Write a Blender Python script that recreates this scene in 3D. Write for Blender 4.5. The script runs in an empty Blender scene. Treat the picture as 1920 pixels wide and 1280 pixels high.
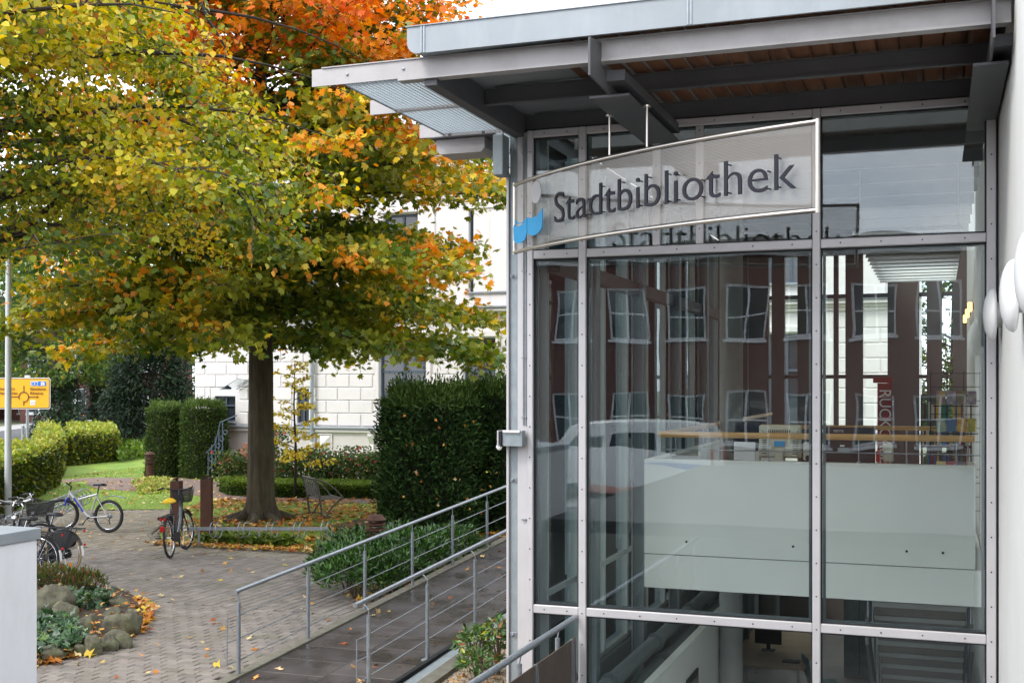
import bpy, math, random
import numpy as np
from mathutils import Vector, Matrix, noise as mnoise
random.seed(7)
RNG = np.random.default_rng(7)
scene = bpy.context.scene
COL = scene.collection

# ------------------------------------------------------------------ camera, sky, sun
F_PX, HOR, CX, EYE = 2209.0, 718.0, 960.0, 3.0      # survey of the photograph (1920 px wide)
YAW = math.radians(19.9)
SN, CS = math.sin(YAW), math.cos(YAW)
cam_d = bpy.data.cameras.new("camera")
cam_d.sensor_width = 36.0
cam_d.lens = F_PX / 1920 * 36
cam_d.shift_y = (HOR - 640) / 1920
cam_d.clip_start = 0.1
cam_d.clip_end = 1500
cam = bpy.data.objects.new("camera", cam_d)
cam.location = (0, 0, EYE)
cam.rotation_euler = (math.radians(90), 0, YAW)
COL.objects.link(cam)
scene.camera = cam

SUN_EL, SUN_AZ = math.radians(48), math.radians(215)   # azimuth clockwise from +Y
world = bpy.data.worlds.new("World")
scene.world = world
world.use_nodes = True
nt = world.node_tree
nt.nodes.clear()
wo = nt.nodes.new("ShaderNodeOutputWorld")
bg = nt.nodes.new("ShaderNodeBackground")
sky = nt.nodes.new("ShaderNodeTexSky")
sky.sky_type = 'NISHITA'
sky.sun_disc = False
sky.sun_elevation = SUN_EL
sky.sun_rotation = SUN_AZ
bg.inputs[1].default_value = 0.12
tc = nt.nodes.new("ShaderNodeTexCoord")
mp = nt.nodes.new("ShaderNodeMapping")
mp.inputs['Scale'].default_value = (1, 1, 2.6)
n1 = nt.nodes.new("ShaderNodeTexNoise")
n1.inputs['Scale'].default_value = 2.6
n1.inputs['Detail'].default_value = 7
n1.inputs['Roughness'].default_value = 0.55
cr = nt.nodes.new("ShaderNodeValToRGB")
cr.color_ramp.elements[0].position = 0.36
cr.color_ramp.elements[0].color = (10.0, 11.4, 13.6, 1)
cr.color_ramp.elements[1].position = 0.62
cr.color_ramp.elements[1].color = (17.5, 17.6, 18.0, 1)
mx = nt.nodes.new("ShaderNodeMix")
mx.data_type = 'RGBA'
mx.inputs[0].default_value = 0.9                        # closed cloud cover with a little blue left
nt.links.new(tc.outputs['Generated'], mp.inputs[0])
nt.links.new(mp.outputs[0], n1.inputs['Vector'])
nt.links.new(n1.outputs['Fac'], cr.inputs[0])
nt.links.new(sky.outputs[0], mx.inputs[6])
nt.links.new(cr.outputs[0], mx.inputs[7])
nt.links.new(mx.outputs[2], bg.inputs[0])
nt.links.new(bg.outputs[0], wo.inputs[0])

sun_d = bpy.data.lights.new("sun", 'SUN')
sun_d.energy = 1.5
sun_d.angle = math.radians(14)
sun_d.color = (1.0, 0.95, 0.87)
sun = bpy.data.objects.new("sun", sun_d)
dv = Vector((-math.sin(SUN_AZ) * math.cos(SUN_EL), -math.cos(SUN_AZ) * math.cos(SUN_EL), -math.sin(SUN_EL)))
sun.rotation_euler = dv.to_track_quat('-Z', 'Y').to_euler()
sun.location = (0, 0, 40)
COL.objects.link(sun)

vs = scene.view_settings
vs.view_transform = 'Standard'
vs.look = 'None'
vs.exposure = 0.6
vs.gamma = 1.0
vs.use_curve_mapping = False
scene.render.engine = 'CYCLES'
cy = scene.cycles
cy.max_bounces = 10
cy.transparent_max_bounces = 40
cy.glossy_bounces = 4
cy.diffuse_bounces = 4
cy.caustics_reflective = False
cy.caustics_refractive = False
cy.sample_clamp_indirect = 4.0
cy.use_denoising = True

# ------------------------------------------------------------------ placing helpers
def W(L, D, z=0.0):
    return Vector((L * CS - D * SN, L * SN + D * CS, z))
def G(px, py, z=0.0):
    D = F_PX * (EYE - z) / (py - HOR)
    return W((px - CX) / F_PX * D, D, z)
def P(px, py, D):
    return W((px - CX) / F_PX * D, D, EYE - (py - HOR) / F_PX * D)
def XY(px, Y):                                          # x on the plane y = Y
    return Y * math.tan(math.atan((px - CX) / F_PX) - YAW)
def DEP(X, Y):
    return -X * SN + Y * CS
def ZAT(py, X, Y):
    return EYE - (py - HOR) / F_PX * DEP(X, Y)

# ------------------------------------------------------------------ materials
MATS = {}
def mat(name, col, rough=0.6, metal=0.0, var=0.0, vscale=6.0, bump=0.0, bscale=60.0, col2=None, tint=0.0,
        spec=0.5, coord='pos', stretch=(1, 1, 1), detail=5, dirt=None):
    m = bpy.data.materials.new(name)
    m.use_nodes = True
    t = m.node_tree
    b = t.nodes['Principled BSDF']
    b.inputs['Roughness'].default_value = rough
    b.inputs['Metallic'].default_value = metal
    b.inputs['Specular IOR Level'].default_value = spec
    b.inputs['Base Color'].default_value = (*col, 1)
    if coord == 'pos':
        src = t.nodes.new("ShaderNodeNewGeometry").outputs['Position']
    else:
        src = t.nodes.new("ShaderNodeTexCoord").outputs['Object']
    mpn = t.nodes.new("ShaderNodeMapping")
    mpn.inputs['Scale'].default_value = stretch
    t.links.new(src, mpn.inputs[0])
    cur = None
    if var > 0 or col2:
        n = t.nodes.new("ShaderNodeTexNoise")
        n.inputs['Scale'].default_value = vscale
        n.inputs['Detail'].default_value = detail
        n.inputs['Roughness'].default_value = 0.62
        t.links.new(mpn.outputs[0], n.inputs['Vector'])
        r = t.nodes.new("ShaderNodeValToRGB")
        r.color_ramp.elements[0].position = 0.3
        r.color_ramp.elements[1].position = 0.7
        c2 = col2 if col2 else tuple(min(1, c * (1 + var)) for c in col)
        c1 = col if col2 else tuple(c * (1 - var) for c in col)
        r.color_ramp.elements[0].color = (*c1, 1)
        r.color_ramp.elements[1].color = (*c2, 1)
        t.links.new(n.outputs['Fac'], r.inputs[0])
        cur = r.outputs[0]
    if dirt:                                            # streaks of grime: (colour, scale, amount)
        n = t.nodes.new("ShaderNodeTexNoise")
        n.inputs['Scale'].default_value = dirt[1]
        n.inputs['Detail'].default_value = 8
        n.inputs['Roughness'].default_value = 0.7
        mp2 = t.nodes.new("ShaderNodeMapping")
        mp2.inputs['Scale'].default_value = dirt[3] if len(dirt) > 3 else (1, 1, 0.3)
        t.links.new(src, mp2.inputs[0])
        t.links.new(mp2.outputs[0], n.inputs['Vector'])
        r = t.nodes.new("ShaderNodeMapRange")
        r.inputs['From Min'].default_value = 0.5
        r.inputs['From Max'].default_value = 0.75
        r.inputs['To Max'].default_value = dirt[2]
        t.links.new(n.outputs['Fac'], r.inputs[0])
        mxn = t.nodes.new("ShaderNodeMix")
        mxn.data_type = 'RGBA'
        t.links.new(r.outputs[0], mxn.inputs[0])
        if cur: t.links.new(cur, mxn.inputs[6])
        else: mxn.inputs[6].default_value = (*col, 1)
        mxn.inputs[7].default_value = (*dirt[0], 1)
        cur = mxn.outputs[2]
    if tint > 0:
        oi = t.nodes.new("ShaderNodeObjectInfo")
        at = t.nodes.new("ShaderNodeAttribute")
        at.attribute_name = 'rnd'
        ad = t.nodes.new("ShaderNodeMath"); ad.operation = 'ADD'
        t.links.new(oi.outputs['Random'], ad.inputs[0]); t.links.new(at.outputs['Fac'], ad.inputs[1])
        fr = t.nodes.new("ShaderNodeMath"); fr.operation = 'FRACT'
        t.links.new(ad.outputs[0], fr.inputs[0])
        hs = t.nodes.new("ShaderNodeHueSaturation")
        mr = t.nodes.new("ShaderNodeMapRange")
        mr.inputs['To Min'].default_value = 1 - tint
        mr.inputs['To Max'].default_value = 1 + tint
        t.links.new(fr.outputs[0], mr.inputs[0])
        t.links.new(mr.outputs[0], hs.inputs['Value'])
        if cur: t.links.new(cur, hs.inputs['Color'])
        else: hs.inputs['Color'].default_value = (*col, 1)
        cur = hs.outputs[0]
    if cur: t.links.new(cur, b.inputs['Base Color'])
    if bump > 0:
        n = t.nodes.new("ShaderNodeTexNoise")
        n.inputs['Scale'].default_value = bscale
        n.inputs['Detail'].default_value = 6
        t.links.new(mpn.outputs[0], n.inputs['Vector'])
        bp = t.nodes.new("ShaderNodeBump")
        bp.inputs['Strength'].default_value = bump
        bp.inputs['Distance'].default_value = 0.01
        t.links.new(n.outputs['Fac'], bp.inputs['Height'])
        t.links.new(bp.outputs[0], b.inputs['Normal'])
    MATS[name] = m
    return m

def leafmat(name, trans=0.35, rough=0.45, spec=0.35):
    m = bpy.data.materials.new(name)
    m.use_nodes = True
    t = m.node_tree
    b = t.nodes['Principled BSDF']
    out = t.nodes['Material Output']
    a = t.nodes.new("ShaderNodeAttribute"); a.attribute_name = 'Col'
    t.links.new(a.outputs['Color'], b.inputs['Base Color'])
    b.inputs['Roughness'].default_value = rough
    b.inputs['Specular IOR Level'].default_value = spec
    tr = t.nodes.new("ShaderNodeBsdfTranslucent")
    hs = t.nodes.new("ShaderNodeHueSaturation")
    hs.inputs['Saturation'].default_value = 1.1
    hs.inputs['Value'].default_value = 1.2
    t.links.new(a.outputs['Color'], hs.inputs['Color'])
    t.links.new(hs.outputs[0], tr.inputs['Color'])
    mx = t.nodes.new("ShaderNodeMixShader")
    mx.inputs[0].default_value = trans
    t.links.new(b.outputs[0], mx.inputs[1]); t.links.new(tr.outputs[0], mx.inputs[2])
    t.links.new(mx.outputs[0], out.inputs['Surface'])
    return m

def glassmat(name, tint, base, rough=0.0, ior=1.5):
    m = bpy.data.materials.new(name)
    m.use_nodes = True
    t = m.node_tree
    t.nodes.clear()
    out = t.nodes.new("ShaderNodeOutputMaterial")
    tr = t.nodes.new("ShaderNodeBsdfTransparent"); tr.inputs[0].default_value = (*tint, 1)
    gl = t.nodes.new("ShaderNodeBsdfGlossy"); gl.inputs['Roughness'].default_value = rough
    gl.inputs[0].default_value = (0.93, 0.97, 1.0, 1)
    fr = t.nodes.new("ShaderNodeFresnel"); fr.inputs[0].default_value = ior
    gn = t.nodes.new("ShaderNodeTexNoise"); gn.inputs['Scale'].default_value = 1.3; gn.inputs['Detail'].default_value = 1.0
    gg = t.nodes.new("ShaderNodeNewGeometry"); gb = t.nodes.new("ShaderNodeBump")
    gb.inputs['Strength'].default_value = 0.05; gb.inputs['Distance'].default_value = 0.05
    t.links.new(gg.outputs['Position'], gn.inputs['Vector']); t.links.new(gn.outputs['Fac'], gb.inputs['Height']); t.links.new(gb.outputs[0], gl.inputs['Normal'])
    mr = t.nodes.new("ShaderNodeMapRange")
    mr.inputs['From Min'].default_value = ((ior - 1) / (ior + 1)) ** 2; mr.inputs['From Max'].default_value = 1.0
    mr.inputs['To Min'].default_value = base; mr.inputs['To Max'].default_value = 1.0
    t.links.new(fr.outputs[0], mr.inputs[0])
    mx = t.nodes.new("ShaderNodeMixShader")
    t.links.new(mr.outputs[0], mx.inputs[0])
    t.links.new(tr.outputs[0], mx.inputs[1]); t.links.new(gl.outputs[0], mx.inputs[2])
    t.links.new(mx.outputs[0], out.inputs['Surface'])
    return m

def emat(name, col, strength):
    m = mat(name, col)
    b = m.node_tree.nodes['Principled BSDF']
    b.inputs['Emission Color'].default_value = (*col, 1)
    b.inputs['Emission Strength'].default_value = strength
    return m

M = {}
M['paver'] = mat('paver', (0.21, 0.182, 0.16), 0.75, var=0.2, vscale=5, bump=0.25, bscale=120, tint=0.16, dirt=((0.11, 0.115, 0.055), 1.3, 0.75, (1, 1, 1)))
M['paver_green'] = mat('mossy paver', (0.25, 0.22, 0.17), 0.85, var=0.2, vscale=3, bump=0.25, bscale=120, tint=0.12)
M['joint'] = mat('joint sand', (0.035, 0.036, 0.022), 0.95, var=0.4, vscale=14)
M['soil'] = mat('garden soil', (0.05, 0.034, 0.022), 0.95, var=0.4, vscale=20, bump=0.6, bscale=40)
M['lawn'] = mat('lawn turf', (0.11, 0.21, 0.02), 0.9, col2=(0.22, 0.30, 0.03), vscale=1.2, bump=0.4, bscale=90)
M['path'] = mat('fine gravel path', (0.18, 0.13, 0.105), 0.9, var=0.15, vscale=30, bump=0.3, bscale=150)
M['asphalt'] = mat('asphalt', (0.10, 0.10, 0.105), 0.85, var=0.1, vscale=3)
M['cyclepath'] = mat('red cycle path', (0.36, 0.16, 0.13), 0.85, var=0.1, vscale=4)
M['pavement'] = mat('pale pavement', (0.34, 0.33, 0.32), 0.85, var=0.12, vscale=2)
M['slab'] = mat('wet basalt slab', (0.058, 0.05, 0.048), 0.36, var=0.35, vscale=3, bump=0.12, bscale=60, tint=0.22)
def rough_noise(m, lo, hi, sc):
    t = m.node_tree; n = t.nodes.new('ShaderNodeTexNoise'); n.inputs['Scale'].default_value = sc; n.inputs['Detail'].default_value = 6
    g = t.nodes.new('ShaderNodeNewGeometry'); r = t.nodes.new('ShaderNodeMapRange')
    r.inputs['From Min'].default_value = .35; r.inputs['From Max'].default_value = .65; r.inputs['To Min'].default_value = lo; r.inputs['To Max'].default_value = hi
    t.links.new(g.outputs['Position'], n.inputs['Vector']); t.links.new(n.outputs['Fac'], r.inputs[0]); t.links.new(r.outputs[0], t.nodes['Principled BSDF'].inputs['Roughness'])
rough_noise(M['slab'], .16, .62, 2.2)
M['kerb'] = mat('weathered concrete kerb', (0.12, 0.11, 0.08), 0.9, col2=(0.2, 0.185, 0.145), vscale=9, bump=0.4, bscale=70)
M['gravel'] = mat('pea gravel', (0.25, 0.19, 0.13), 0.9, col2=(0.48, 0.38, 0.28), vscale=60, tint=0.3)
M['grate'] = mat('galvanised grating', (0.60, 0.66, 0.70), 0.5, 0.2)
M['galv'] = mat('galvanised steel', (0.34, 0.37, 0.40), 0.42, 0.7, var=0.18, vscale=25, bump=0.05)
M['galvflat'] = mat('galvanised sheet', (0.33, 0.38, 0.40), 0.5, 0.5, var=0.12, vscale=8, dirt=((0.5, 0.5, 0.5), 14, 0.5, (1, 1, 0.5)))
M['steel'] = mat('brushed stainless steel', (0.62, 0.58, 0.54), 0.28, 1.0, var=0.05, vscale=4)
M['alu'] = mat('silver anodised aluminium', (0.62, 0.60, 0.61), 0.45, 0.35, var=0.05, vscale=3)
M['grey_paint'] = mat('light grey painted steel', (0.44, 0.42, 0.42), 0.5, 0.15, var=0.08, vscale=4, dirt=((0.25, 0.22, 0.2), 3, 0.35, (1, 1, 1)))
M['dark_shaded_paint'] = mat('dark and shaded grey steel', (0.10, 0.10, 0.107), 0.55, 0.1, var=0.1, vscale=4)  # inner purlins and main beams darkened for canopy shade; plain dark parts share it
M['zinc'] = mat('zinc sheet', (0.32, 0.35, 0.375), 0.45, 0.3, var=0.08, vscale=1.5, dirt=((0.48, 0.52, 0.55), 3.5, 0.35, (1, 1, 0.25)))
M['wood'] = mat('brown varnished boards', (0.185, 0.080, 0.038), 0.55, var=0.35, vscale=9, stretch=(1, 0.15, 1), tint=0.25)
M['inner_steel'] = mat('blue grey interior steel', (0.20, 0.24, 0.26), 0.5, 0.1, var=0.05)
M['side_frame'] = mat('pale blue grey window profile', (0.44, 0.50, 0.51), 0.45, 0.2)
M['brown_steel'] = mat('brown grey steel column', (0.10, 0.085, 0.085), 0.6, 0.1)
M['gasket'] = mat('black rubber gasket', (0.02, 0.022, 0.024), 0.6)
M['concrete'] = mat('fair faced concrete', (0.79, 0.81, 0.76), 0.7, var=0.03, vscale=2.5, bump=0.08, bscale=30)
M['concrete_dark'] = mat('grey concrete', (0.24, 0.25, 0.24), 0.8, var=0.1, vscale=3)
M['landing'] = mat('dark stone landing', (0.07, 0.066, 0.062), 0.8, var=0.2, vscale=3)
M['hole'] = mat('dark hole', (0.01, 0.01, 0.01), 0.9)
M['handwood'] = mat('clear lacquered beech', (0.60, 0.34, 0.11), 0.35, var=0.12, vscale=12, stretch=(0.2, 1, 1))
M['whitewall'] = mat('white render', (0.76, 0.76, 0.735), 0.85, var=0.035, vscale=1.2, bump=0.25, bscale=90, dirt=((0.58, 0.56, 0.53), 1.3, 0.35, (1, 1, 0.22)))
M['pillarwall'] = mat('smooth white render', (0.80, 0.80, 0.82), 0.8, var=0.025, vscale=2, bump=0.06, bscale=40, dirt=((0.58, 0.58, 0.57), 3.0, 0.4, (1, 1, 0.3)))
M['lampwhite'] = mat('opal glass lamp', (0.90, 0.90, 0.90), 0.22, spec=0.5)
M['stone'] = mat('painted facade stone', (0.80, 0.77, 0.765), 0.7, var=0.03, vscale=2, bump=0.05, bscale=60, dirt=((0.6, 0.56, 0.55), 1.6, 0.25, (1, 1, 0.4)))
M['stoneplinth'] = mat('painted plinth', (0.66, 0.62, 0.61), 0.75, var=0.05, vscale=2, dirt=((0.45, 0.42, 0.4), 1.6, 0.3, (1, 1, 0.4)))  # plinth and pipe foot, a tone darker than the facade stone
M['bluewood'] = mat('blue grey painted window frame', (0.075, 0.105, 0.15), 0.45)
M['darkwood'] = mat('dark stained wood', (0.045, 0.03, 0.025), 0.6)
M['winglass'] = mat('dark window glass', (0.035, 0.045, 0.055), 0.04, spec=0.9)
M['brick'] = mat('red brick', (0.135, 0.055, 0.042), 0.85, var=0.25, vscale=12, tint=0.15)
M['white_frame'] = mat('white window frame', (0.75, 0.76, 0.78), 0.5)
M['rooftile'] = mat('dark roof tile', (0.06, 0.05, 0.05), 0.7, var=0.2, vscale=6)
M['rust'] = mat('rusted steel', (0.05, 0.018, 0.011), 0.75, col2=(0.095, 0.034, 0.018), vscale=7, bump=0.15, bscale=50, coord='obj')
M['rustpanel'] = mat('weathered brown steel panel', (0.115, 0.082, 0.065), 0.55, 0.2, col2=(0.17, 0.13, 0.105), vscale=3, stretch=(1, 1, 0.35), dirt=((0.34, 0.31, 0.28), 5, 0.45, (1, 1, 0.12)))
M['bark_oak'] = mat('oak bark', (0.035, 0.025, 0.015), 0.9, col2=(0.085, 0.066, 0.036), vscale=14, bump=1.0, bscale=22, stretch=(1, 1, 0.13), dirt=((0.12, 0.13, 0.06), 3, 0.35, (1, 1, 0.6)))
M['bark_dark'] = mat('dark bark', (0.035, 0.027, 0.02), 0.9, var=0.3, vscale=12, bump=0.6, bscale=30)
M['twig'] = mat('twig bark', (0.10, 0.08, 0.06), 0.9)
M['rock'] = mat('mossy field stone', (0.06, 0.055, 0.035), 0.9, col2=(0.19, 0.18, 0.13), vscale=7, bump=1.6, bscale=18, tint=0.15, coord='obj', dirt=((0.09, 0.12, 0.02), 5, 0.9, (1, 1, 1)))
M['rubber'] = mat('tyre rubber', (0.018, 0.018, 0.02), 0.7)
M['tan_rubber'] = mat('tan tyre rubber', (0.36, 0.27, 0.15), 0.7)
M['black'] = mat('black lacquer', (0.015, 0.015, 0.018), 0.3)
M['blackmatt'] = mat('matt black plastic', (0.02, 0.02, 0.022), 0.6)
M['silver'] = mat('silver lacquer', (0.60, 0.61, 0.64), 0.28, 0.4)
M['graphite'] = mat('graphite lacquer', (0.12, 0.13, 0.15), 0.3, 0.4)
M['chrome'] = mat('bright chrome', (0.7, 0.7, 0.72), 0.15, 1.0)
M['bluelacq'] = mat('blue lacquer', (0.04, 0.06, 0.42), 0.3)
M['yellowcover'] = mat('yellow saddle cover', (0.78, 0.50, 0.02), 0.5, var=0.25, vscale=60)
M['red'] = mat('red reflector', (0.5, 0.012, 0.012), 0.3)
M['orange'] = mat('orange reflector', (0.95, 0.30, 0.01), 0.3)
M['whiteplastic'] = mat('white plastic', (0.8, 0.8, 0.8), 0.4)
M['signyellow'] = mat('yellow sign sheet', (0.90, 0.44, 0.012), 0.45)
M['signblack'] = mat('brown black sign print', (0.07, 0.025, 0.01), 0.5)
M['signblue'] = mat('blue sign print', (0.02, 0.16, 0.62), 0.45)
M['signwhite'] = mat('white sign print', (0.8, 0.8, 0.78), 0.5)
M['letter'] = mat('anthracite letter', (0.022, 0.021, 0.032), 0.6, spec=0.25)
M['logoblue'] = mat('cyan blue sheet', (0.025, 0.33, 0.66), 0.45)
M['logogrey'] = mat('light grey sheet', (0.50, 0.49, 0.50), 0.5)
M['redsign'] = mat('dark red sign', (0.30, 0.025, 0.02), 0.5)
M['beige'] = mat('aged beige plastic', (0.55, 0.53, 0.42), 0.5)
M['teal'] = mat('teal chair shell', (0.01, 0.24, 0.23), 0.45)
M['table'] = mat('maple table board', (0.48, 0.34, 0.19), 0.45, var=0.12, vscale=5, stretch=(0.2, 1, 1))
M['darkfloor'] = mat('dark floor', (0.12, 0.11, 0.10), 0.5, var=0.2, vscale=2)
M['lightfloor'] = mat('pale floor', (0.22, 0.21, 0.19), 0.5)
M['louvre'] = mat('white louvre', (0.75, 0.77, 0.76), 0.5)
M['dark_ceiling'] = mat('dark ceiling', (0.08, 0.065, 0.06), 0.8)
M['warmlamp'] = emat('warm lamp glass', (1.0, 0.60, 0.20), 2.2)
M['vanwhite'] = mat('white van paint', (0.8, 0.8, 0.8), 0.25)
M['carblack'] = mat('black car paint', (0.02, 0.022, 0.03), 0.2)
M['taillight'] = emat('lit tail light', (1.0, 0.06, 0.02), 1.5)
M['pinkrose'] = mat('crimson rose petals', (0.72, 0.03, 0.10), 0.5, col2=(0.8, 0.12, 0.16), vscale=9)
M['chairmetal'] = mat('brown grey metal', (0.10, 0.085, 0.07), 0.5, 0.2)
M['polewhite'] = mat('white grey pole', (0.62, 0.66, 0.68), 0.45)
M['handle'] = mat('terracotta step', (0.22, 0.10, 0.07), 0.8, var=0.15, vscale=10)
M['leaf'] = leafmat('leaf')
M['leaf_gloss'] = leafmat('glossy leaf', trans=0.12, rough=0.3, spec=0.6)
M['needle'] = leafmat('needle', trans=0.15, rough=0.6, spec=0.2)
M['grassblade'] = leafmat('grass blade', trans=0.3, rough=0.6, spec=0.2)
M['dryleaf'] = leafmat('fallen leaf', trans=0.1, rough=0.6, spec=0.3)
M['glass'] = glassmat('facade glass', (0.965, 0.99, 0.98), 0.075)
M['glass_side'] = glassmat('side glass', (0.955, 0.98, 0.97), 0.02, ior=1.22)
def perforated():
    m = mat('perforated stainless sheet', (0.42, 0.39, 0.36), 0.4, 0.45)
    t = m.node_tree
    out = t.nodes['Material Output']; b = t.nodes['Principled BSDF']
    uv = t.nodes.new("ShaderNodeUVMap")
    sc = t.nodes.new("ShaderNodeVectorMath"); sc.operation = 'SCALE'; sc.inputs['Scale'].default_value = 1 / 0.0105
    t.links.new(uv.outputs[0], sc.inputs[0])
    def cell(off):
        a = t.nodes.new("ShaderNodeVectorMath"); a.operation = 'MULTIPLY_ADD'
        a.inputs[1].default_value = (1, 0.577, 0); a.inputs[2].default_value = (off, off, 0)
        t.links.new(sc.outputs[0], a.inputs[0])
        f = t.nodes.new("ShaderNodeVectorMath"); f.operation = 'FRACTION'
        t.links.new(a.outputs[0], f.inputs[0])
        s = t.nodes.new("ShaderNodeVectorMath"); s.operation = 'SUBTRACT'; s.inputs[1].default_value = (0.5, 0.5, 0)
        t.links.new(f.outputs[0], s.inputs[0])
        k = t.nodes.new("ShaderNodeVectorMath"); k.operation = 'MULTIPLY'; k.inputs[1].default_value = (1, 1.733, 0)
        t.links.new(s.outputs[0], k.inputs[0])
        l = t.nodes.new("ShaderNodeVectorMath"); l.operation = 'LENGTH'
        t.links.new(k.outputs[0], l.inputs[0])
        c = t.nodes.new("ShaderNodeMath"); c.operation = 'LESS_THAN'; c.inputs[1].default_value = 0.395
        t.links.new(l.outputs['Value'], c.inputs[0])
        return c.outputs[0]
    ad = t.nodes.new("ShaderNodeMath"); ad.operation = 'MAXIMUM'
    t.links.new(cell(0.0), ad.inputs[0]); t.links.new(cell(0.5), ad.inputs[1])
    tr = t.nodes.new("ShaderNodeBsdfTransparent")
    mx = t.nodes.new("ShaderNodeMixShader")
    t.links.new(ad.outputs[0], mx.inputs[0]); t.links.new(b.outputs[0], mx.inputs[1]); t.links.new(tr.outputs[0], mx.inputs[2])
    t.links.new(mx.outputs[0], out.inputs['Surface'])
    return m
M['perf'] = perforated()
def basketmat():
    m = mat('black wire mesh', (0.03, 0.03, 0.03), 0.5)
    t = m.node_tree
    out = t.nodes['Material Output']; b = t.nodes['Principled BSDF']
    tr = t.nodes.new("ShaderNodeBsdfTransparent")
    mx = t.nodes.new("ShaderNodeMixShader"); mx.inputs[0].default_value = 0.3
    t.links.new(b.outputs[0], mx.inputs[1]); t.links.new(tr.outputs[0], mx.inputs[2])
    t.links.new(mx.outputs[0], out.inputs['Surface'])
    return m
M['mesh'] = basketmat()

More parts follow.
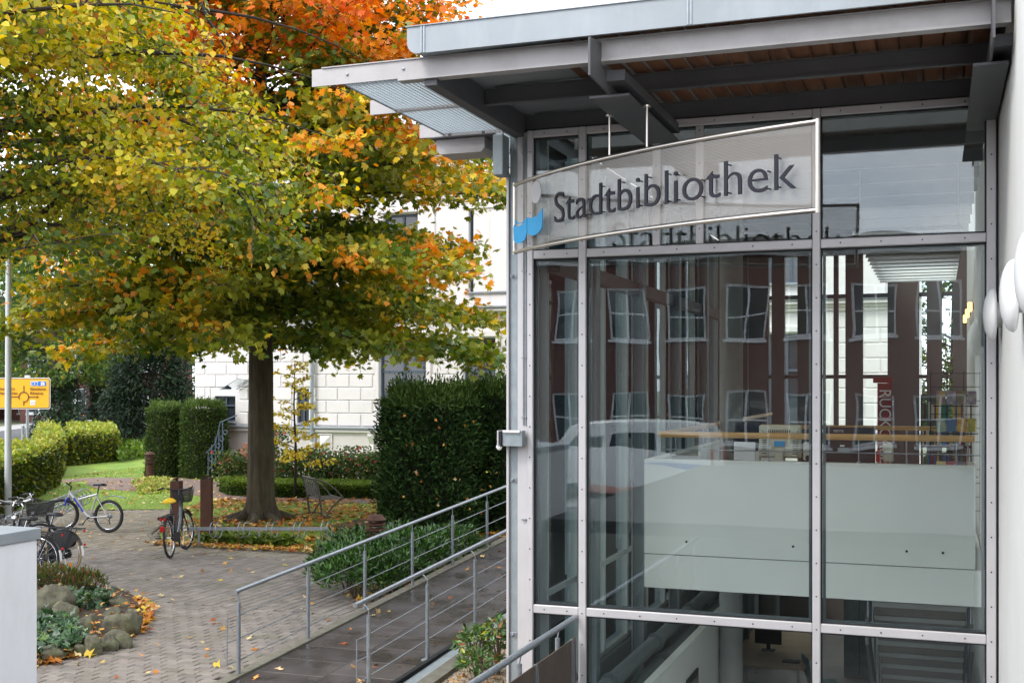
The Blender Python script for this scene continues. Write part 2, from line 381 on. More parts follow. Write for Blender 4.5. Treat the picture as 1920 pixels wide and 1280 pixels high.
# ------------------------------------------------------------------ geometry helpers
class MB:
    def __init__(s): s.v = []; s.f = []; s.rnd = None
    def add(s, vs_, fs):
        o = len(s.v)
        s.v += [tuple(v) for v in vs_]
        s.f += [tuple(i + o for i in f) for f in fs]
        return s
    def box(s, x0, x1, y0, y1, z0, z1, M4=None):
        vs_ = [Vector(p) for p in ((x0, y0, z0), (x1, y0, z0), (x1, y1, z0), (x0, y1, z0), (x0, y0, z1), (x1, y0, z1), (x1, y1, z1), (x0, y1, z1))]
        if M4: vs_ = [M4 @ v for v in vs_]
        return s.add(vs_, [(0, 3, 2, 1), (4, 5, 6, 7), (0, 1, 5, 4), (1, 2, 6, 5), (2, 3, 7, 6), (3, 0, 4, 7)])
    def cbox(s, x0, x1, y0, y1, z0, z1, c=0.005, M4=None):     # box with chamfered edges
        vs_ = []; idx = {}
        X = (x0, x1); Y = (y0, y1); Z = (z0, z1)
        for i in (0, 1):
            for j in (0, 1):
                for k in (0, 1):
                    dx, dy, dz = (c if i == 0 else -c), (c if j == 0 else -c), (c if k == 0 else -c)
                    for a in (0, 1, 2):                      # vertex lying on the face of axis a
                        p = [X[i] + dx, Y[j] + dy, Z[k] + dz]
                        p[a] = (X[i], Y[j], Z[k])[a]
                        idx[(i, j, k, a)] = len(vs_); vs_.append(Vector(p))
        F = []
        q = [(0, 0), (1, 0), (1, 1), (0, 1)]
        for side in (0, 1):
            F.append([idx[(side, a, b, 0)] for a, b in (q if side else q[::-1])])
            F.append([idx[(a, side, b, 1)] for a, b in (q[::-1] if side else q)])
            F.append([idx[(a, b, side, 2)] for a, b in (q if side else q[::-1])])
        for i in (0, 1):
            for j in (0, 1):
                F.append([idx[(0, i, j, 1)], idx[(1, i, j, 1)], idx[(1, i, j, 2)], idx[(0, i, j, 2)]])
                F.append([idx[(i, 0, j, 0)], idx[(i, 1, j, 0)], idx[(i, 1, j, 2)], idx[(i, 0, j, 2)]])
                F.append([idx[(i, j, 0, 0)], idx[(i, j, 1, 0)], idx[(i, j, 1, 1)], idx[(i, j, 0, 1)]])
                for k in (0, 1):
                    F.append([idx[(i, j, k, 0)], idx[(i, j, k, 1)], idx[(i, j, k, 2)]])
        if M4: vs_ = [M4 @ v for v in vs_]
        return s.add(vs_, F)
    def tube(s, pts, r, n=8, cap=True):
        pts = [Vector(p) for p in pts]
        rs = r if isinstance(r, (list, tuple)) else [r] * len(pts)
        base = len(s.v); nrm = None
        for i, p in enumerate(pts):
            d = (pts[min(i + 1, len(pts) - 1)] - pts[max(i - 1, 0)])
            if d.length < 1e-9: d = Vector((0, 0, 1))
            d.normalize()
            if nrm is None:
                nrm = d.orthogonal().normalized()
            else:
                nrm = (nrm - d * nrm.dot(d))
                nrm = nrm.normalized() if nrm.length > 1e-6 else d.orthogonal().normalized()
            b = d.cross(nrm)
            for k in range(n):
                a = 2 * math.pi * k / n
                s.v.append(tuple(p + (nrm * math.cos(a) + b * math.sin(a)) * rs[i]))
        for i in range(len(pts) - 1):
            for k in range(n):
                a = base + i * n + k; b_ = base + i * n + (k + 1) % n
                s.f.append((a, b_, b_ + n, a + n))
        if cap:
            s.f.append(tuple(base + k for k in range(n))[::-1])
            s.f.append(tuple(base + (len(pts) - 1) * n + k for k in range(n)))
        return s
    def ring(s, c, R, r, axis='y', n=32, m=8, a0=0, a1=2 * math.pi, sq=1.0):
        closed = abs(a1 - a0 - 2 * math.pi) < 1e-6
        pts = []
        c = Vector(c)
        cnt = n if closed else n + 1
        base = len(s.v)
        for i in range(cnt):
            a = a0 + (a1 - a0) * i / n
            if axis == 'y': u = Vector((math.cos(a), 0, math.sin(a))); w = Vector((0, 1, 0))
            elif axis == 'x': u = Vector((0, math.cos(a), math.sin(a))); w = Vector((1, 0, 0))
            else: u = Vector((math.cos(a), math.sin(a), 0)); w = Vector((0, 0, 1))
            for k in range(m):
                b = 2 * math.pi * k / m
                s.v.append(tuple(c + u * (R + r * math.cos(b)) + w * (r * sq * math.sin(b))))
        for i in range(n):
            for k in range(m):
                a = base + i * m + k; b_ = base + i * m + (k + 1) % m
                c_ = base + ((i + 1) % cnt) * m + k; d_ = base + ((i + 1) % cnt) * m + (k + 1) % m
                s.f.append((a, b_, d_, c_))
        return s
    def lathe(s, prof, c=(0, 0, 0), n=24, axis='z'):
        base = len(s.v); c = Vector(c)
        for r, h in prof:
            for k in range(n):
                a = 2 * math.pi * k / n
                if axis == 'z': p = Vector((r * math.cos(a), r * math.sin(a), h))
                elif axis == 'x': p = Vector((h, r * math.cos(a), r * math.sin(a)))
                else: p = Vector((r * math.cos(a), h, r * math.sin(a)))
                s.v.append(tuple(c + p))
        for i in range(len(prof) - 1):
            for k in range(n):
                a = base + i * n + k; b_ = base + i * n + (k + 1) % n
                s.f.append((a, b_, b_ + n, a + n))
        s.f.append(tuple(base + k for k in range(n))[::-1])
        s.f.append(tuple(base + (len(prof) - 1) * n + k for k in range(n)))
        return s
    def prism(s, poly, h0, h1, axis='z', M4=None):       # polygon extruded along an axis
        n = len(poly)
        def V_(p, h):
            if axis == 'z': v = Vector((p[0], p[1], h))
            elif axis == 'y': v = Vector((p[0], h, p[1]))
            else: v = Vector((h, p[0], p[1]))
            return M4 @ v if M4 else v
        vs_ = [V_(p, h0) for p in poly] + [V_(p, h1) for p in poly]
        fs = [tuple(range(n))[::-1], tuple(range(n, 2 * n))] + [(i, (i + 1) % n, (i + 1) % n + n, i + n) for i in range(n)]
        return s.add(vs_, fs)
    def sheet(s, poly, z):
        return s.add([(p[0], p[1], z) for p in poly], [tuple(range(len(poly)))])
    def mesh(s, name, m, smooth=False):
        me = bpy.data.meshes.new(name)
        me.from_pydata(s.v, [], s.f)
        me.materials.append(M[m] if isinstance(m, str) else m)
        if s.rnd is not None:
            a = me.attributes.new('rnd', 'FLOAT', 'POINT')
            a.data.foreach_set('value', s.rnd)
        if smooth: me.shade_smooth()
        me.update()
        return me
    def build(s, name, m, parent=None, smooth=False, **kw):
        me = s.mesh(name, m, smooth)
        if smooth == 'auto':
            me.set_sharp_from_angle(angle=math.radians(40))
        return link(name, me, parent, **kw)

def link(name, data, parent=None, label=None, cat=None, group=None, kind=None, loc=None, rotz=None, rot=None):
    o = bpy.data.objects.new(name, data)
    COL.objects.link(o)
    if parent is not None:
        o.parent = parent
        if 'wloc' in parent: o.matrix_parent_inverse = Matrix.Translation(-Vector(parent['wloc']))
    if label: o['label'] = label
    if cat: o['category'] = cat
    if group: o['group'] = group
    if kind: o['kind'] = kind
    if loc is not None: o.location = loc
    if rotz is not None: o.rotation_euler = (0, 0, rotz)
    if rot is not None: o.rotation_euler = rot
    return o
def thing(name, label, cat, loc=(0, 0, 0), group=None, world=True, rotz=0):
    """An Empty at a thing's base; with world=True its parts are written in world coordinates."""
    o = link(name, None, None, label, cat, group, loc=loc, rotz=rotz)
    if world: o['wloc'] = list(loc)
    return o
def copy_tree(o, parent=None):
    c = o.copy(); COL.objects.link(c)
    if parent is not None: c.parent = parent
    for ch in list(o.children): copy_tree(ch, c)
    return c
def structure(name, mb, m, smooth=False):
    return mb.build(name, m, None, smooth, kind='structure')

def holes_wall(mb, x0, x1, z0, z1, y0, y1, holes):
    """wall in the xz plane with rectangular openings (xa, xb, za, zb); y0 front, y1 back"""
    xs = sorted({x0, x1} | {min(max(h[i], x0), x1) for h in holes for i in (0, 1)})
    zs = sorted({z0, z1} | {min(max(h[i], z0), z1) for h in holes for i in (2, 3)})
    def solid(i, j):
        if i < 0 or j < 0 or i >= len(xs) - 1 or j >= len(zs) - 1: return False
        cx, cz = (xs[i] + xs[i + 1]) / 2, (zs[j] + zs[j + 1]) / 2
        return not any(h[0] < cx < h[1] and h[2] < cz < h[3] for h in holes)
    for i in range(len(xs) - 1):
        for j in range(len(zs) - 1):
            if not solid(i, j): continue
            a, b, c, d = xs[i], xs[i + 1], zs[j], zs[j + 1]
            mb.add([(a, y0, c), (b, y0, c), (b, y0, d), (a, y0, d)], [(0, 1, 2, 3)])
            mb.add([(a, y1, c), (b, y1, c), (b, y1, d), (a, y1, d)], [(3, 2, 1, 0)])
            if not solid(i - 1, j): mb.add([(a, y0, c), (a, y1, c), (a, y1, d), (a, y0, d)], [(3, 2, 1, 0)])
            if not solid(i + 1, j): mb.add([(b, y0, c), (b, y1, c), (b, y1, d), (b, y0, d)], [(0, 1, 2, 3)])
            if not solid(i, j - 1): mb.add([(a, y0, c), (b, y0, c), (b, y1, c), (a, y1, c)], [(3, 2, 1, 0)])
            if not solid(i, j + 1): mb.add([(a, y0, d), (b, y0, d), (b, y1, d), (a, y1, d)], [(0, 1, 2, 3)])

def inpoly(x, y, poly):
    c = False; n = len(poly); j = n - 1
    for i in range(n):
        xi, yi = poly[i][0], poly[i][1]; xj, yj = poly[j][0], poly[j][1]
        if (yi > y) != (yj > y) and x < (xj - xi) * (y - yi) / (yj - yi) + xi: c = not c
        j = i
    return c

# many small flat faces (leaves, needles, blades) in one mesh --------------------------------
LEAF_ROUND = (np.array([[0, 0, 0], [0.42, 0.18, 0.05], [0.38, 0.62, 0.06], [0, 1, -0.1], [-0.38, 0.62, 0.06], [-0.42, 0.18, 0.05]]), [(0, 1, 2, 3), (0, 3, 4, 5)])
LEAF_LONG = (np.array([[0, 0, 0], [0.17, 0.45, 0.04], [0, 1, -0.08], [-0.17, 0.45, 0.04]]), [(0, 1, 2), (0, 2, 3)])
def _lobed():
    v = []; f = []
    for a, l in ((-1.05, 0.62), (-0.5, 0.85), (0, 1.0), (0.5, 0.85), (1.05, 0.62)):
        o = len(v); ca, sa = math.cos(a), math.sin(a)
        for p in ((0, 0), (0.16, l * 0.6), (0, l), (-0.16, l * 0.6)):
            v.append((p[0] * ca + p[1] * sa, -p[0] * sa + p[1] * ca, -0.06 * p[1]))
        f += [(o, o + 1, o + 2, o + 3)]
    return np.array(v), f
LEAF_LOBED = _lobed()
LEAF_STAR = (np.array([[0, 0, 0], [0.35, 0.1, 0.02], [0.16, 0.42, 0], [0.5, 0.75, 0.05], [0, 0.68, 0], [0, 1.05, -0.05], [0, 0.68, 0], [-0.5, 0.75, 0.05], [-0.16, 0.42, 0], [-0.35, 0.1, 0.02]]),
             [(0, 1, 2), (0, 2, 3, 4), (0, 4, 5), (0, 4, 7, 8), (0, 8, 9)])
NEEDLE = (np.array([[-0.07, 0, 0], [0.07, 0, 0], [0.16, 0.6, 0.02], [0, 1, 0], [-0.16, 0.6, 0.02]]), [(0, 1, 2, 3, 4)])
BLADE = (np.array([[-0.05, 0, 0], [0.05, 0, 0], [0, 1, 0.0]]), [(0, 1, 2)])
def scatter(name, tpl, pos, direc, nrm, size, col, m, parent=None, **kw):
    """pos (n,3), direc = leaf axis, nrm = rough normal, size (n,), col (n,3)"""
    tv, tf = tpl
    n = len(pos)
    d = direc / (np.linalg.norm(direc, axis=1, keepdims=True) + 1e-9)
    w = np.cross(d, nrm); w /= (np.linalg.norm(w, axis=1, keepdims=True) + 1e-9)
    u = np.cross(w, d)
    k = len(tv)
    V_ = pos[:, None, :] + size[:, None, None] * (tv[None, :, 0:1] * w[:, None, :] + tv[None, :, 1:2] * d[:, None, :] + tv[None, :, 2:3] * u[:, None, :])
    V_ = V_.reshape(-1, 3).astype(np.float32)
    loops = np.concatenate([np.array(f) for f in tf]); lens = np.array([len(f) for f in tf])
    allloops = (loops[None, :] + (np.arange(n) * k)[:, None]).ravel().astype(np.int32)
    alllens = np.tile(lens, n)
    starts = np.concatenate([[0], np.cumsum(alllens)[:-1]]).astype(np.int32)
    me = bpy.data.meshes.new(name)
    me.vertices.add(len(V_)); me.vertices.foreach_set('co', V_.ravel())
    me.loops.add(len(allloops)); me.loops.foreach_set('vertex_index', allloops)
    me.polygons.add(len(starts)); me.polygons.foreach_set('loop_start', starts)
    me.update(calc_edges=True)
    a = me.attributes.new('Col', 'FLOAT_COLOR', 'POINT')
    cc = np.ones((n, k, 4), dtype=np.float32); cc[:, :, :3] = np.clip(col, 0, 1)[:, None, :]
    a.data.foreach_set('color', cc.ravel())
    me.materials.append(M[m])
    return link(name, me, parent, **kw)
def rnd_dirs(n, up=0.0, flat=1.0):
    d = RNG.normal(size=(n, 3)); d[:, 2] = d[:, 2] * flat + up
    return d / np.linalg.norm(d, axis=1, keepdims=True)
def pick(n, cols, w, jit=0.2):
    cols = np.array(cols); idx = RNG.choice(len(cols), n, p=np.array(w) / sum(w))
    return cols[idx] * (1 + RNG.uniform(-jit, jit, (n, 1))) * (1 + RNG.uniform(-jit / 3, jit / 3, (n, 3)))
def fnoise(p, s, seed=0.0):
    """cheap smooth pseudo noise of positions, -1..1"""
    x, y, z = p[:, 0] * s + seed, p[:, 1] * s + seed * 1.7, p[:, 2] * s * 1.3 + seed * 0.3
    return (np.sin(x * 1.9 + 1.3 * np.sin(y * 1.1 + z)) + np.sin(y * 2.3 + 1.1 * np.sin(z * 1.7 + x)) + np.sin(z * 2.1 + 1.5 * np.sin(x * 1.3 - y))) / 3

# ================================================================== THE GROUND
def gp(*pts): return [tuple(G(*p)[:2]) for p in pts]
YR = 33.0                                             # villa facade plane
def sheet_hole(x0, x1, y0, y1, z):
    hx0, hx1, hy0, hy1 = -3.08, .42, 9.1, 24.1
    mb = MB()
    mb.sheet([(x0, y0), (x1, y0), (x1, hy0), (x0, hy0)], z).sheet([(x0, hy0), (hx0, hy0), (hx0, min(hy1, y1)), (x0, min(hy1, y1))], z).sheet([(hx1, hy0), (x1, hy0), (x1, min(hy1, y1)), (hx1, min(hy1, y1))], z)
    if y1 > hy1: mb.sheet([(x0, hy1), (x1, hy1), (x1, y1), (x0, y1)], z)
    return mb
structure('ground', sheet_hole(-400, 400, -300, 500, -0.06), mat('distant ground', (0.13, 0.14, 0.08), 0.95, var=0.3, vscale=0.2))
KX0, KX1 = -6.62, -5.02                               # ramp edges
def ramp_z(y): return 0.0 if y < 9.6 else (y - 9.6) * 0.052
plaza = [(-22, 4), (-6.9, 4), (-6.9, 14.5), (-9.3, 18.3), (-13.6, 18.35), (-14.6, 19.6), (-16.8, 23.6), (-22.5, 21.5)]
structure('plaza_bed', sheet_hole(-26, 3, -6, 26, -0.045), 'joint')
lawn_poly = [(-9.3, 18.35), (-13.55, 18.4), (-14.6, 19.7), (-16.9, 23.8), (-22.3, 21.6), (-26, 22), (-44, 60), (-3.3, 60), (-3.3, 18.35)]
structure('lawn', MB().sheet(lawn_poly, -0.006), 'lawn')
def band(mid, w, z):
    mb = MB(); L_, R_ = [], []
    for i, p in enumerate(mid):
        a = Vector(mid[max(i - 1, 0)]); b = Vector(mid[min(i + 1, len(mid) - 1)])
        d = (b - a).normalized(); n = Vector((-d.y, d.x))
        ww = w[i] if isinstance(w, list) else w
        L_.append(tuple(Vector(p) + n * ww / 2)); R_.append(tuple(Vector(p) - n * ww / 2))
    for i in range(len(mid) - 1):
        mb.add([(*L_[i], z), (*R_[i], z), (*R_[i + 1], z), (*L_[i + 1], z)], [(0, 1, 2, 3)])
    return mb
path_mid = gp((60, 905), (170, 898), (250, 902), (300, 909), (340, 912), (400, 918), (480, 932), (600, 936), (740, 937), (950, 940))
structure('garden_path', band(path_mid, [1.0, 1.3, 3.2, 3.8, 3.4, 2.4, 1.7, 1.7, 1.7, 1.7], 0.004), 'path')
structure('garden_soil', MB().sheet([(-9.4, 18.3), (-6.75, 14.3), (-6.75, 27), (-12.2, 27), (-12.0, 22.0)], 0.006), 'soil')
# the street on the left: verge, cycle path, roadway
def street(name, off, w, z, m):
    a, b = W(-14.5, 24), W(-24, 110)
    d = Vector((b - a)[:2]).normalized(); n = Vector((-d.y, d.x))
    p0 = Vector(a[:2]) - d * 60; p1 = Vector(b[:2]) + d * 150
    structure(name, MB().sheet([tuple(p0 + n * off), tuple(p0 + n * (off + w)), tuple(p1 + n * (off + w)), tuple(p1 + n * off)], z), m)
street('pavement', 0.2, 1.6, 0.0, 'pavement')
street('cycle_path', 1.85, 1.5, 0.004, 'cyclepath')
street('verge', 3.4, 0.8, 0.0, 'pavement')
street('road', 4.3, 7.5, -0.012, 'asphalt')
street('far_pavement', 11.9, 2.6, 0.0, 'pavement')
structure('street_behind', MB().sheet([(-60, -26), (60, -26), (60, -6.5), (-60, -6.5)], -0.03), 'asphalt')

# pavers: three fields laid in different directions
paving = thing('plaza_paving', 'grey brown concrete block paving of the library forecourt', 'paving', (-11, 14, 0))
paving['kind'] = 'structure'
rock_c, rock_r = G(140, 1165), 2.0
bedpoly = gp((20, 1105), (120, 1086), (215, 1100), (262, 1122), (285, 1150), (272, 1180), (235, 1200), (150, 1232), (60, 1252), (-20, 1262))
cand = []
def lay(x0, x1, y0, y1, lx, ly, bond_along_x, m, gap):
    if bond_along_x:
        j = 0; y = y0
        while y < y1:
            x = x0 + (lx / 2 if j % 2 else 0)
            while x < x1:
                cand.append((x + lx / 2, y + ly / 2, lx - gap, ly - gap, m)); x += lx
            y += ly; j += 1
    else:
        i = 0; x = x0
        while x < x1:
            y = y0 + (ly / 2 if i % 2 else 0)
            while y < y1:
                cand.append((x + lx / 2, y + ly / 2, lx - gap, ly - gap, m)); y += ly
            x += lx; i += 1
lay(-17, -6.9, 6.0, 13.5, 0.21, 0.14, True, 'paver', 0.014)
lay(-21, -6.9, 13.5, 17.55, 0.14, 0.21, False, 'paver', 0.013)
lay(-22.5, -9.0, 17.55, 24.2, 0.20, 0.20, False, 'paver_green', 0.022)
pieces = []
for (x, y, w, d, m) in cand:
    if not inpoly(x, y, plaza) or inpoly(x, y, bedpoly): continue
    D = -x * SN + y * CS; L = x * CS + y * SN
    px = CX + F_PX * L / D; py = HOR + F_PX * 3 / D
    if px < -60 or px > 1000 or py > 1420: continue
    vis = (68 < px < 760 and py < 1290)
    pieces.append((-(1.0 if vis else 0.0), D, x, y, w, d, m))
pieces.sort()
meshes = {}
rest = {'paver': [MB(), []], 'paver_green': [MB(), []]}
for i, (_, D, x, y, w, d, m) in enumerate(pieces):
    dz = random.uniform(-0.0025, 0.0025); c = 0.005
    tx, ty = random.uniform(-0.012, 0.012), random.uniform(-0.012, 0.012)
    if i < 290 and m == 'paver':
        key = (m, w, d)
        if key not in meshes:
            meshes[key] = MB().cbox(-w / 2, w / 2, -d / 2, d / 2, -0.04, 0, c).mesh('paver', m)
        o = link('paver', meshes[key], paving, loc=(x, y, dz))
        o.rotation_euler = (tx, ty, random.uniform(-0.012, 0.012))
    else:
        mb, rn = rest[m]
        a, b = w / 2, d / 2; k = c
        zc = [dz + tx * -b + ty * a, dz + tx * -b - ty * a, dz + tx * b - ty * a, dz + tx * b + ty * a]
        o = [(-a, -b), (a, -b), (a, b), (-a, b)]; n_ = [(-a + k, -b + k), (a - k, -b + k), (a - k, b - k), (-a + k, b - k)]
        vs_ = [(x + p[0], y + p[1], -0.02) for p in o] + [(x + p[0], y + p[1], zc[q] - k) for q, p in enumerate(o)] + [(x + p[0], y + p[1], zc[q]) for q, p in enumerate(n_)]
        fs = [(8, 9, 10, 11)] + [(q, (q + 1) % 4, 4 + (q + 1) % 4, 4 + q) for q in range(4)] + [(4 + q, 4 + (q + 1) % 4, 8 + (q + 1) % 4, 8 + q) for q in range(4)]
        mb.add(vs_, fs); rn += [random.random()] * 12
for m, nm in (('paver', 'far_paver_field'), ('paver_green', 'grass_jointed_paver_field')):
    mb, rn = rest[m]; mb.rnd = rn
    mb.build(nm, m, paving, kind='stuff')
# kerb stones around the stone bed and along the lawn
def kerb_line(root, pts, w, h, m, seg=0.5, name='kerb_stone', z0=0.0):
    for i in range(len(pts) - 1):
        a, b = Vector((*pts[i][:2], 0)), Vector((*pts[i + 1][:2], 0))
        d = b - a; n = max(1, round(d.length / seg)); ang = math.atan2(d.y, d.x)
        for k in range(n):
            c = a + d * ((k + 0.5) / n)
            me = MB().cbox(-d.length / n / 2 + 0.004, d.length / n / 2 - 0.004, -w / 2, w / 2, -0.05, h, 0.008).mesh(name, m)
            link(name, me, root, loc=(c.x, c.y, z0 + random.uniform(-0.003, 0.003)), rotz=ang)
lawnkerb = thing('lawn_kerb', 'low concrete kerb along the front of the leaf strewn lawn', 'kerb', (-11, 18.3, 0))
kerb_line(lawnkerb, [(-9.0, 18.27), (-13.6, 18.3), (-14.7, 19.5), (-16.9, 23.6)], 0.08, 0.025, 'kerb', 1.0)
bedkerb = thing('bed_kerb', 'curved row of dark paving stones edging the rock bed', 'kerb', (*bedpoly[4], 0))
kerb_line(bedkerb, bedpoly[1:], 0.13, 0.006, 'paver', 0.3)

# ================================================================== RAMP
ramp = thing('access_ramp', 'wet dark slab ramp rising beside the glass pavilion', 'ramp', (-5.8, 9.6, 0))
RY0, RY1 = 6.5, 22.0
mb = MB()
mb.add([(KX0 + 0.01, RY0, -0.1), (KX1, RY0, -0.1), (KX1, 9.6, -0.1), (KX0 + 0.01, 9.6, -0.1)], [(0, 1, 2, 3)])
mb.prism([(RY0, -0.3), (RY1, -0.3), (RY1, ramp_z(RY1) - 0.035), (9.6, -0.035), (RY0, -0.035)], KX0 + 0.01, KX1, 'x')
mb.build('ramp_base', 'joint', ramp)
y = RY0; r = 0
slab_me = MB().cbox(-0.392, 0.392, -0.247, 0.247, -0.03, 0, 0.004).mesh('slab', 'slab')
sl = math.atan(0.052)
while y < RY1 - 0.5:
    for cix in (0, 1):
        x = KX0 + 0.4 + cix * 0.79 + 0.01
        yc = y + 0.25 + (0.0 if cix == 0 else 0.12)
        o = link('slab', slab_me, ramp, loc=(x, yc, ramp_z(yc) + random.uniform(-0.001, 0.001)))
        o.rotation_euler = (sl if yc > 9.6 else 0, 0, 0)
    y += 0.5
def long_strip(x0, x1, dz0, dz1, nm, m, root, y0=RY0, y1=RY1, seg=1.0):
    y = y0
    while y < y1 - 1e-6:
        yb = min(y + seg, y1)
        a, b = ramp_z(y), ramp_z(yb)
        vs_ = [(x0, y + .003, a + dz0), (x1, y + .003, a + dz0), (x1, yb - .003, b + dz0), (x0, yb - .003, b + dz0), (x0, y + .003, a + dz1), (x1, y + .003, a + dz1), (x1, yb - .003, b + dz1), (x0, yb - .003, b + dz1)]
        MB().add(vs_, [(0, 3, 2, 1), (4, 5, 6, 7), (0, 1, 5, 4), (1, 2, 6, 5), (2, 3, 7, 6), (3, 0, 4, 7)]).build(nm, m, root)
        y = yb
long_strip(KX1 + 0.005, KX1 + 0.055, -0.1, -0.07, 'drain_slot', 'hole', ramp, seg=15.5)
long_strip(KX1 + 0.06, KX1 + 0.19, -0.1, 0.0, 'edge_strip', 'galvflat', ramp, seg=3.0)
long_strip(KX1 + 0.195, KX1 + 0.36, -0.32, 0.012, 'kerb_stone', 'kerb', ramp, seg=1.0)
long_strip(KX0 - 0.13, KX0 - 0.002, -0.25, 0.018, 'kerb_stone', 'kerb', ramp, seg=1.0)

def railing(label, x, posts, y_start, y_end, z_off, bracket, wires, first_end):
    t = thing('handrail_fence', label, 'railing', (x, posts[0], ramp_z(posts[0])), group='galvanised railings of the ramp')
    H = 0.86
    hx = x - 0.07 if bracket else x
    zz = lambda y: ramp_z(y) + z_off
    kink = 9.6
    pts = [(hx, y_start, zz(y_start) + H)]
    if y_start < kink: pts.append((hx, kink + 0.0, zz(kink) + H))
    pts.append((hx, y_end, zz(y_end) + H))
    pts = [p for i, p in enumerate(pts) if i == 0 or p[1] > pts[i - 1][1]]
    MB().tube(pts, 0.0225, 14).build('top_rail', 'galv', t, smooth='auto')
    for y in posts:
        z0 = zz(y) - z_off
        MB().tube([(x, y, z0 - 0.05), (x, y, zz(y) + H - 0.12)], 0.021, 12).build('post', 'galv', t, smooth='auto')
        if bracket:
            MB().tube([(x, y, zz(y) + H - 0.13), (x, y, zz(y) + H - 0.07), (x - 0.03, y, zz(y) + H - 0.035), (hx, y, zz(y) + H - 0.01)], 0.0065, 8).build('bracket', 'galv', t)
        else:
            MB().tube([(x, y, zz(y) + H - 0.13), (x, y, zz(y) + H - 0.005)], 0.007, 8).build('bracket', 'galv', t)
        MB().cbox(x - 0.05, x + 0.05, y - 0.05, y + 0.05, z0 - 0.012, z0 + 0.012, 0.003).build('foot_plate', 'galv', t)
    wx = x - 0.032
    for h in wires:
        p = [(wx, first_end, zz(posts[0]) + h)]
        yy = posts[0]
        while yy < y_end:
            p.append((wx, yy, zz(yy) + h + 0.0)); yy += 0.7
        p.append((wx, y_end, zz(y_end) + h))
        MB().tube(p, 0.006, 6).build('rail_bar', 'galv', t)
    MB().tube([(wx, first_end, zz(posts[0]) + wires[0]), (wx, first_end, zz(posts[0]) + wires[-1])], 0.006, 6).build('end_bar', 'galv', t)
    return t
railing('galvanised railing on the far left edge of the dark ramp', KX0 - 0.06, [10.3 + 1.4 * i for i in range(9)], 10.24, 21.8, 0.0, False, (0.14, 0.36, 0.60), 10.14)
railing('galvanised railing on the near edge of the ramp next to the pavilion', KX1 - 0.04, [10.0 + 1.36 * i for i in range(9)], 9.86, 21.8, 0.05, True, (0.14, 0.34, 0.54), 9.82)

# gravel bed between ramp and pavilion
def gz(y): return max(0.02, min(0.32, 0.02 + (y - 10.0) * 0.06))
mb = MB()
for k in range(12):
    y0, y1 = 6.5 + k * 1.3, 6.5 + (k + 1) * 1.3
    a, b = gz(y0) - 0.05, gz(y1) - 0.05
    mb.add([(-4.67, y0, a), (-3.05, y0, a), (-3.05, y1, b), (-4.67, y1, b)], [(0, 1, 2, 3)])
structure('gravel_bed', mb, 'gravel')
n = 26000
gy = RNG.uniform(8.0, 19.5, n); gx = RNG.uniform(-4.66, -3.08, n)
gzz = np.array([gz(v) for v in gy]) - 0.05
tetra = (np.array([[-.5, -.4, 0], [.5, -.35, 0], [0, .55, 0], [0, 0, .55]]), [(0, 1, 3), (1, 2, 3), (2, 0, 3)])
scatter('pea_gravel', tetra, np.c_[gx, gy, gzz], rnd_dirs(n, 0, 0.2), np.tile([0, 0, 1.0], (n, 1)) + RNG.normal(0, .3, (n, 3)), RNG.uniform(.012, .03, n),
        pick(n, [(.32, .24, .16), (.5, .42, .33), (.2, .14, .09), (.62, .58, .5)], [4, 3, 3, 1]), 'dryleaf', kind='stuff', label='brown and cream pea gravel between ramp and glass pavilion')

# grass: blades on the lawn
def sample_poly(poly, n, cond=None):
    xs = [p[0] for p in poly]; ys = [p[1] for p in poly]; out = []
    while len(out) < n:
        x, y = random.uniform(min(xs), max(xs)), random.uniform(min(ys), max(ys))
        if inpoly(x, y, poly) and (cond is None or cond(x, y)): out.append((x, y))
    return np.array(out)
near_path = lambda x, y: min((x - p[0]) ** 2 + (y - p[1]) ** 2 for p in path_dense) < 1.0
path_dense = []
for i in range(len(path_mid) - 1):
    for k in range(8):
        path_dense.append(tuple(Vector(path_mid[i]).lerp(Vector(path_mid[i + 1]), k / 8)))
def pathclear(x, y):
    for i, p in enumerate(path_dense):
        w = (0.5, 0.65, 1.6, 1.9, 1.7, 1.2, 0.85, 0.85, 0.85, 0.85)[min(9, i // 8)]
        if (x - p[0]) ** 2 + (y - p[1]) ** 2 < w * w: return False
    return True
gl = sample_poly([(-9.3, 18.35), (-13.55, 18.4), (-14.6, 19.7), (-16.9, 23.8), (-22.3, 21.6), (-26, 26), (-27, 36), (-10, 36), (-7, 24)], 70000, pathclear)
n = len(gl)
gc = pick(n, [(.13, .23, .02), (.19, .29, .03), (.28, .34, .06), (.09, .16, .015)], [5, 4, 2, 2])
scatter('grass', BLADE, np.c_[gl, np.full(n, -0.006)], rnd_dirs(n, 1.6, .4), rnd_dirs(n, 0, .1), RNG.uniform(.03, .075, n), gc, 'grassblade', kind='stuff', label='short green grass of the lawn under the trees')

# fallen leaves
DRY = [(.62, .30, .07), (.50, .19, .03), (.34, .10, .02), (.68, .50, .24), (.66, .46, .06)]
def fallen(name, xy, z, size, label, tpl=LEAF_STAR, wts=(4, 4, 3, 3, 2)):
    n = len(xy)
    zz = z if isinstance(z, np.ndarray) else np.full(n, z)
    scatter(name, tpl, np.c_[xy, zz + RNG.uniform(0.004, 0.03, n)], rnd_dirs(n, 0, .25), np.tile([0, 0, 1.0], (n, 1)) + RNG.normal(0, .35, (n, 3)),
            size * RNG.uniform(.6, 1.3, n), pick(n, DRY, wts), 'dryleaf', kind='stuff', label=label)
lf = sample_poly([(-9.2, 18.4), (-13.5, 18.45), (-14.6, 19.7), (-16.9, 23.8), (-17.5, 26), (-9, 29), (-7, 24)], 5200, lambda x, y: random.random() < (0.9 if fnoise(np.array([[x, y, 0]]), .9)[0] > -.1 else .3))
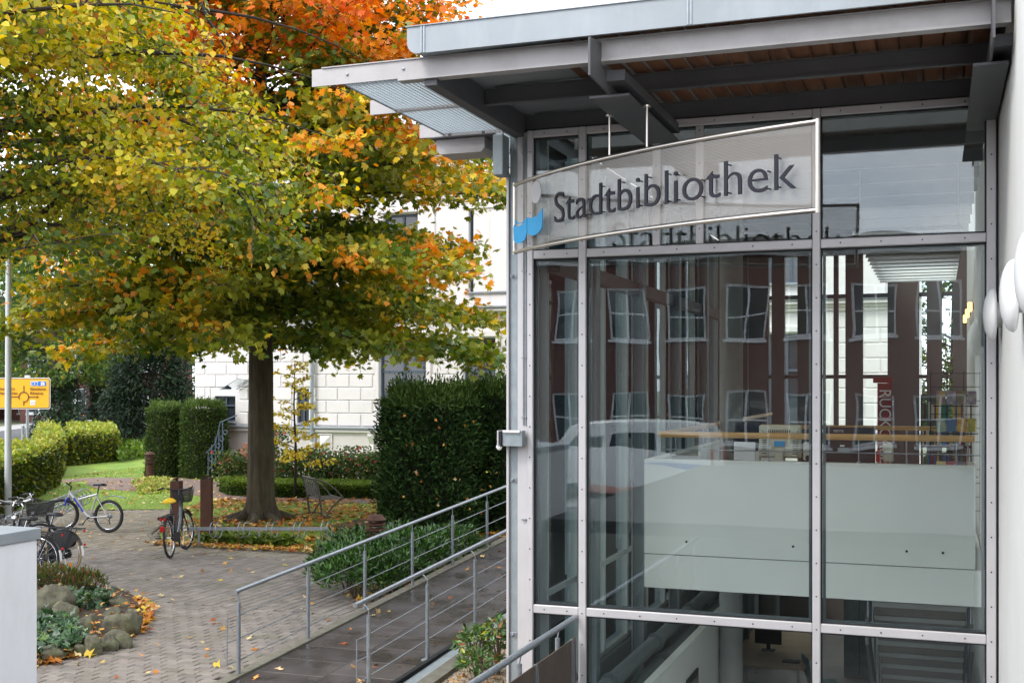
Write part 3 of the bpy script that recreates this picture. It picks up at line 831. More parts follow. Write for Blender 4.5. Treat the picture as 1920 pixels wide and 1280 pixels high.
fallen('fallen_leaves', lf, 0.012, .11, 'orange and tan oak leaves strewn over the lawn round the trunk', wts=(4, 6, 7, 2, 1))
lf = sample_poly([(-9.2, 18.2), (-13.8, 18.2), (-13.8, 18.6), (-9.2, 18.6)], 700)
fallen('fallen_leaves', lf, 0.03, .10, 'drift of tan leaves caught along the lawn kerb', wts=(5, 3, 1, 4, 2))
lf = sample_poly([(-26, 22), (-17, 24), (-17, 30), (-27, 36)], 700)
fallen('fallen_leaves', lf, 0.012, .09, 'few scattered leaves on the far lawn beyond the bicycle rack')
lf = sample_poly(plaza, 560, lambda x, y: y > 8)
fallen('fallen_leaves', lf, 0.004, .085, 'single dry leaves lying scattered on the block paving', wts=(5, 2, 1, 6, 3))
lf = sample_poly(plaza, 2600, lambda x, y: y > 8)
fallen('leaf_litter', lf, 0.001, .022, 'tiny leaf crumbs and grit in the joints of the block paving', tpl=LEAF_LONG, wts=(3, 2, 3, 3, 1))
xs = RNG.uniform(KX0 + .05, KX1 - .05, 46); ys = RNG.uniform(9.2, 19.5, 46)
fallen('fallen_leaves', np.c_[xs, ys], np.array([ramp_z(v) for v in ys]) + .004, .085, 'wet yellow and orange leaves on the dark ramp slabs')
xs = RNG.uniform(-4.6, -3.1, 260); ys = RNG.uniform(8.6, 19.0, 260)
fallen('fallen_leaves', np.c_[xs, ys], np.array([gz(v) for v in ys]) - .035, .08, 'brown leaves on the gravel beside the pavilion')
lf = sample_poly([(-6.8, 14.2), (-7.4, 14.0), (-9.6, 18.4), (-9.2, 18.6), (-6.8, 17)], 420)
fallen('fallen_leaves', lf, 0.01, .1, 'golden leaves gathered round the foot of the laurel')
bp = np.array(bedpoly)
pts = []
for i in range(3, len(bp) - 1):
    for k in range(95):
        t_ = random.random(); p = bp[i] * (1 - t_) + bp[i + 1] * t_
        c_ = np.array(rock_c[:2]); p = p + (c_ - p) * random.uniform(-0.01, 0.14) + RNG.normal(0, .03, 2)
        pts.append(p)
fallen('fallen_leaves', np.array(pts), 0.02, .12, 'orange leaves heaped along the edge of the rock bed', wts=(6, 5, 2, 3, 2))

# ================================================================== GLASS PAVILION
YF = 9.0
ZL, ZU, ZH = 1.19, 4.03, 5.0                          # lower transom, upper transom, head
WX = 0.40                                             # face of the white wall
pav = thing('library_pavilion', 'glass and steel library entrance pavilion with zinc edged flat roof', 'building', (-1.5, YF, 0))
def vx(px): return XY(px, YF - 0.05)
XC0, XC1 = vx(988), vx(1000)
mull = [(vx(987.5), vx(998.5)), (vx(1084), vx(1098)), (vx(1523), vx(1538)), (vx(1850), vx(1868))]
def screws(mb, pts, ax='y', s=0.0055):
    for (x, y, z) in pts:
        mb.lathe([(s, 0), (s, -0.004), (s * .5, -0.006)], (x, y, z), 8, 'y')
yf = YF - 0.045
for i, (a, b) in enumerate(mull):
    z1 = ZH + 0.03
    cap = MB().cbox(a, b, yf, YF - 0.012, -0.1, z1, 0.006).build('mullion', 'alu', pav)
    mb = MB(); zz = 0.2
    while zz < z1 - 0.1:
        screws(mb, [((a + b) / 2, yf, zz)]); zz += 0.245
    mb.build('screw', 'gasket', cap)
    MB().box(a - 0.012, b + 0.012, YF - 0.012, YF - 0.002, -0.1, z1).build('gasket', 'gasket', cap)
    MB().box(a + 0.004, b - 0.004, YF + 0.024, YF + 0.15, -0.1, z1).build('mullion_bar', 'inner_steel', cap)
for j, z in enumerate((ZL, ZU, ZH)):
    for i in range(3):
        a, b = mull[i][1] + 0.001, mull[i + 1][0] - 0.001
        h = 0.034 if j < 2 else 0.03
        cap = MB().cbox(a, b, yf + 0.004, YF - 0.012, z - h, z + h, 0.006).build('transom', 'alu', pav)
        MB().box(a, b, YF - 0.012, YF - 0.002, z - h - 0.012, z + h + 0.012).build('gasket', 'gasket', cap)
        MB().box(a, b, YF + 0.024, YF + 0.13, z - h + 0.004, z + h - 0.004).build('transom_bar', 'inner_steel', cap)
        n = max(2, round((b - a) / 0.27)); mb = MB()
        screws(mb, [(a + (b - a) * (k + 0.5) / n, yf + 0.004, z) for k in range(n)])
        mb.build('screw', 'gasket', cap)
for px in (1230, 1311):                               # short upper mullions
    x = vx(px); cap = MB().cbox(x - 0.03, x + 0.03, yf + 0.003, YF - 0.012, ZU + 0.036, ZH - 0.032, 0.005).build('mullion', 'alu', pav)
    screws(mb := MB(), [(x, yf + 0.003, ZU + 0.15 + 0.25 * k) for k in range(4)]); mb.build('screw', 'gasket', cap)
levels = [(-0.1, ZL), (ZL, ZU), (ZU, ZH)]
for i in range(3):
    for (za, zb) in levels:
        xs = [mull[i][1], mull[i + 1][0]]
        if za == ZU and i == 1: xs = [xs[0], vx(1230), vx(1311), xs[1]]
        for k in range(len(xs) - 1):
            pane = MB().box(xs[k] - 0.005, xs[k + 1] + 0.005, YF, YF + 0.022, za + 0.02, zb - 0.02)
            o = pane.build('glass_pane', 'glass', pav)
            if (za, zb) == levels[1]:
                a, b = xs[k] + 0.012, xs[k + 1] - 0.012
                gk = MB(); w = 0.02
                for (p, q, r_, s_) in ((a, a + w, za + .03, zb - .03), (b - w, b, za + .03, zb - .03)):
                    gk.box(p, q, YF + 0.024, YF + 0.05, r_, s_)
                gk.box(a + w + .001, b - w - .001, YF + 0.024, YF + 0.05, za + .034, za + .034 + w)
                gk.box(a + w + .001, b - w - .001, YF + 0.024, YF + 0.05, zb - .034 - w, zb - .034)
                gk.build('pane_frame', 'inner_steel', o)
# corner post left of the glass: stacked strips
def strip(p0, p1, y0, z0, z1, nm, m):
    return MB().cbox(vx(p0), vx(p1), y0, YF + 0.12, z0, z1, 0.003).build(nm, m, pav)
strip(968, 987, 8.975, -0.1, 5.02, 'corner_cladding', 'alu')
strip(953.5, 967.5, 8.985, -0.1, 5.02, 'corner_plate', 'galvflat')
strip(948.5, 953, 8.96, -0.1, 4.7, 'corner_flashing', 'alu')
strip(946.4, 948, 9.0, -0.1, 4.7, 'corner_gasket', 'gasket')
strip(945, 946.2, 9.01, -0.1, 4.7, 'corner_edge', 'alu')
MB().tube([(vx(980), 8.965, 2.66), (vx(980), 8.965, 4.98)], 0.006, 8).build('conduit', 'galv', pav)
MB().tube([(vx(984.2), 8.968, 2.66), (vx(984.2), 8.968, 4.98)], 0.005, 8).build('conduit', 'galv', pav)
for z in (1.9, 2.72, 3.2, 3.9, 4.5, 4.85):
    MB().cbox(vx(977), vx(987), 8.95, 8.972, z, z + 0.008, 0.001).build('conduit_clip', 'galv', pav)
for z in (4.87, 3.85, 2.2, 0.95):
    c = MB().cbox(vx(953.7), vx(967.3), 8.975, 8.984, z, z + 0.035, 0.002).build('plate_clamp', 'galv', pav)
    MB().lathe([(0.012, 0), (0.012, -0.012), (0.005, -0.02)], (vx(960), 8.975, z + 0.018), 10, 'y').build('bolt', 'galv', c)
# little cabinet, sensor box
MB().cbox(vx(936), vx(955) , 8.80, 8.95, 4.66, 4.985, 0.006).build('cable_box', 'galvflat', pav)
MB().tube([(vx(948), 8.9, 4.985), (vx(947), 8.9, 5.03), (vx(951), 8.9, 5.055), (vx(956), 8.92, 5.05)], 0.004, 6).build('cable', 'gasket', pav)
br = thing('sensor_box', 'scratched steel sensor box with white tube bracketed to the corner post', 'sensor', (vx(966), 8.9, 2.5))
MB().cbox(vx(949), vx(986), 8.86, 8.945, 2.495, 2.62, 0.003).build('housing', 'galvflat', br)
MB().tube([(vx(951.5), 8.85, 2.612), (vx(982.5), 8.85, 2.612)], 0.012, 12).build('tube', 'whiteplastic', br)
MB().cbox(vx(944.5), vx(948.7), 8.84, 8.95, 2.49, 2.615, 0.003).build('side_plate', 'blackmatt', br)
MB().cbox(vx(941.5), vx(944.2), 8.83, 8.95, 2.49, 2.62, 0.003).build('side_cover', 'alu', br)
MB().lathe([(0.001, -0.028), (0.018, -0.02), (0.026, 0), (0.018, 0.02), (0.001, 0.028)], (vx(943.5), 8.86, 2.488), 14).build('sensor_dome', 'lampwhite', br, smooth=True)

# ---- roof
BX = -2.01
def ubeam(name, x0, x1, y, z0=5.03, z1=5.165, w=0.075, t=0.012, m='dark_shaded_paint', fx0=None):
    o = MB().box(x0, x1, y, y + t, z0 + 0.018, z1).build(name, m, pav)
    f = fx0 if fx0 is not None else x0
    MB().box(f, x1, y - 0.012, y + w, z0, z0 + 0.0165).build('flange', m, o)
    MB().box(x0 + 0.08, x1, y - 0.01, y + w, z1 + 0.0015, z1 + 0.009).build('flange', m, o)
    return o
for i, y in enumerate((7.2, 8.09, 9.0)):
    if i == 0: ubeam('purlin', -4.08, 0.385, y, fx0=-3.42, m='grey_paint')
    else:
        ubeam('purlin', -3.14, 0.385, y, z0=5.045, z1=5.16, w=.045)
        MB().box(-4.08, -3.24, y, y + .012, 5.045, 5.155).build('fin', 'grey_paint', pav)
for k in range(1, 11):
    y = 9.0 + 0.9 * k
    MB().box(-4.08, -3.16, y, y + 0.012, 5.05, 5.15).build('fin', 'grey_paint', pav)
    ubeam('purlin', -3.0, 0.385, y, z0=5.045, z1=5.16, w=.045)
bolts = MB()
for (px, y) in ((635, 124), (760, 118)):
    p = P(px, y, 7.95); bolts.lathe([(0.01, 0), (0.01, -0.006), (0.004, -0.009)], (p.x, 7.199, 5.11), 10, 'y')
bolts.build('rivet', 'galv', pav)
def main_beam(x, fl, fr):
    web = MB().prism([(6.94, 4.885), (7.41, 4.872), (9.3, 4.872), (9.3, 4.998), (7.198, 4.998), (7.198, 5.15), (6.94, 5.118)], x - 0.007, x + 0.007, 'x').build('main_beam', 'dark_shaded_paint', pav)
    MB().cbox(fl, fr, 7.40, 9.3, 4.852, 4.870, 0.002).build('flange', 'dark_shaded_paint', web)
    MB().box(x + 0.008, x + 0.13, 7.30, 9.0, 4.93, 4.998).build('stiffener', 'dark_shaded_paint', web)
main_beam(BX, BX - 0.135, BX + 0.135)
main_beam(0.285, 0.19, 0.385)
MB().cbox(-3.235, -3.145, 7.215, 19.0, 4.985, 5.165, 0.003).build('edge_beam', 'dark_shaded_paint', pav)
mb = MB()
gx0, gx1 = -3.86, -3.24
x = gx0
while x <= gx1 + 1e-6: mb.box(x - .0015, x + .0015, 7.22, 14.4, 5.062, 5.080); x += 0.0345
y = 7.24
while y < 14.4: mb.box(gx0, gx1, y - .0013, y + .0013, 5.0665, 5.084); y += 0.0345
mb.build('grating', 'grate', pav, kind='stuff')
MB().box(gx0 - 0.012, gx0 - 0.003, 7.22, 14.4, 5.058, 5.09).build('grating_edge', 'galv', pav)
# boards under the roof
bw = 0.138
nb = int((0.385 + 3.14) / bw)
bm = {}
for (ya, yb) in ((7.225, 9.6),):
    L_ = yb - ya
    prof = [(-bw / 2 + .0015, -.004), (-bw / 2 + .012, -0.018), (-.03, -0.026), (.03, -0.026), (bw / 2 - .012, -0.018), (bw / 2 - .0015, -.004), (bw / 2 - .0015, .012), (-bw / 2 + .0015, .012)]
    me = MB().prism(prof, 0, L_, 'y').mesh('soffit_board', 'wood')
    for k in range(nb):
        link('soffit_board', me, pav, loc=(-3.14 + bw * (k + .5), ya, 5.215))
MB().box(-3.16, 0.395, 7.16, 9.6, 5.229, 5.24).build('roof_deck', 'darkwood', pav)
for k in range(4):
    MB().cbox(-3.10 + .87 * k, -3.10 + .87 * k + .86, 9.62, 10.53, 5.19, 5.21, .003).build('added_skylight_pane', 'glass_side', pav)  # full-width strip of panes added out of view to brighten the parapet
for k in range(5):
    MB().cbox(-.98, 0.37, 14.5 + .9 * k, 14.5 + .9 * k + .89, 5.19, 5.21, .003).build('added_skylight_pane', 'glass_side', pav)  # opening inferred from the louvres below, sized to keep them bright
MB().box(-3.16, -1.0, 10.55, 19.1, 5.19, 5.25).build('roof_deck', 'dark_ceiling', pav)
MB().box(-.999, .39, 10.55, 14.49, 5.19, 5.25).build('roof_deck', 'dark_ceiling', pav)
MB().box(-3.16, -3.11, 9.62, 10.88, 5.17, 5.25).build('roof_deck', 'dark_ceiling', pav)
fas = [(-3.30 + 0.075 - 0.075 * math.cos(a), 5.243 - 0.075 * math.sin(a)) for a in np.linspace(0, math.pi / 2, 8)]
MB().prism([(-3.30, 5.345)] + fas + [(0.40, 5.168), (0.40, 5.345)], 7.08, 7.10, 'y').build('zinc_fascia', 'zinc', pav)
MB().prism([(-3.29, 5.338)] + [(p[0] + .01, p[1] + .008) for p in fas] + [(0.395, 5.24), (0.395, 5.338)], 7.102, 9.6, 'y').build('roof_edge', 'zinc', pav)
for px in (793, 1293):
    x = XY(px, 7.08); MB().box(x - 0.016, x - 0.006, 7.074, 7.079, 5.17, 5.345).build('fascia_seam', 'galv', pav)
    MB().box(x + 0.004, x + 0.014, 7.074, 7.079, 5.17, 5.345).build('fascia_seam', 'galv', pav)
MB().box(-3.31, .4, 7.07, 7.3, 5.346, 5.352).build('coping', 'zinc', pav)
# floodlight under the grating
fl = thing('ceiling_light', 'grey box luminaire fixed under the grating of the canopy', 'light', (-3.65, 8.9, 4.85))
MB().prism([(-3.86, 4.90), (-3.83, 4.865), (-3.47, 4.865), (-3.44, 4.90), (-3.44, 4.985), (-3.86, 4.985)], 8.85, 9.12, 'y').build('housing', 'grey_paint', fl)
MB().cbox(-3.90, -3.34, 8.80, 9.16, 4.988, 5.0, 0.002).build('top_plate', 'dark_shaded_paint', fl)
for x in (-3.8, -3.5): MB().cbox(x - .01, x + .01, 8.97, 8.99, 5.0, 5.06, .002).build('hanger', 'dark_shaded_paint', fl)

# ---- white wall on the right with opal lamps
ww = MB().cbox(WX, 2.4, 3.2, 26, -2.0, 9.0, 0.01)
wall = ww.build('library_wall', 'whitewall', None, label='plain white rendered wall closing the pavilion on the right', cat='wall')
for k, (y, z, lab) in enumerate(((8.56, 3.46, 'smallest looking opal disc lamp on the white wall, next to the glass'), (6.3, 3.43, 'middle one of the three opal disc lamps on the white wall'), (5.1, 3.44, 'large opal disc lamp cut by the right picture edge'))):
    t = thing('wall_lamp', lab, 'lamp', (WX, y, z), group='opal disc lamps on the white wall')
    R = 0.18
    prof = [(0.0005, -0.118)] + [(R * math.sin(a), -0.052 - 0.066 * math.cos(a)) for a in np.linspace(0.08, math.pi / 2 - .08, 12)] + [(R, -0.050), (R * .97, -0.044)] + [(R * math.cos(a) * .97, -0.044 + 0.016 * math.sin(a)) for a in np.linspace(0.15, 1.2, 6)]
    MB().lathe(prof, (WX, y, z), 48, 'x').build('lamp_shade', 'lampwhite', t, smooth=True)
    MB().lathe([(0.085, -0.032), (0.085, 0.0)], (WX, y, z), 32, 'x').build('lamp_base', 'alu', t, smooth='auto')

# ---- side glazing, inner columns
SX = -3.07
cols = [10.1 + 1.77 * k for k in range(6)]
side_y = [YF + 0.16] + cols
for y in cols:
    o = MB().cbox(-2.97, -2.955, y - 0.06, y + 0.06, -1.8, 5.0, .002).cbox(-2.855, -2.84, y - 0.06, y + 0.06, -1.8, 5.0, .002).box(-2.955, -2.855, y - .006, y + .006, -1.8, 5.0).build('column', 'inner_steel', pav)
for y in cols + [c - 0.885 for c in cols] + [19.0]:
    MB().cbox(SX - 0.035, SX + 0.05, y - 0.025, y + 0.025, 0.40, 5.0, .003).build('side_mullion', 'side_frame', pav)
ys = sorted(cols + [c - 0.885 for c in cols] + [19.0]); ys = [YF + 0.14] + ys
for i in range(len(ys) - 1):
    a, b = ys[i] + .026, ys[i + 1] - .026
    if b - a < .1: continue
    for (za, zb) in ((0.42, 1.24), (1.29, 3.96), (4.04, 4.98)):
        MB().box(SX, SX + 0.018, a, b, za, zb).build('side_pane', 'glass_side', pav)
    for z in (0.405, 1.265, 4.0):
        MB().cbox(SX - 0.03, SX + 0.045, a, b, z - 0.024, z + 0.024, .003).build('side_transom', 'side_frame', pav)
MB().cbox(-3.0, -2.90, YF + 0.16, 19, 3.90, 4.03, .004).build('side_beam', 'brown_steel', pav)
MB().cbox(-3.12, -2.985, YF + .13, 24, -2.0, 0.375, .004).build('side_plinth', 'inner_steel', pav)
MB().box(-3.1, .4, 19.0, 19.2, 5.0, 5.19).build('rear_head', 'brown_steel', pav)
# rear glazing (y = 19)
for px, w in ((1386, .3), (1422, .34), (1460, .2), (1512, .26), (1568, .07), (1602, .26), (1694, .46), (1752, .22), (1800, .2)):
    x = XY(px, 19.0)
    MB().cbox(x - w / 2, x + w / 2, 18.92, 19.06, 1.46, 5.0, .004).build('rear_column', 'brown_steel', pav)
MB().box(-3.0, .4, 19.08, 19.1, 1.46, 4.99).build('rear_pane', 'glass_side', pav)
for z in (1.5, 3.1, 4.35): MB().cbox(-3.0, .4, 18.96, 19.07, z - .03, z + .03, .004).build('rear_transom', 'brown_steel', pav)
# mezzanine
PY = 10.5
X0p, X1p = XY(1208, PY), XY(1829, PY)
mezz = MB().cbox(X0p, WX - 0.03, PY + 0.002, 19.0, 1.145, 1.447, .004).build('mezzanine_slab', 'concrete', pav)
par = MB().cbox(X0p, X1p, PY, PY + 0.13, 1.454, 2.31, .004).build('parapet', 'concrete', pav)
MB().box(X0p + .01, X1p - .01, PY + .02, PY + .12, 1.44, 1.47).build('joint', 'gasket', par)
for px, py in ((1287, 1015), (1487, 1024), (1700, 1033), (1768, 1036)):
    x = XY(px, PY); MB().lathe([(0.011, 0), (0.009, -0.003)], (x, PY, ZAT(py, x, PY)), 12, 'y').build('anchor_hole', 'hole', par)
MB().cbox(X0p, X0p + 0.13, PY + 0.135, 18.9, 1.465, 2.31, .006).build('side_parapet', 'concrete', pav)
hr = thing('wooden_handrail', 'round beech handrail on thin steel posts above the concrete parapet', 'handrail', (-1, PY, 2.31))
xr0 = XY(1240, PY + .06)
MB().tube([(xr0, 18, 2.535), (xr0 + .0, PY + .07, 2.535)], 0.026, 16).build('side_rail', 'handwood', hr, smooth='auto')
MB().tube([(xr0 - .026, PY + .06, 2.535), (X1p - .005, PY + .06, 2.535)], 0.027, 16).build('rail', 'handwood', hr, smooth='auto')
MB().tube([(xr0, PY + .06, 2.40), (X1p + .04, PY + .06, 2.40), (X1p + .075, PY + .06, 2.38), (X1p + .085, PY + .06, 2.30), (X1p + .085, PY + .06, 1.5)], 0.006, 8).build('lower_rail', 'galv', hr)
MB().tube([(X1p + .085, PY + .06, 2.26), (X1p + .085, PY + .06, 1.45)], 0.017, 12).build('end_sleeve', 'galv', hr)
for px in (1258, 1441, 1610, 1793):
    x = XY(px, PY + .06); MB().tube([(x, PY + .06, 2.31), (x, PY + .06, 2.51)], 0.006, 8).lathe([(.018, 2.31), (.014, 2.325)], (x, PY + .06, 0), 12).build('post', 'galv', hr)
for y in (11.2, 12.6, 14, 15.4): MB().tube([(xr0, y, 2.31), (xr0, y, 2.51)], 0.006, 8).lathe([(.018, 2.31), (.014, 2.325)], (xr0, y, 0), 12).build('post', 'galv', hr)
hr2 = thing('wooden_handrail', 'darker wooden handrail further back behind the desk with monitors', 'handrail', (-.5, 13.8, 1.46))
MB().tube([(XY(1411, 13.8), 13.8, 2.50), (XY(1828, 13.8), 13.8, 2.50)], 0.025, 14).build('rail', 'handwood', hr2, smooth='auto')
for px in (1425, 1560, 1700, 1815): x = XY(px, 13.8); MB().tube([(x, 13.8, 1.445), (x, 13.8, 2.48)], .01, 8).build('post', 'galv', hr2)
# louvres under the ceiling, lamps
lv = thing('ceiling_louvres', 'white louvre slats under the pavilion ceiling at the back right', 'louvres', (-.3, 12, 4.35))
lx0, lx1 = -0.75, 0.22
for k in range(14):
    y = 11.4 + 0.42 * k
    m4 = Matrix.Translation((0, y, 4.40)) @ Matrix.Rotation(math.radians(16), 4, 'X')
    MB().cbox(lx0, lx1, -.11, .11, -.008, .008, .002, m4).build('slat', 'louvre', lv)
for x in (lx0 + .05, lx1 - .05): MB().tube([(x, 11.3, 4.44), (x, 17.1, 4.44)], .008, 6).build('suspension_bar', 'galv', lv)
for x in (lx0 + .05, lx1 - .05):
    for y in (11.6, 16.6): MB().tube([(x, y, 4.44), (x, y, 5.0)], .004, 6).build('suspension_rod', 'galv', lv)
for k, y in enumerate((15.2, 16.6, 18.0)):
    t = thing('wall_sconce', ('nearest', 'middle', 'farthest')[k] + ' of three small warm lit lamps on the inner wall', 'lamp', (WX, y, 3.9), group='warm lamps inside')
    MB().cbox(WX - .07, WX - .02, y - .05, y + .05, 3.86, 3.97, .006).build('lamp_glass', 'warmlamp', t)
    MB().cbox(WX - .019, WX, y - .05, y + .05, 3.88, 3.96, .003).build('bracket', 'galv', t)
# round columns
for k, (px, y, r, lab) in enumerate(((1371, 13.0, .128, 'thick round grey concrete column left of the reading desk'), (1440, 20.5, .16, 'slim round column in the basement beside the computer table'))):
    x = XY(px, y); z1 = 5.0 if k == 0 else 1.1
    o = MB().lathe([(r, -1.8), (r, z1)], (x, y, 0), 28).build('round_column', 'concrete_dark', None, smooth='auto', label=lab, cat='column', group='round columns')
# right inner end of basement, floor, stairs
bs = MB().box(-3.0, .4, 9.2, 24, -2.0, -1.8)
o = structure('basement_floor', bs, 'darkfloor')
MB().box(-3.12, .4, 24, 24.2, -2, 1.44).build('basement_rear_wall', 'dark_ceiling', pav)
MB().box(-3.0, .4, 19.2, 21.0, 1.15, 1.44).build('basement_roof', 'concrete_dark', pav)
for k in range(4): MB().cbox(-2.98 + .84 * k, -2.98 + .84 * k + .83, 21.02, 23.98, 1.36, 1.38, .003).build('added_skylight_pane', 'glass_side', pav)  # rooflight added to bring daylight into the basement
MB().cbox(-2.36, -2.28, YF + 0.2, 13.4, -1.8, 0.46, .004).build('stairwell_wall', 'concrete', pav)
pic = MB().cbox(-2.279, -2.262, 11.2, 11.75, -.35, .15, .003).build('framed_picture', 'blackmatt', None, label='dark framed picture on the pale stairwell wall', cat='picture')
MB().box(-2.261, -2.258, 11.26, 11.69, -.29, .09).build('print', mat('abstract print', (.05, .05, .05), .6, col2=(.5, .5, .5), vscale=9), pic)
st = thing('staircase', 'dark concrete stair descending behind the glass under the gallery', 'stairs', (-.2, 12, 0))
sx0, sx1 = XY(1652, 13.0), XY(1806, 13.0)
for k in range(14):
    y = 11.3 + 0.28 * k; z = 1.0 - 0.175 * k
    MB().cbox(sx0, sx1, y, y + 0.30, z - 0.05, z, .006).build('tread', 'concrete_dark', st)
    MB().box(sx0 + .01, sx1 - .01, y + .27, y + .29, z - .17, z - .052).build('riser', 'darkfloor', st)
for x in (sx0 - .05, sx1 + .04):
    MB().tube([(x, 11.3, 1.9), (x, 15.2, -.55)], .02, 12).build('handrail', 'galv', st)
    for k in range(5):
        y = 11.5 + .9 * k; z = .9 - .175 * (.9 / .28) * k
        MB().tube([(x, y, z - .1), (x, y, 1.9 - (y - 11.3) * .628)], .012, 8).build('baluster', 'galv', st)
    MB().prism([(11.3, .85), (15.2, -1.58), (15.2, -1.8), (11.3, .6)], x - .015, x + .015, 'x').build('stringer', 'dark_shaded_paint', st)
# heating pipes
hp = thing('heating_pipes', 'pair of thick grey heating pipes with ribbed joints along the inner sill', 'pipes', (-2.72, 10, .2))
for (x, z) in ((-2.73, .35), (-2.66, .15)):
    ya = YF + .2
    for y in cols[:5] + [18.8]:
        MB().tube([(x, ya + .1, z), (x, ya + .12, z), (x, y - .12, z), (x, y - .1, z)], [.05, .075, .075, .05], 18).build('pipe', 'inner_steel', hp, smooth='auto')
        MB().tube([(x, y - .1, z), (x, y + .1, z)], .028, 12).build('pipe_joint', 'inner_steel', hp, smooth='auto')
        fb = MB().lathe([(.094, y - .012), (.094, y + .012)], (x, 0, z), 20, 'y')
        for a in range(12):
            m4 = Matrix.Translation((x, y - .02, z)) @ Matrix.Rotation(a * math.pi / 6, 4, 'Y')
            fb.box(.04, .09, -.012, .004, -.004, .004, m4)
        fb.build('joint_flange', 'inner_steel', hp)
        ya = y
# ---- furniture inside
dk = thing('reception_desk', 'dark reception desk behind the concrete parapet carrying the monitors', 'desk', (-.9, 11.6, 1.445))
dx0, dx1 = XY(1370, 11.4), XY(1720, 11.4)
MB().cbox(dx0, dx1, 11.15, 11.95, 2.17, 2.205, .004).build('desk_top', 'darkwood', dk)
for x in (dx0 + .02, dx1 - .06): MB().cbox(x, x + .04, 11.2, 11.9, 1.446, 2.168, .004).build('side_panel', 'darkwood', dk)
MB().cbox(dx0 + .07, dx1 - .07, 11.88, 11.9, 1.6, 2.168, .003).build('modesty_panel', 'darkwood', dk)
def on_desk(name, lab, cat): return thing(name, lab, cat, (0, 0, 0))
def pbox(mb_px0, mb_px1, py0, py1, y, dy, c=.004, nm='body', m='beige', root=None):
    x0, x1 = XY(mb_px0, y), XY(mb_px1, y)
    z0, z1 = ZAT(py1, x0, y), ZAT(py0, x0, y)
    return MB().cbox(x0, x1, y, y + dy, z0, z1, c).build(nm, m, root)
def stand_thing(name, lab, cat, px, y): return thing(name, lab, cat, (XY(px, y), y, 2.205))
t = stand_thing('monitor', 'beige computer monitor seen from behind on the reception desk', 'monitor', 1462, 11.4)
x0, x1 = XY(1423, 11.4), XY(1502, 11.4)
b_ = MB().cbox(x0, x1, 11.4, 11.46, 2.29, 2.60, .012).build('casing', 'beige', t)
MB().cbox(x0 + .03, x1 - .03, 11.37, 11.399, 2.30, 2.56, .008).build('back_cover', 'beige', t)
gr = MB()
for k in range(12): gr.box(x0 + .09 + k * .018, x0 + .098 + k * .018, 11.366, 11.369, 2.52, 2.56)
for s_ in (x0 + .035, x1 - .075):
    for k in range(9): gr.box(s_, s_ + .04, 11.366, 11.369, 2.33 + k * .018, 2.336 + k * .018)
gr.build('vent_slots', 'hole', t, kind='stuff')
MB().cbox((x0 + x1) / 2 - .05, (x0 + x1) / 2 + .05, 11.363, 11.369, 2.40, 2.45, .002).build('sticker', 'logoblue', t)
MB().cbox((x0 + x1) / 2 - .04, (x0 + x1) / 2 + .04, 11.34, 11.36, 2.215, 2.38, .005).build('stand', 'beige', t)
MB().cbox((x0 + x1) / 2 - .1, (x0 + x1) / 2 + .1, 11.3, 11.5, 2.205, 2.22, .004).build('foot', 'beige', t)
t = stand_thing('paper_holder', 'white upright panel at the left end of the desk', 'panel', 1395, 11.3)
pbox(1376, 1416, 828, 863, 11.3, .02, .003, 'panel', 'whiteplastic', t)
MB().cbox(XY(1376, 11.3), XY(1416, 11.3), 11.25, 11.4, 2.205, 2.215, .002).build('foot', 'whiteplastic', t)
t = stand_thing('black_monitor', 'black flat monitor turned sideways near the left end of the desk', 'monitor', 1403, 11.7)
m4 = Matrix.Translation((XY(1400, 11.7), 11.7, 2.46)) @ Matrix.Rotation(math.radians(62), 4, 'Z') @ Matrix.Rotation(math.radians(8), 4, 'X')
MB().cbox(-.2, .2, -.015, .015, -.14, .16, .005, m4).build('screen', 'blackmatt', t)
MB().tube([(XY(1400, 11.7), 11.7, 2.21), (XY(1400, 11.7), 11.7, 2.40)], .018, 10).build('stand', 'blackmatt', t)
MB().lathe([(.09, 2.205), (.085, 2.218)], (XY(1400, 11.7), 11.7, 0), 20).build('foot', 'blackmatt', t)
t = stand_thing('speaker', 'small beige speaker box beside the beige monitor', 'speaker', 1516, 11.35)
pbox(1506, 1524, 829, 862, 11.35, .1, .008, 'casing', 'beige', t)
MB().lathe([(.025, 0), (.02, -.004)], (XY(1515, 11.35), 11.35, 2.30), 14, 'y').build('grille', 'blackmatt', t)
t = stand_thing('black_monitor', 'wide black monitor back with small label under its upper edge', 'monitor', 1592, 11.35)
x0, x1 = XY(1546, 11.35), XY(1641, 11.35)
BLKMON = t
MB().cbox(x0, x1, 11.35, 11.39, 2.25, 2.59, .008).build('casing', 'blackmatt', t)
MB().cbox(x0 + .12, x0 + .22, 11.343, 11.349, 2.36, 2.40, .002).build('label', 'galvflat', t)
MB().cbox(x0 + .14, x0 + .18, 11.343, 11.349, 2.41, 2.425, .001).build('label', 'whiteplastic', t)
MB().cbox((x0 + x1) / 2 - .11, (x0 + x1) / 2 + .11, 11.3, 11.48, 2.205, 2.222, .004).build('foot', 'blackmatt', t)
MB().cbox((x0 + x1) / 2 - .03, (x0 + x1) / 2 + .03, 11.36, 11.385, 2.222, 2.25, .003).build('stand', 'blackmatt', t)
t = stand_thing('telephone', 'cream coloured upright device right of the black monitor', 'device', 1662, 11.35)
pbox(1655, 1675, 831, 866, 11.35, .1, .012, 'casing', 'beige', t)
MB().cbox(XY(1659, 11.35), XY(1671, 11.35), 11.343, 11.349, 2.36, 2.38, .001).build('button_strip', 'whiteplastic', t)
t = stand_thing('folder', 'red folder spine between black monitor and cream device', 'folder', 1645, 11.3)
pbox(1642, 1649, 846, 866, 11.3, .2, .002, 'spine', 'red', t)
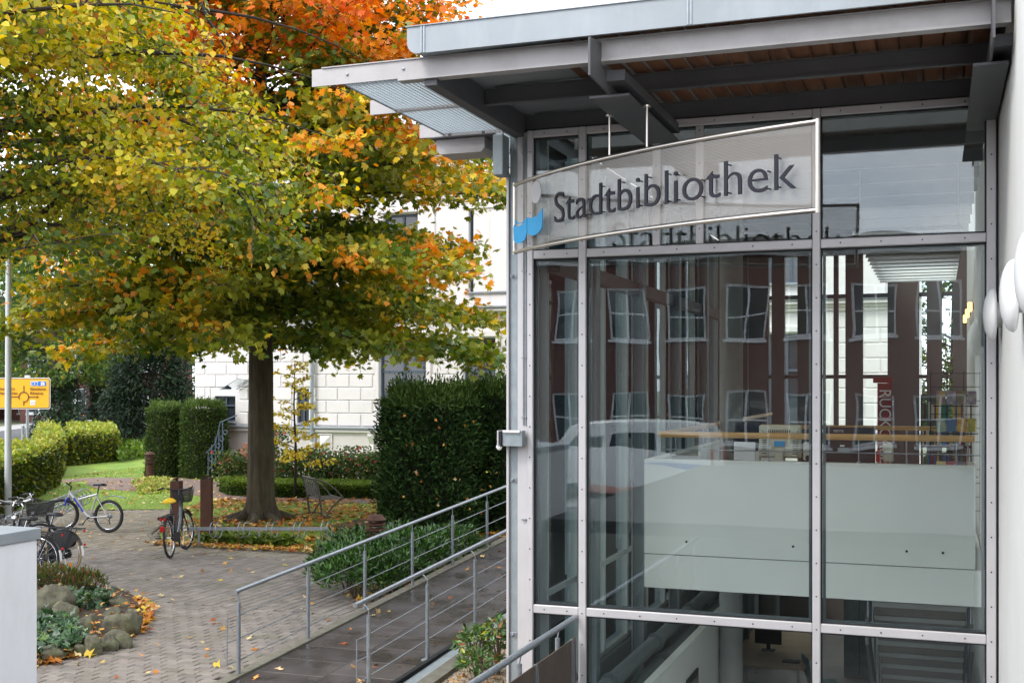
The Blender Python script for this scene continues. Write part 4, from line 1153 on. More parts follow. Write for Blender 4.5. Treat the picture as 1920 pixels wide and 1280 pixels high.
MB().lathe([(.006, 0), (.006, -.002)], (XY(1645.5, 11.3), 11.3, 2.24), 10, 'y').build('finger_hole', 'hole', t)
def text_mesh(name, s, size, extrude, m, align='LEFT', offset=0.0):
    c = bpy.data.curves.new(name, 'FONT'); c.body = s; c.size = size; c.extrude = extrude; c.align_x = align; c.offset = offset; c.resolution_u = 4
    o = bpy.data.objects.new(name, c); COL.objects.link(o)
    me = bpy.data.meshes.new_from_object(o)
    bpy.data.objects.remove(o)
    me.materials.clear(); me.materials.append(M[m] if isinstance(m, str) else m)
    return me
def mbounds(me):
    co = np.empty(len(me.vertices) * 3); me.vertices.foreach_get('co', co); co = co.reshape(-1, 3)
    return co.min(0), co.max(0)
# maker's name on the black monitor
mk = link('maker_name', text_mesh('maker_name', 'terra', .045, .001, 'logogrey'), BLKMON)
mk.matrix_basis = Matrix.Translation((XY(1546, 11.35) + .08, 11.346, 2.545)) @ Matrix.Rotation(math.radians(90), 4, 'X')
# vertical red sign
ys_ = 14.6
t = thing('return_sign', 'dark red upright sign with vertical white lettering for returned books', 'sign', (XY(1658, ys_), ys_, 1.445))
xa, xb = XY(1645, ys_), XY(1672, ys_)
bd = MB().cbox(xa, xb, ys_, ys_ + .03, 2.02, 3.0, .003).build('board', 'redsign', t)
MB().cbox(XY(1637, ys_), XY(1674, ys_), ys_ - .02, ys_ + .05, 3.002, 3.07, .003).build('head_board', 'redsign', t)
MB().tube([((xa + xb) / 2, ys_ + .015, 1.445), ((xa + xb) / 2, ys_ + .015, 2.02)], .015, 10).build('post', 'galv', t)
me = text_mesh('lettering', 'RÜCKGABE', .19, .001, 'signwhite')
lo, hi = mbounds(me)
o = link('lettering', me, t)
o.matrix_basis = Matrix.Translation((xa + .025, ys_ - .003, 2.93)) @ Matrix.Rotation(math.radians(90), 4, 'Y') @ Matrix.Rotation(math.radians(90), 4, 'X') @ Matrix.Scale(.86 / (hi[0] - lo[0]), 4, (1, 0, 0))
# magazine rack
yr = 12.9
t = thing('magazine_rack', 'black wire rack with colourful magazines by the right inner wall', 'rack', (XY(1785, yr), yr, 1.445))
ra, rb = XY(1745, yr), XY(1838, yr)
fr_ = MB()
for x in (ra, (ra + rb) / 2 - .08, (ra + rb) / 2 + .08, rb): fr_.tube([(x, yr, 1.445), (x, yr, 3.12)], .006, 6)
for z in np.arange(1.7, 3.13, .14): fr_.tube([(ra, yr, z), (rb, yr, z)], .004, 5)
fr_.build('wire_frame', 'blackmatt', t)
cols_ = [(.50, .36, .02), (.16, .07, .19), (.10, .19, .07), (.38, .37, .33), (.05, .10, .2), (.32, .06, .03)]
for r_, z in enumerate((2.78, 2.50, 2.06)):
    for k in range(4):
        x = ra + .06 + k * (rb - ra - .08) / 4
        mm = mat('magazine cover', cols_[(r_ * 3 + k) % 6], .4, col2=cols_[(r_ + k * 2 + 1) % 6], vscale=18)
        m4 = Matrix.Translation((x + .04, yr - .03, z + .08)) @ Matrix.Rotation(math.radians(-12), 4, 'X')
        MB().cbox(-.045, .045, -.004, .004, -.08, .06, .001, m4).build('magazine', mm, t)
    MB().cbox(ra + .02, rb - .02, yr - .08, yr - .01, z - .02, z - .008, .002).build('shelf', 'blackmatt', t)
ysf = 16.2
t = thing('book_shelf', 'dark bookcase with coloured book spines behind the wire rack', 'bookcase', (XY(1770, ysf), ysf, 1.447))
ba, bb = XY(1728, ysf), XY(1822, ysf)
for x in (ba, bb): MB().cbox(x - .012, x + .012, ysf, ysf + .28, 1.447, 2.85, .002).build('side_panel', 'darkwood', t)
for z in (1.50, 1.84, 2.18, 2.52, 2.84): MB().cbox(ba + .013, bb - .013, ysf, ysf + .27, z - .012, z + .012, .002).build('shelf', 'darkwood', t)
BC = [mat('book spine', c_, .5) for c_ in ((.25, .03, .03), (.04, .10, .28), (.55, .50, .40), (.05, .18, .10), (.60, .35, .05), (.10, .10, .11))]
for z in (1.512, 1.852, 2.192, 2.532):
    x = ba + .02
    while x < bb - .05:
        w = random.uniform(.018, .042); h = random.uniform(.18, .27)
        MB().cbox(x, x + w - .002, ysf + .03, ysf + .2, z, z + h, .002).build('book', random.choice(BC), t); x += w
        if random.random() < .08: x += .05
# basement table, chairs, monitor
tz = -1.07
ty0, ty1 = 17.2, 18.6
t = thing('computer_table', 'maple computer table in the basement below the gallery', 'table', (XY(1470, 17.8), 17.8, -1.8))
tx0, tx1 = XY(1380, 18), XY(1520, 18)
MB().cbox(tx0, tx1, ty0, ty1 + 1.2, tz - .03, tz, .004).build('table_top', 'table', t)
for x in (tx0 + .06, tx1 - .1):
    for y in (ty0 + .08, ty1 + 1.1): MB().tube([(x, y, -1.8), (x, y, tz - .03)], .02, 10).build('leg', 'galv', t)
t = thing('black_monitor', 'black monitor standing on the maple basement table', 'monitor', (XY(1440, 18.2), 18.2, tz))
x = XY(1440, 18.2)
MB().cbox(x - .2, x + .2, 18.2, 18.24, tz + .1, tz + .42, .006).build('screen', 'blackmatt', t)
MB().cbox(x - .03, x + .03, 18.24, 18.26, tz + .01, tz + .2, .004).build('stand', 'blackmatt', t)
MB().cbox(x - .1, x + .1, 18.15, 18.32, tz, tz + .012, .003).build('foot', 'blackmatt', t)
t = MB().cbox(XY(1468, 17.6), XY(1500, 17.6), 17.5, 17.66, tz, tz + .02, .004).build('keyboard', 'blackmatt', None, label='flat black keyboard on the maple basement table', cat='keyboard')
kb = MB()
for r_ in range(4):
    for k in range(8): kb.cbox(XY(1468, 17.6) + .012 + k * .03, XY(1468, 17.6) + .038 + k * .03, 17.515 + r_ * .034, 17.545 + r_ * .034, tz + .0205, tz + .026, .001)
kb.build('keys', 'dark_shaded_paint', t, kind='stuff')
def chair(lab, loc, rz):
    t = thing('plastic_chair', lab, 'chair', loc, group='teal chairs in the basement', world=False, rotz=rz)
    MB().prism([(-.2, .0), (.2, .0), (.21, .02), (.19, .035), (-.19, .035), (-.21, .02)], -.2, .2, 'y', Matrix.Translation((0, 0, .44))).build('seat', 'teal', t)
    m4 = Matrix.Translation((0, .21, .46)) @ Matrix.Rotation(math.radians(-10), 4, 'X')
    MB().prism([(-.19, .14), (-.15, .06), (.15, .06), (.19, .14), (.2, .34), (.15, .4), (-.15, .4), (-.2, .34)], -.01, .012, 'y', m4).build('backrest', 'teal', t)
    for sx in (-1, 1):
        MB().tube([(sx * .18, -.18, .44), (sx * .2, -.2, 0)], .011, 8).build('leg', 'galv', t)
        MB().tube([(sx * .16, .24, .68), (sx * .17, .18, .44), (sx * .2, .22, 0)], .011, 8).build('leg', 'galv', t)
chair('teal plastic chair at the right end of the maple table', (XY(1545, 17.6), 17.6, -1.8), 1.9)
chair('teal plastic chair nearest the glass in front of the dark wall', (XY(1545, 15.5), 15.5, -1.8), 3.3)
chair('teal plastic chair half hidden behind the left side of the table', (XY(1440, 16.0), 16.0, -1.8), 2.9)
cab = MB().cbox(XY(1582, 20), XY(1640, 20), 20, 20.6, -1.8, .6, .006).build('cupboard', 'galvflat', None, label='plain grey cupboard in the basement left of the stair', cat='cupboard')
MB().cbox(XY(1611, 20) - .003, XY(1611, 20) + .003, 19.995, 20.0, -1.75, .55, .001).build('door_gap', 'hole', cab)

# ================================================================== the sign
A2, B2 = Vector((-3.146, 8.75)), Vector((-0.678, 7.23)); SAG = 0.205
nrm2 = Vector((B2.y - A2.y, -(B2.x - A2.x))).normalized()
if nrm2.y > 0: nrm2 = -nrm2
def arc(t_): return A2.lerp(B2, t_) + nrm2 * (SAG * 4 * t_ * (1 - t_))
NT = 48
ap = [arc(i / NT) for i in range(NT + 1)]
al = [0.0]
for i in range(NT): al.append(al[-1] + (ap[i + 1] - ap[i]).length)
LEN = al[-1]
def at_len(s_):
    s_ = min(max(s_, 0), LEN)
    for i in range(NT):
        if al[i + 1] >= s_:
            k = (s_ - al[i]) / (al[i + 1] - al[i]); p = ap[i].lerp(ap[i + 1], k); d = (ap[i + 1] - ap[i]).normalized(); return p, d
    return ap[-1], (ap[-1] - ap[-2]).normalized()
def len_at_px(px):
    best = min(range(0, 1001), key=lambda q: abs((lambda p: CX + F_PX * (p.x * CS + p.y * SN) / (-p.x * SN + p.y * CS))(at_len(q / 1000 * LEN)[0]) - px))
    return best / 1000 * LEN
SZ0, SZ1 = 4.03, 4.56
sg = thing('library_sign', 'curved perforated steel sign reading Stadtbibliothek hanging from the roof beam', 'sign', (BX, 7.8, SZ0))
def off(p, d, o_): n_ = Vector((d.y, -d.x)); return (p.x + n_.x * o_, p.y + n_.y * o_)
mb = MB(); uvs = []
for i in range(NT):
    for o_ in (0.0,):
        p, q = ap[i], ap[i + 1]; d = (q - p).normalized()
        a_, b_ = off(p, d, o_), off(q, d, o_)
        mb.add([(*a_, SZ0 + .02), (*b_, SZ0 + .02), (*b_, SZ1 - .02), (*a_, SZ1 - .02)], [(0, 1, 2, 3)])
        uvs += [(al[i], SZ0 + .02), (al[i + 1], SZ0 + .02), (al[i + 1], SZ1 - .02), (al[i], SZ1 - .02)]
me = mb.mesh('perforated_sheet', 'perf')
ul = me.uv_layers.new(name='UVMap')
for i, l in enumerate(me.loops): ul.data[i].uv = uvs[l.vertex_index]
link('perforated_sheet', me, sg)
for z in (SZ0, SZ1): MB().tube([(p.x, p.y, z) for p in ap], 0.0155, 14, cap=False).build('frame_tube', 'steel', sg, smooth=True)
for p in (ap[0], ap[-1]): MB().tube([(p.x, p.y, SZ0 - .0155), (p.x, p.y, SZ1 + .0155)], 0.0155, 14).build('frame_post', 'steel', sg, smooth='auto')
for (px, y0) in ((1143, 215), (1213, 197)):
    s_ = len_at_px(px); p, d = at_len(s_)
    rod = MB().tube([(p.x, p.y, SZ1), (p.x, p.y, 4.852)], 0.0085, 12).build('hanging_rod', 'steel', sg, smooth='auto')
    MB().lathe([(0.028, 4.842), (0.028, 4.851)], (p.x, p.y, 0), 16).build('rod_plate', 'steel', rod)
# letters
TXT = 'Stadtbibliothek'
s0, s1 = len_at_px(1049), len_at_px(1499)
FS = 0.325
full = mbounds(text_mesh('t', TXT, FS, .005, 'letter'))
k_ = (s1 - s0) / (full[1][0] - full[0][0])
zb = 4.03 + 0.135
for i, ch in enumerate(TXT):
    pre = mbounds(text_mesh('t', TXT[:i + 1], FS, .005, 'letter'))[1][0]
    me = text_mesh('letter_' + ch if False else 'letter', ch, FS, .006, 'letter', offset=-0.0028)
    lo, hi = mbounds(me)
    w_ = hi[0] - lo[0]
    left = (pre - w_ - full[0][0]) * k_
    cen = s0 + left + w_ * k_ / 2
    p, d = at_len(cen); pp = off(p, d, 0.045)
    co = np.empty(len(me.vertices) * 3); me.vertices.foreach_get('co', co); co = co.reshape(-1, 3)
    co[:, 0] = (co[:, 0] - (lo[0] + hi[0]) / 2) * k_; me.vertices.foreach_set('co', co.ravel()); me.update()
    o = link('letter', me, sg)
    ang = math.atan2(d.y, d.x)
    rise = 0.012 * 0
    o.matrix_basis = Matrix.Translation((pp[0], pp[1], zb + rise)) @ Matrix.Rotation(ang, 4, 'Z') @ Matrix.Rotation(math.radians(90), 4, 'X')
    st_ = MB()
    for (u, v) in ((0, lo[1] + .02), (0, hi[1] - .02)):
        uu = u if ch in 'tbilhkS' else 0.06
        uu = (-w_ / 2 + .02) if ch in 'bhk' else (w_ / 2 - .02 if ch == 'd' else uu)
        if ch in 'tS' : uu = -w_ * .12
        st_.tube([(uu * k_, v, -.045), (uu * k_, v, -.006)], .005, 6)
    st_.build('standoff', 'letter', o)
def logo(poly, s_c, zc, nm, m, sx=1.0):
    p, d = at_len(s_c); pp = off(p, d, 0.05)
    me = MB().prism([(q[0] * sx, q[1]) for q in poly], -.004, .004, 'z')
    o = me.build(nm, m, sg)
    o.matrix_basis = Matrix.Translation((pp[0], pp[1], zc)) @ Matrix.Rotation(math.atan2(d.y, d.x), 4, 'Z') @ Matrix.Rotation(math.radians(90), 4, 'X')
    st_ = MB().tube([(0, -.02, -.05), (0, -.02, -.004)], .006, 6); st_.build('standoff', 'letter', o)
ell = [(.078 * math.cos(a), .083 * math.sin(a)) for a in np.linspace(0, 2 * math.pi, 36, endpoint=False)]
sc1 = len_at_px(1016.5); logo(ell, sc1, 4.43, 'logo_disc', 'logogrey')
sc0, sc2 = len_at_px(975), len_at_px(1030)
def bk(pts): return [((u - 165) / 174 * (sc2 - sc0), (660 - v) * .00128) for u, v in pts]
logo(bk([(88, 598), (100, 618), (125, 628), (146, 622), (161, 606), (161, 697), (150, 735), (125, 750), (98, 746), (80, 722), (78, 650), (82, 628), (92, 640), (118, 645), (143, 636), (146, 630), (120, 632), (96, 626), (88, 615)]), (sc0 + sc2) / 2, 4.19, 'logo_book_page', 'logoblue')
logo(bk([(164, 606), (185, 616), (212, 616), (235, 600), (252, 578), (251, 650), (249, 690), (232, 712), (210, 723), (186, 720), (164, 700)]), (sc0 + sc2) / 2, 4.19, 'logo_book_page', 'logoblue')

# ================================================================== foreground walls and rails
pw = thing('parapet_wall', 'white rendered stair wall with zinc cap at the lower left corner', 'wall', (-4.7, 4, 0))
MB().cbox(-4.98, -4.53, 3.4, 5.06, -0.1, 2.165, .006).build('wall_body', 'pillarwall', pw)
MB().cbox(-5.0, -4.518, 3.39, 5.075, 2.167, 2.228, .004).build('wall_cap', 'zinc', pw)
fr = thing('panel_railing', 'galvanised handrail above brown steel panels in front of the glass corner', 'railing', (-2.7, 7, 0))
MB().tube([(-2.7, 3.6, 1.15), (-2.7, 8.93, 1.15)], 0.0235, 18).build('handrail', 'galv', fr, smooth='auto')
py_ = [8.8, 7.93, 7.06, 6.19, 5.32, 4.45]
edges = [8.93] + py_
for i in range(len(edges) - 1):
    MB().cbox(-2.70, -2.69, edges[i + 1] + .008, edges[i] - .008, -0.3, 1.0, .002).build('panel', 'rustpanel', fr)
for y in py_:
    MB().box(-2.706, -2.684, y - .006, y + .006, -.3, 1.004).build('panel_post', 'galv', fr)
    MB().prism([(y + .004, -.3), (y + .03, -.3), (y + .03, .90), (y + .006, 1.0)], -2.684, -2.676, 'x').build('panel_strap', 'galv', fr)
    yb = y - .24
    MB().tube([(-2.73, yb, -.3), (-2.73, yb, 1.06)], .019, 12).build('post', 'galv', fr, smooth='auto')
    MB().tube([(-2.73, yb, 1.06), (-2.715, yb, 1.13)], .006, 8).build('pin', 'galv', fr)
structure('entrance_landing', MB().box(-4.5, .4, -6, 4.4, 1.2, 1.36), 'landing')
structure('entrance_paving', MB().box(-2.66, .4, 4.45, 8.95, -0.3, -0.0), 'landing')

# ================================================================== THE VILLA
def vX(px): return XY(px, YR)
def vZ(py, px): return ZAT(py, vX(px), YR)
villa = thing('stone_villa', 'white painted stone villa with rusticated ground floor behind the trees', 'house', (-16, YR, 0))
VX0, VX1 = vX(366), vX(1728)
PL = 1.62                                              # top of the plinth
wins = []      # (x0, x1, z0, z1)
def W4(p0, p1, z0, z1): wins.append((vX(p0), vX(p1), z0, z1))
W4(402, 441, 1.75, 2.58); W4(500, 512, 1.2, 3.3); W4(556, 579, 1.72, 2.82); W4(712, 800, 1.72, 4.35)
W4(870, 930, 1.72, 4.35); W4(1010, 1090, 1.72, 4.35); W4(1230, 1300, 1.72, 4.35); W4(1440, 1510, 1.72, 4.35)
up = [(vX(p), vX(p) + 1.25, 5.75, 8.2) for p in (420, 560, 720, 880, 1040, 1230, 1440)]
wb = MB()
holes_wall(wb, VX0, VX1, 0, 9.3, YR + .010, YR + .4, wins + up)
wb.build('wall', 'stone', villa)
MB().box(VX0, VX1, YR + .7, YR + .75, 0, 9.3).build('inner_dark', 'darkfloor', villa)
MB().box(VX0, VX0 + .4, YR + .42, YR + 12, 0, 9.3).build('side_wall', 'stone', villa)
# plinth
MB().cbox(VX0 - .06, VX1, YR - .02, YR + .038, 0, .62, .01).build('plinth', 'stoneplinth', villa)
MB().cbox(VX0 - .08, VX1, YR - .07, YR + .036, .625, .78, .03).build('plinth_moulding', 'stone', villa)
MB().cbox(VX0 - .06, VX1, YR - .0, YR + .035, .785, 1.44, .004).build('plinth', 'stoneplinth', villa)
MB().cbox(VX0 - .1, VX1, YR - .10, YR + .034, 1.445, 1.56, .03).build('string_course', 'stone', villa)
MB().cbox(VX0 - .12, VX1, YR - .16, YR + .033, 1.565, 1.63, .01).build('string_course', 'zinc', villa)
# diamond panels and consoles on the plinth
def diamond(px0, px1, z0, z1):
    x0, x1 = vX(px0), vX(px1); cx_, cz = (x0 + x1) / 2, (z0 + z1) / 2
    MB().add([(x0, YR - .005, z0), (x1, YR - .005, z0), (x1, YR - .005, z1), (x0, YR - .005, z1), (cx_, YR - .20, cz)], [(0, 1, 4), (1, 2, 4), (2, 3, 4), (3, 0, 4)]).build('diamond_panel', 'stone', villa)
    MB().cbox(x0 - .05, x0 - .005, YR - .05, YR - .001, z0 - .05, z1 + .05, .01).cbox(x1 + .005, x1 + .05, YR - .05, YR - .001, z0 - .05, z1 + .05, .01).cbox(x0 - .004, x1 + .004, YR - .05, YR - .001, z1 + .005, z1 + .05, .01).build('panel_frame', 'stone', villa)
for a, b in ((599, 621), (716, 738), (880, 900), (1240, 1262), (1440, 1462)): diamond(a, b, .88, 1.36)
for px in (698, 800, 930, 1180):
    x = vX(px)
    MB().prism([(YR - .0, .86), (YR - .08, .84), (YR - .10, .95), (YR - .06, 1.1), (YR - .14, 1.25), (YR - .2, 1.36), (YR - .2, 1.44), (YR, 1.44)], x - .07, x + .07, 'x').build('console', 'stone', villa)
# rustication
blk = {}
def block(x0, x1, z0, z1):
    w, h = round(x1 - x0, 2), round(z1 - z0, 2)
    if w < .08: return
    if (w, h) not in blk: blk[(w, h)] = MB().cbox(0, w, -.022, .036, 0, h, .017).mesh('stone_block', 'stone')
    link('stone_block', blk[(w, h)], villa, loc=(x0, YR, z0))
RH = .405
for r in range(8):
    z0 = 1.66 + r * RH; z1 = z0 + RH - .026
    x = VX0 + (0 if r % 2 else -.41)
    while x < VX1:
        segs = [(max(x, VX0), min(x + .79, VX1))]
        for (a, b, c, d) in wins:
            a_, b_ = a - .16, b + .16
            if z1 > c - .12 and z0 < d + .05:
                ns = []
                for (p, q) in segs:
                    if q <= a_ or p >= b_: ns.append((p, q))
                    else:
                        if p < a_: ns.append((p, a_))
                        if q > b_: ns.append((b_, q))
                segs = ns
        for (p, q) in segs:
            if q - p > .1: block(p, q, z0, z1)
        x += .816
def cornice(z, nm='cornice'):
    for k, (d, h) in enumerate(((.08, .10), (.16, .08), (.30, .10), (.36, .05))):
        z0 = z + sum((.10, .08, .10, .05)[:k]) + .002 * k
        MB().cbox(VX0 - d, VX1, YR - d, YR + .033, z0, z0 + h, .012).build(nm, 'stone' if k < 3 else 'zinc', villa)
cornice(4.95); cornice(8.95)
MB().cbox(VX0 - .1, VX1, YR + .05, YR + .4, 9.31, 10.1, .01).build('attic', 'stone', villa)
MB().prism([(YR - .2, 10.12), (YR + 12, 10.12), (YR + 6, 12.4)], VX0 - .2, VX1, 'x').build('roof', 'rooftile', villa)
# pilasters of the upper floor
for px in (500, 640, 800, 905, 935, 1110, 1350, 1545, 1640, 1708):
    x = vX(px); MB().cbox(x - .28, x + .28, YR - .06, YR + .038, 5.3, 8.93, .02).build('pilaster', 'stone', villa)
    MB().cbox(x - .34, x + .34, YR - .10, YR - .062, 8.6, 8.85, .02).build('capital', 'stone', villa)
for px in (1545, 1706):
    x = vX(px); MB().cbox(x - .25, x + .25, YR - .09, YR + .03, 1.66, 4.93, .02).build('pilaster', 'stone', villa)
for i, (a, b, c, d) in enumerate(wins + up):
    big = (b - a) > 1.0
    f = MB()
    t_ = .07 if big else .05
    y0, y1 = YR + .10, YR + .17
    f.cbox(a, a + t_, y0, y1, c, d, .004).cbox(b - t_, b, y0, y1, c, d, .004).cbox(a + t_, b - t_, y0 + .002, y1, c, c + t_, .004).cbox(a + t_, b - t_, y0 + .002, y1, d - t_, d, .004)
    f.cbox((a + b) / 2 - t_ / 2, (a + b) / 2 + t_ / 2, y0 - .01, y1, c + t_, d - t_, .004)
    zt = c + (d - c) * .62
    f.cbox(a + t_, b - t_, y0 - .008, y1 - .01, zt - t_ / 2, zt + t_ / 2, .004)
    o = f.build('window', 'bluewood', villa)
    MB().box(a + t_ * .8, b - t_ * .8, y1 - .03, y1 - .015, c + t_ * .8, d - t_ * .8).build('pane', 'winglass', o)
    if i >= len(wins) or big:
        m_ = .15
        s_ = MB().cbox(a - m_, a - .002, YR - .07, YR + .035, c - .02, d + .02, .015).cbox(b + .002, b + m_, YR - .07, YR + .035, c - .02, d + .02, .015).cbox(a - m_ - .03, b + m_ + .03, YR - .11, YR + .036, d + .025, d + .22, .03)
        s_.build('surround', 'stone', o)
        cu = MB()
        for (p, q) in ((a + t_ + .01, a + t_ + .16), (b - t_ - .16, b - t_ - .01)):
            for k in range(3): cu.cbox(p + k * .05, p + k * .05 + .04, y1 + .03, y1 + .07, c + .1, d - .08, .01)
        cu.build('curtain', 'beige', o)
    MB().cbox(a - .05, b + .05, YR - .12, YR + .03, c - .07, c - .005, .01).build('sill', 'zinc', o)
# downpipe
dp = MB().tube([(vX(589), YR - .14, 0.0), (vX(589), YR - .14, 9.2)], .06, 14).build('downpipe', 'galvflat', villa, smooth='auto')
MB().lathe([(.08, 0), (.08, 1.1), (.065, 1.14)], (vX(589), YR - .14, .0), 16).build('pipe_foot', 'stoneplinth', dp)
for z in (2.2, 4.0, 6.2, 8.2): MB().cbox(vX(589) - .09, vX(589) + .09, YR - .18, YR + .0, z, z + .04, .004).build('pipe_clip', 'galv', dp)
# entrance steps with iron railing and little glass canopy
stp = thing('entrance_steps', 'reddish stone steps with curled iron handrail at the villa door', 'steps', (vX(470), YR - 1, 0))
ex0, ex1 = vX(462), vX(512)
for k in range(6): MB().cbox(ex0 + .14 * k, ex1, YR - 1.6 + .05 * k, YR - .12, .19 * k, .19 * (k + 1) - .004, .015).build('step', 'handle', stp)
ir = MB()
hx0, hx1 = vX(437), vX(468)
pz = lambda s_: (.78 + .62 * s_, 1.72 + .6 * s_)
ir.tube([(hx0, YR - 1.5, .80), (hx0 + .35, YR - 1.5, 1.12), (hx1 - .1, YR - 1.5, 1.78), (hx1 + .5, YR - 1.5, 2.0)], .02, 8)
ir.tube([(hx0 + .05, YR - 1.5, .2), (hx1, YR - 1.5, 1.0)], .018, 6)
for k in range(5):
    s_ = k / 4; x = hx0 + .08 + (hx1 - hx0 - .1) * s_
    ir.tube([(x, YR - 1.5, 0.0 + .19 * k), (x, YR - 1.5, .84 + .96 * s_)], .018, 6)
    ir.ring((x + .1, YR - 1.5, .62 + .85 * s_), .07, .014, 'y', 14, 5)
ir.build('iron_railing', 'bluewood', stp)
gc_ = thing('glass_canopy', 'small pitched glass canopy over the villa entrance', 'canopy', (vX(478), YR - .6, 3.0))
MB().prism([(vX(446), 2.80), (vX(476), 3.12), (vX(476), 3.135), (vX(446), 2.815)], YR - 1.0, YR - .06, 'y').build('glass_sheet', 'glass_side', gc_)
for y in (YR - 1.02, YR - .06): MB().tube([(vX(446), y, 2.79), (vX(476), y, 3.11)], .012, 6).build('bracket', 'galv', gc_)
pb = MB().cbox(vX(503), vX(512), YR - .3, YR - .12, 1.1, 1.55, .01).cbox(vX(504), vX(511), YR - .32, YR - .3, 1.2, 1.45, .005).build('letter_box', 'blackmatt', villa)

# ================================================================== TREES
def limb_pts(p0, az, length, rise0, rise1, n=9, wob=.12):
    """curved limb: slope goes from rise0 at the trunk to rise1 at the tip"""
    pts = [np.array(p0, float)]; a = az
    for i in range(n):
        s_ = i / (n - 1); sl_ = rise0 * (1 - s_) + rise1 * s_
        a += RNG.normal(0, wob)
        st = length / n
        pts.append(pts[-1] + np.array([math.cos(a) * math.cos(sl_), math.sin(a) * math.cos(sl_), math.sin(sl_)]) * st)
    return pts
def tree_build(root, trunk_pts, trunk_r, limbs, limb_r, side, leaf_tpl, lsize, per, colf, barkm='bark_dark', spread=.16, flat=.35, mname='leaf', nm='crown', taper_n=14, start=.22, twig_every=2, drop=0.0, tipdens=1.0, keep=None):
    tb = MB().tube(trunk_pts, trunk_r, taper_n)
    tb.build('trunk', barkm, root, smooth=True)
    lb = MB(); tw = MB()
    C_, Dn, tipness = [], [], []
    for li, pts in enumerate(limbs):
        r0 = limb_r[li] if isinstance(limb_r, list) else limb_r * (0.6 + .5 * random.random())
        n = len(pts)
        lb.tube([tuple(p) for p in pts], [max(.006, r0 * (1 - i / n) ** 1.1) for i in range(n)], 6)
        tot = sum(np.linalg.norm(pts[i + 1] - pts[i]) for i in range(n - 1))
        steps = int(tot / .22)
        for k in range(steps):
            s_ = start + (1 - start) * k / max(1, steps - 1)
            f_ = s_ * (n - 1); i = min(int(f_), n - 2); p = pts[i] + (pts[i + 1] - pts[i]) * (f_ - i)
            d = pts[i + 1] - pts[i]; d = d / np.linalg.norm(d)
            for sd in (-1, 1):
                L_ = side * (1.15 - .75 * s_) * random.uniform(.5, 1.25)
                w = np.array([-d[1], d[0], 0]) * sd; w /= (np.linalg.norm(w) + 1e-6)
                b = d * random.uniform(.3, 1.0) + w * random.uniform(.5, 1.1) + np.array([0, 0, random.uniform(-.25, .35)])
                b /= np.linalg.norm(b)
                q = p + b * L_
                if keep is not None and not keep(q): continue
                if (k + (sd > 0)) % twig_every == 0: tw.tube([tuple(p), tuple(p + b * L_ * .55 + np.array([0, 0, .03])), tuple(q + np.array([0, 0, -drop * L_]))], [.011, .007, .003], 4, cap=False)
                m_ = int(per * L_ / side * random.uniform(.7, 1.3)) + 2
                t_ = RNG.uniform(.12, 1.08, m_)
                pos = p[None, :] + b[None, :] * (L_ * t_)[:, None] + RNG.normal(0, spread, (m_, 3)) * np.array([1, 1, flat])
                pos[:, 2] -= drop * L_ * t_ ** 2
                C_.append(pos); Dn.append(np.tile(b, (m_, 1))); tipness.append(np.full(m_, s_) * .6 + t_ * .4)
    lb.build('limb', barkm, root, smooth=True); tw.build('twigs', 'twig', root, kind='stuff')
    C_ = np.concatenate(C_); Dn = np.concatenate(Dn); tp = np.concatenate(tipness); n = len(C_)
    dr = Dn * .6 + RNG.normal(0, .6, (n, 3)); dr[:, 2] -= .35
    nr = np.tile([0, 0, 1.0], (n, 1)) + RNG.normal(0, .55, (n, 3))
    scatter(nm, leaf_tpl, C_, dr, nr, lsize * RNG.uniform(.65, 1.25, n), colf(C_, tp, Dn), mname, root, kind='stuff')
    return n

# --- pin oak in the lawn
OC = W(-5.54, 26.0); OX, OY = OC.x, OC.y
oak = thing('oak_tree', 'large oak turning orange and red at the top, thick ribbed trunk in the lawn', 'tree', (OX, OY, 0))
def oak_col(p, tp, d):
    n = len(p); h = p[:, 2]
    f = fnoise(p, .9, 3.1) * .55 + fnoise(p, 2.3, 1.2) * .42 + RNG.normal(0, .14, n)
    red = np.clip((h - 6.8) / 3.2, 0, 1) * .88 + f * .95 + (tp - .6) * .35
    base = np.empty((n, 3))
    g = np.array([.08, .14, .016]); yg = np.array([.28, .30, .03]); o = np.array([.80, .33, .03]); r = np.array([.74, .19, .035]); y = np.array([.72, .52, .045])
    k = f + tp * .75 - .20 + np.clip((h - 4) / 8, 0, 1) * .25
    base[:] = g
    base[k > .0] = yg * .7 + g * .3
    base[k > .32] = yg
    base[k > .62] = y
    base[(k > .80)] = o
    base[red > .66] = o
    base[red > 1.08] = r
    return base * 1.04 * (1 + RNG.uniform(-.3, .3, (n, 1)))
limbs = []; lr = []
lcx = lambda z: 6.0 if z < 8 else max(.6, 6.0 - (z - 8) * .55)
z = 4.15; k = 0
while z < 15.5:
    for q in range(7 if z < 6 else (6 if z < 11 else 4)):
        az = k * 2.399 + random.uniform(-.2, .2); k += 1
        R = lcx(z) * random.uniform(.8, 1.05)
        r0 = float(np.interp(z, [4, 6, 9, 12], [.02, .10, .3, .6])); r1 = float(np.interp(z, [4, 6, 9, 12], [-.20, -.12, .05, .35]))
        limbs.append(limb_pts((OX, OY, z + random.uniform(-.15, .15)), az, R, r0, r1)); lr.append(.06 if z < 9 else .045)
    z += .42
trunk = [(OX, OY, -.05), (OX, OY, .12), (OX + .0, OY, .35), (OX, OY, .8), (OX, OY, 2), (OX - .02, OY, 4), (OX, OY, 8), (OX + .05, OY, 12), (OX, OY, 16)]
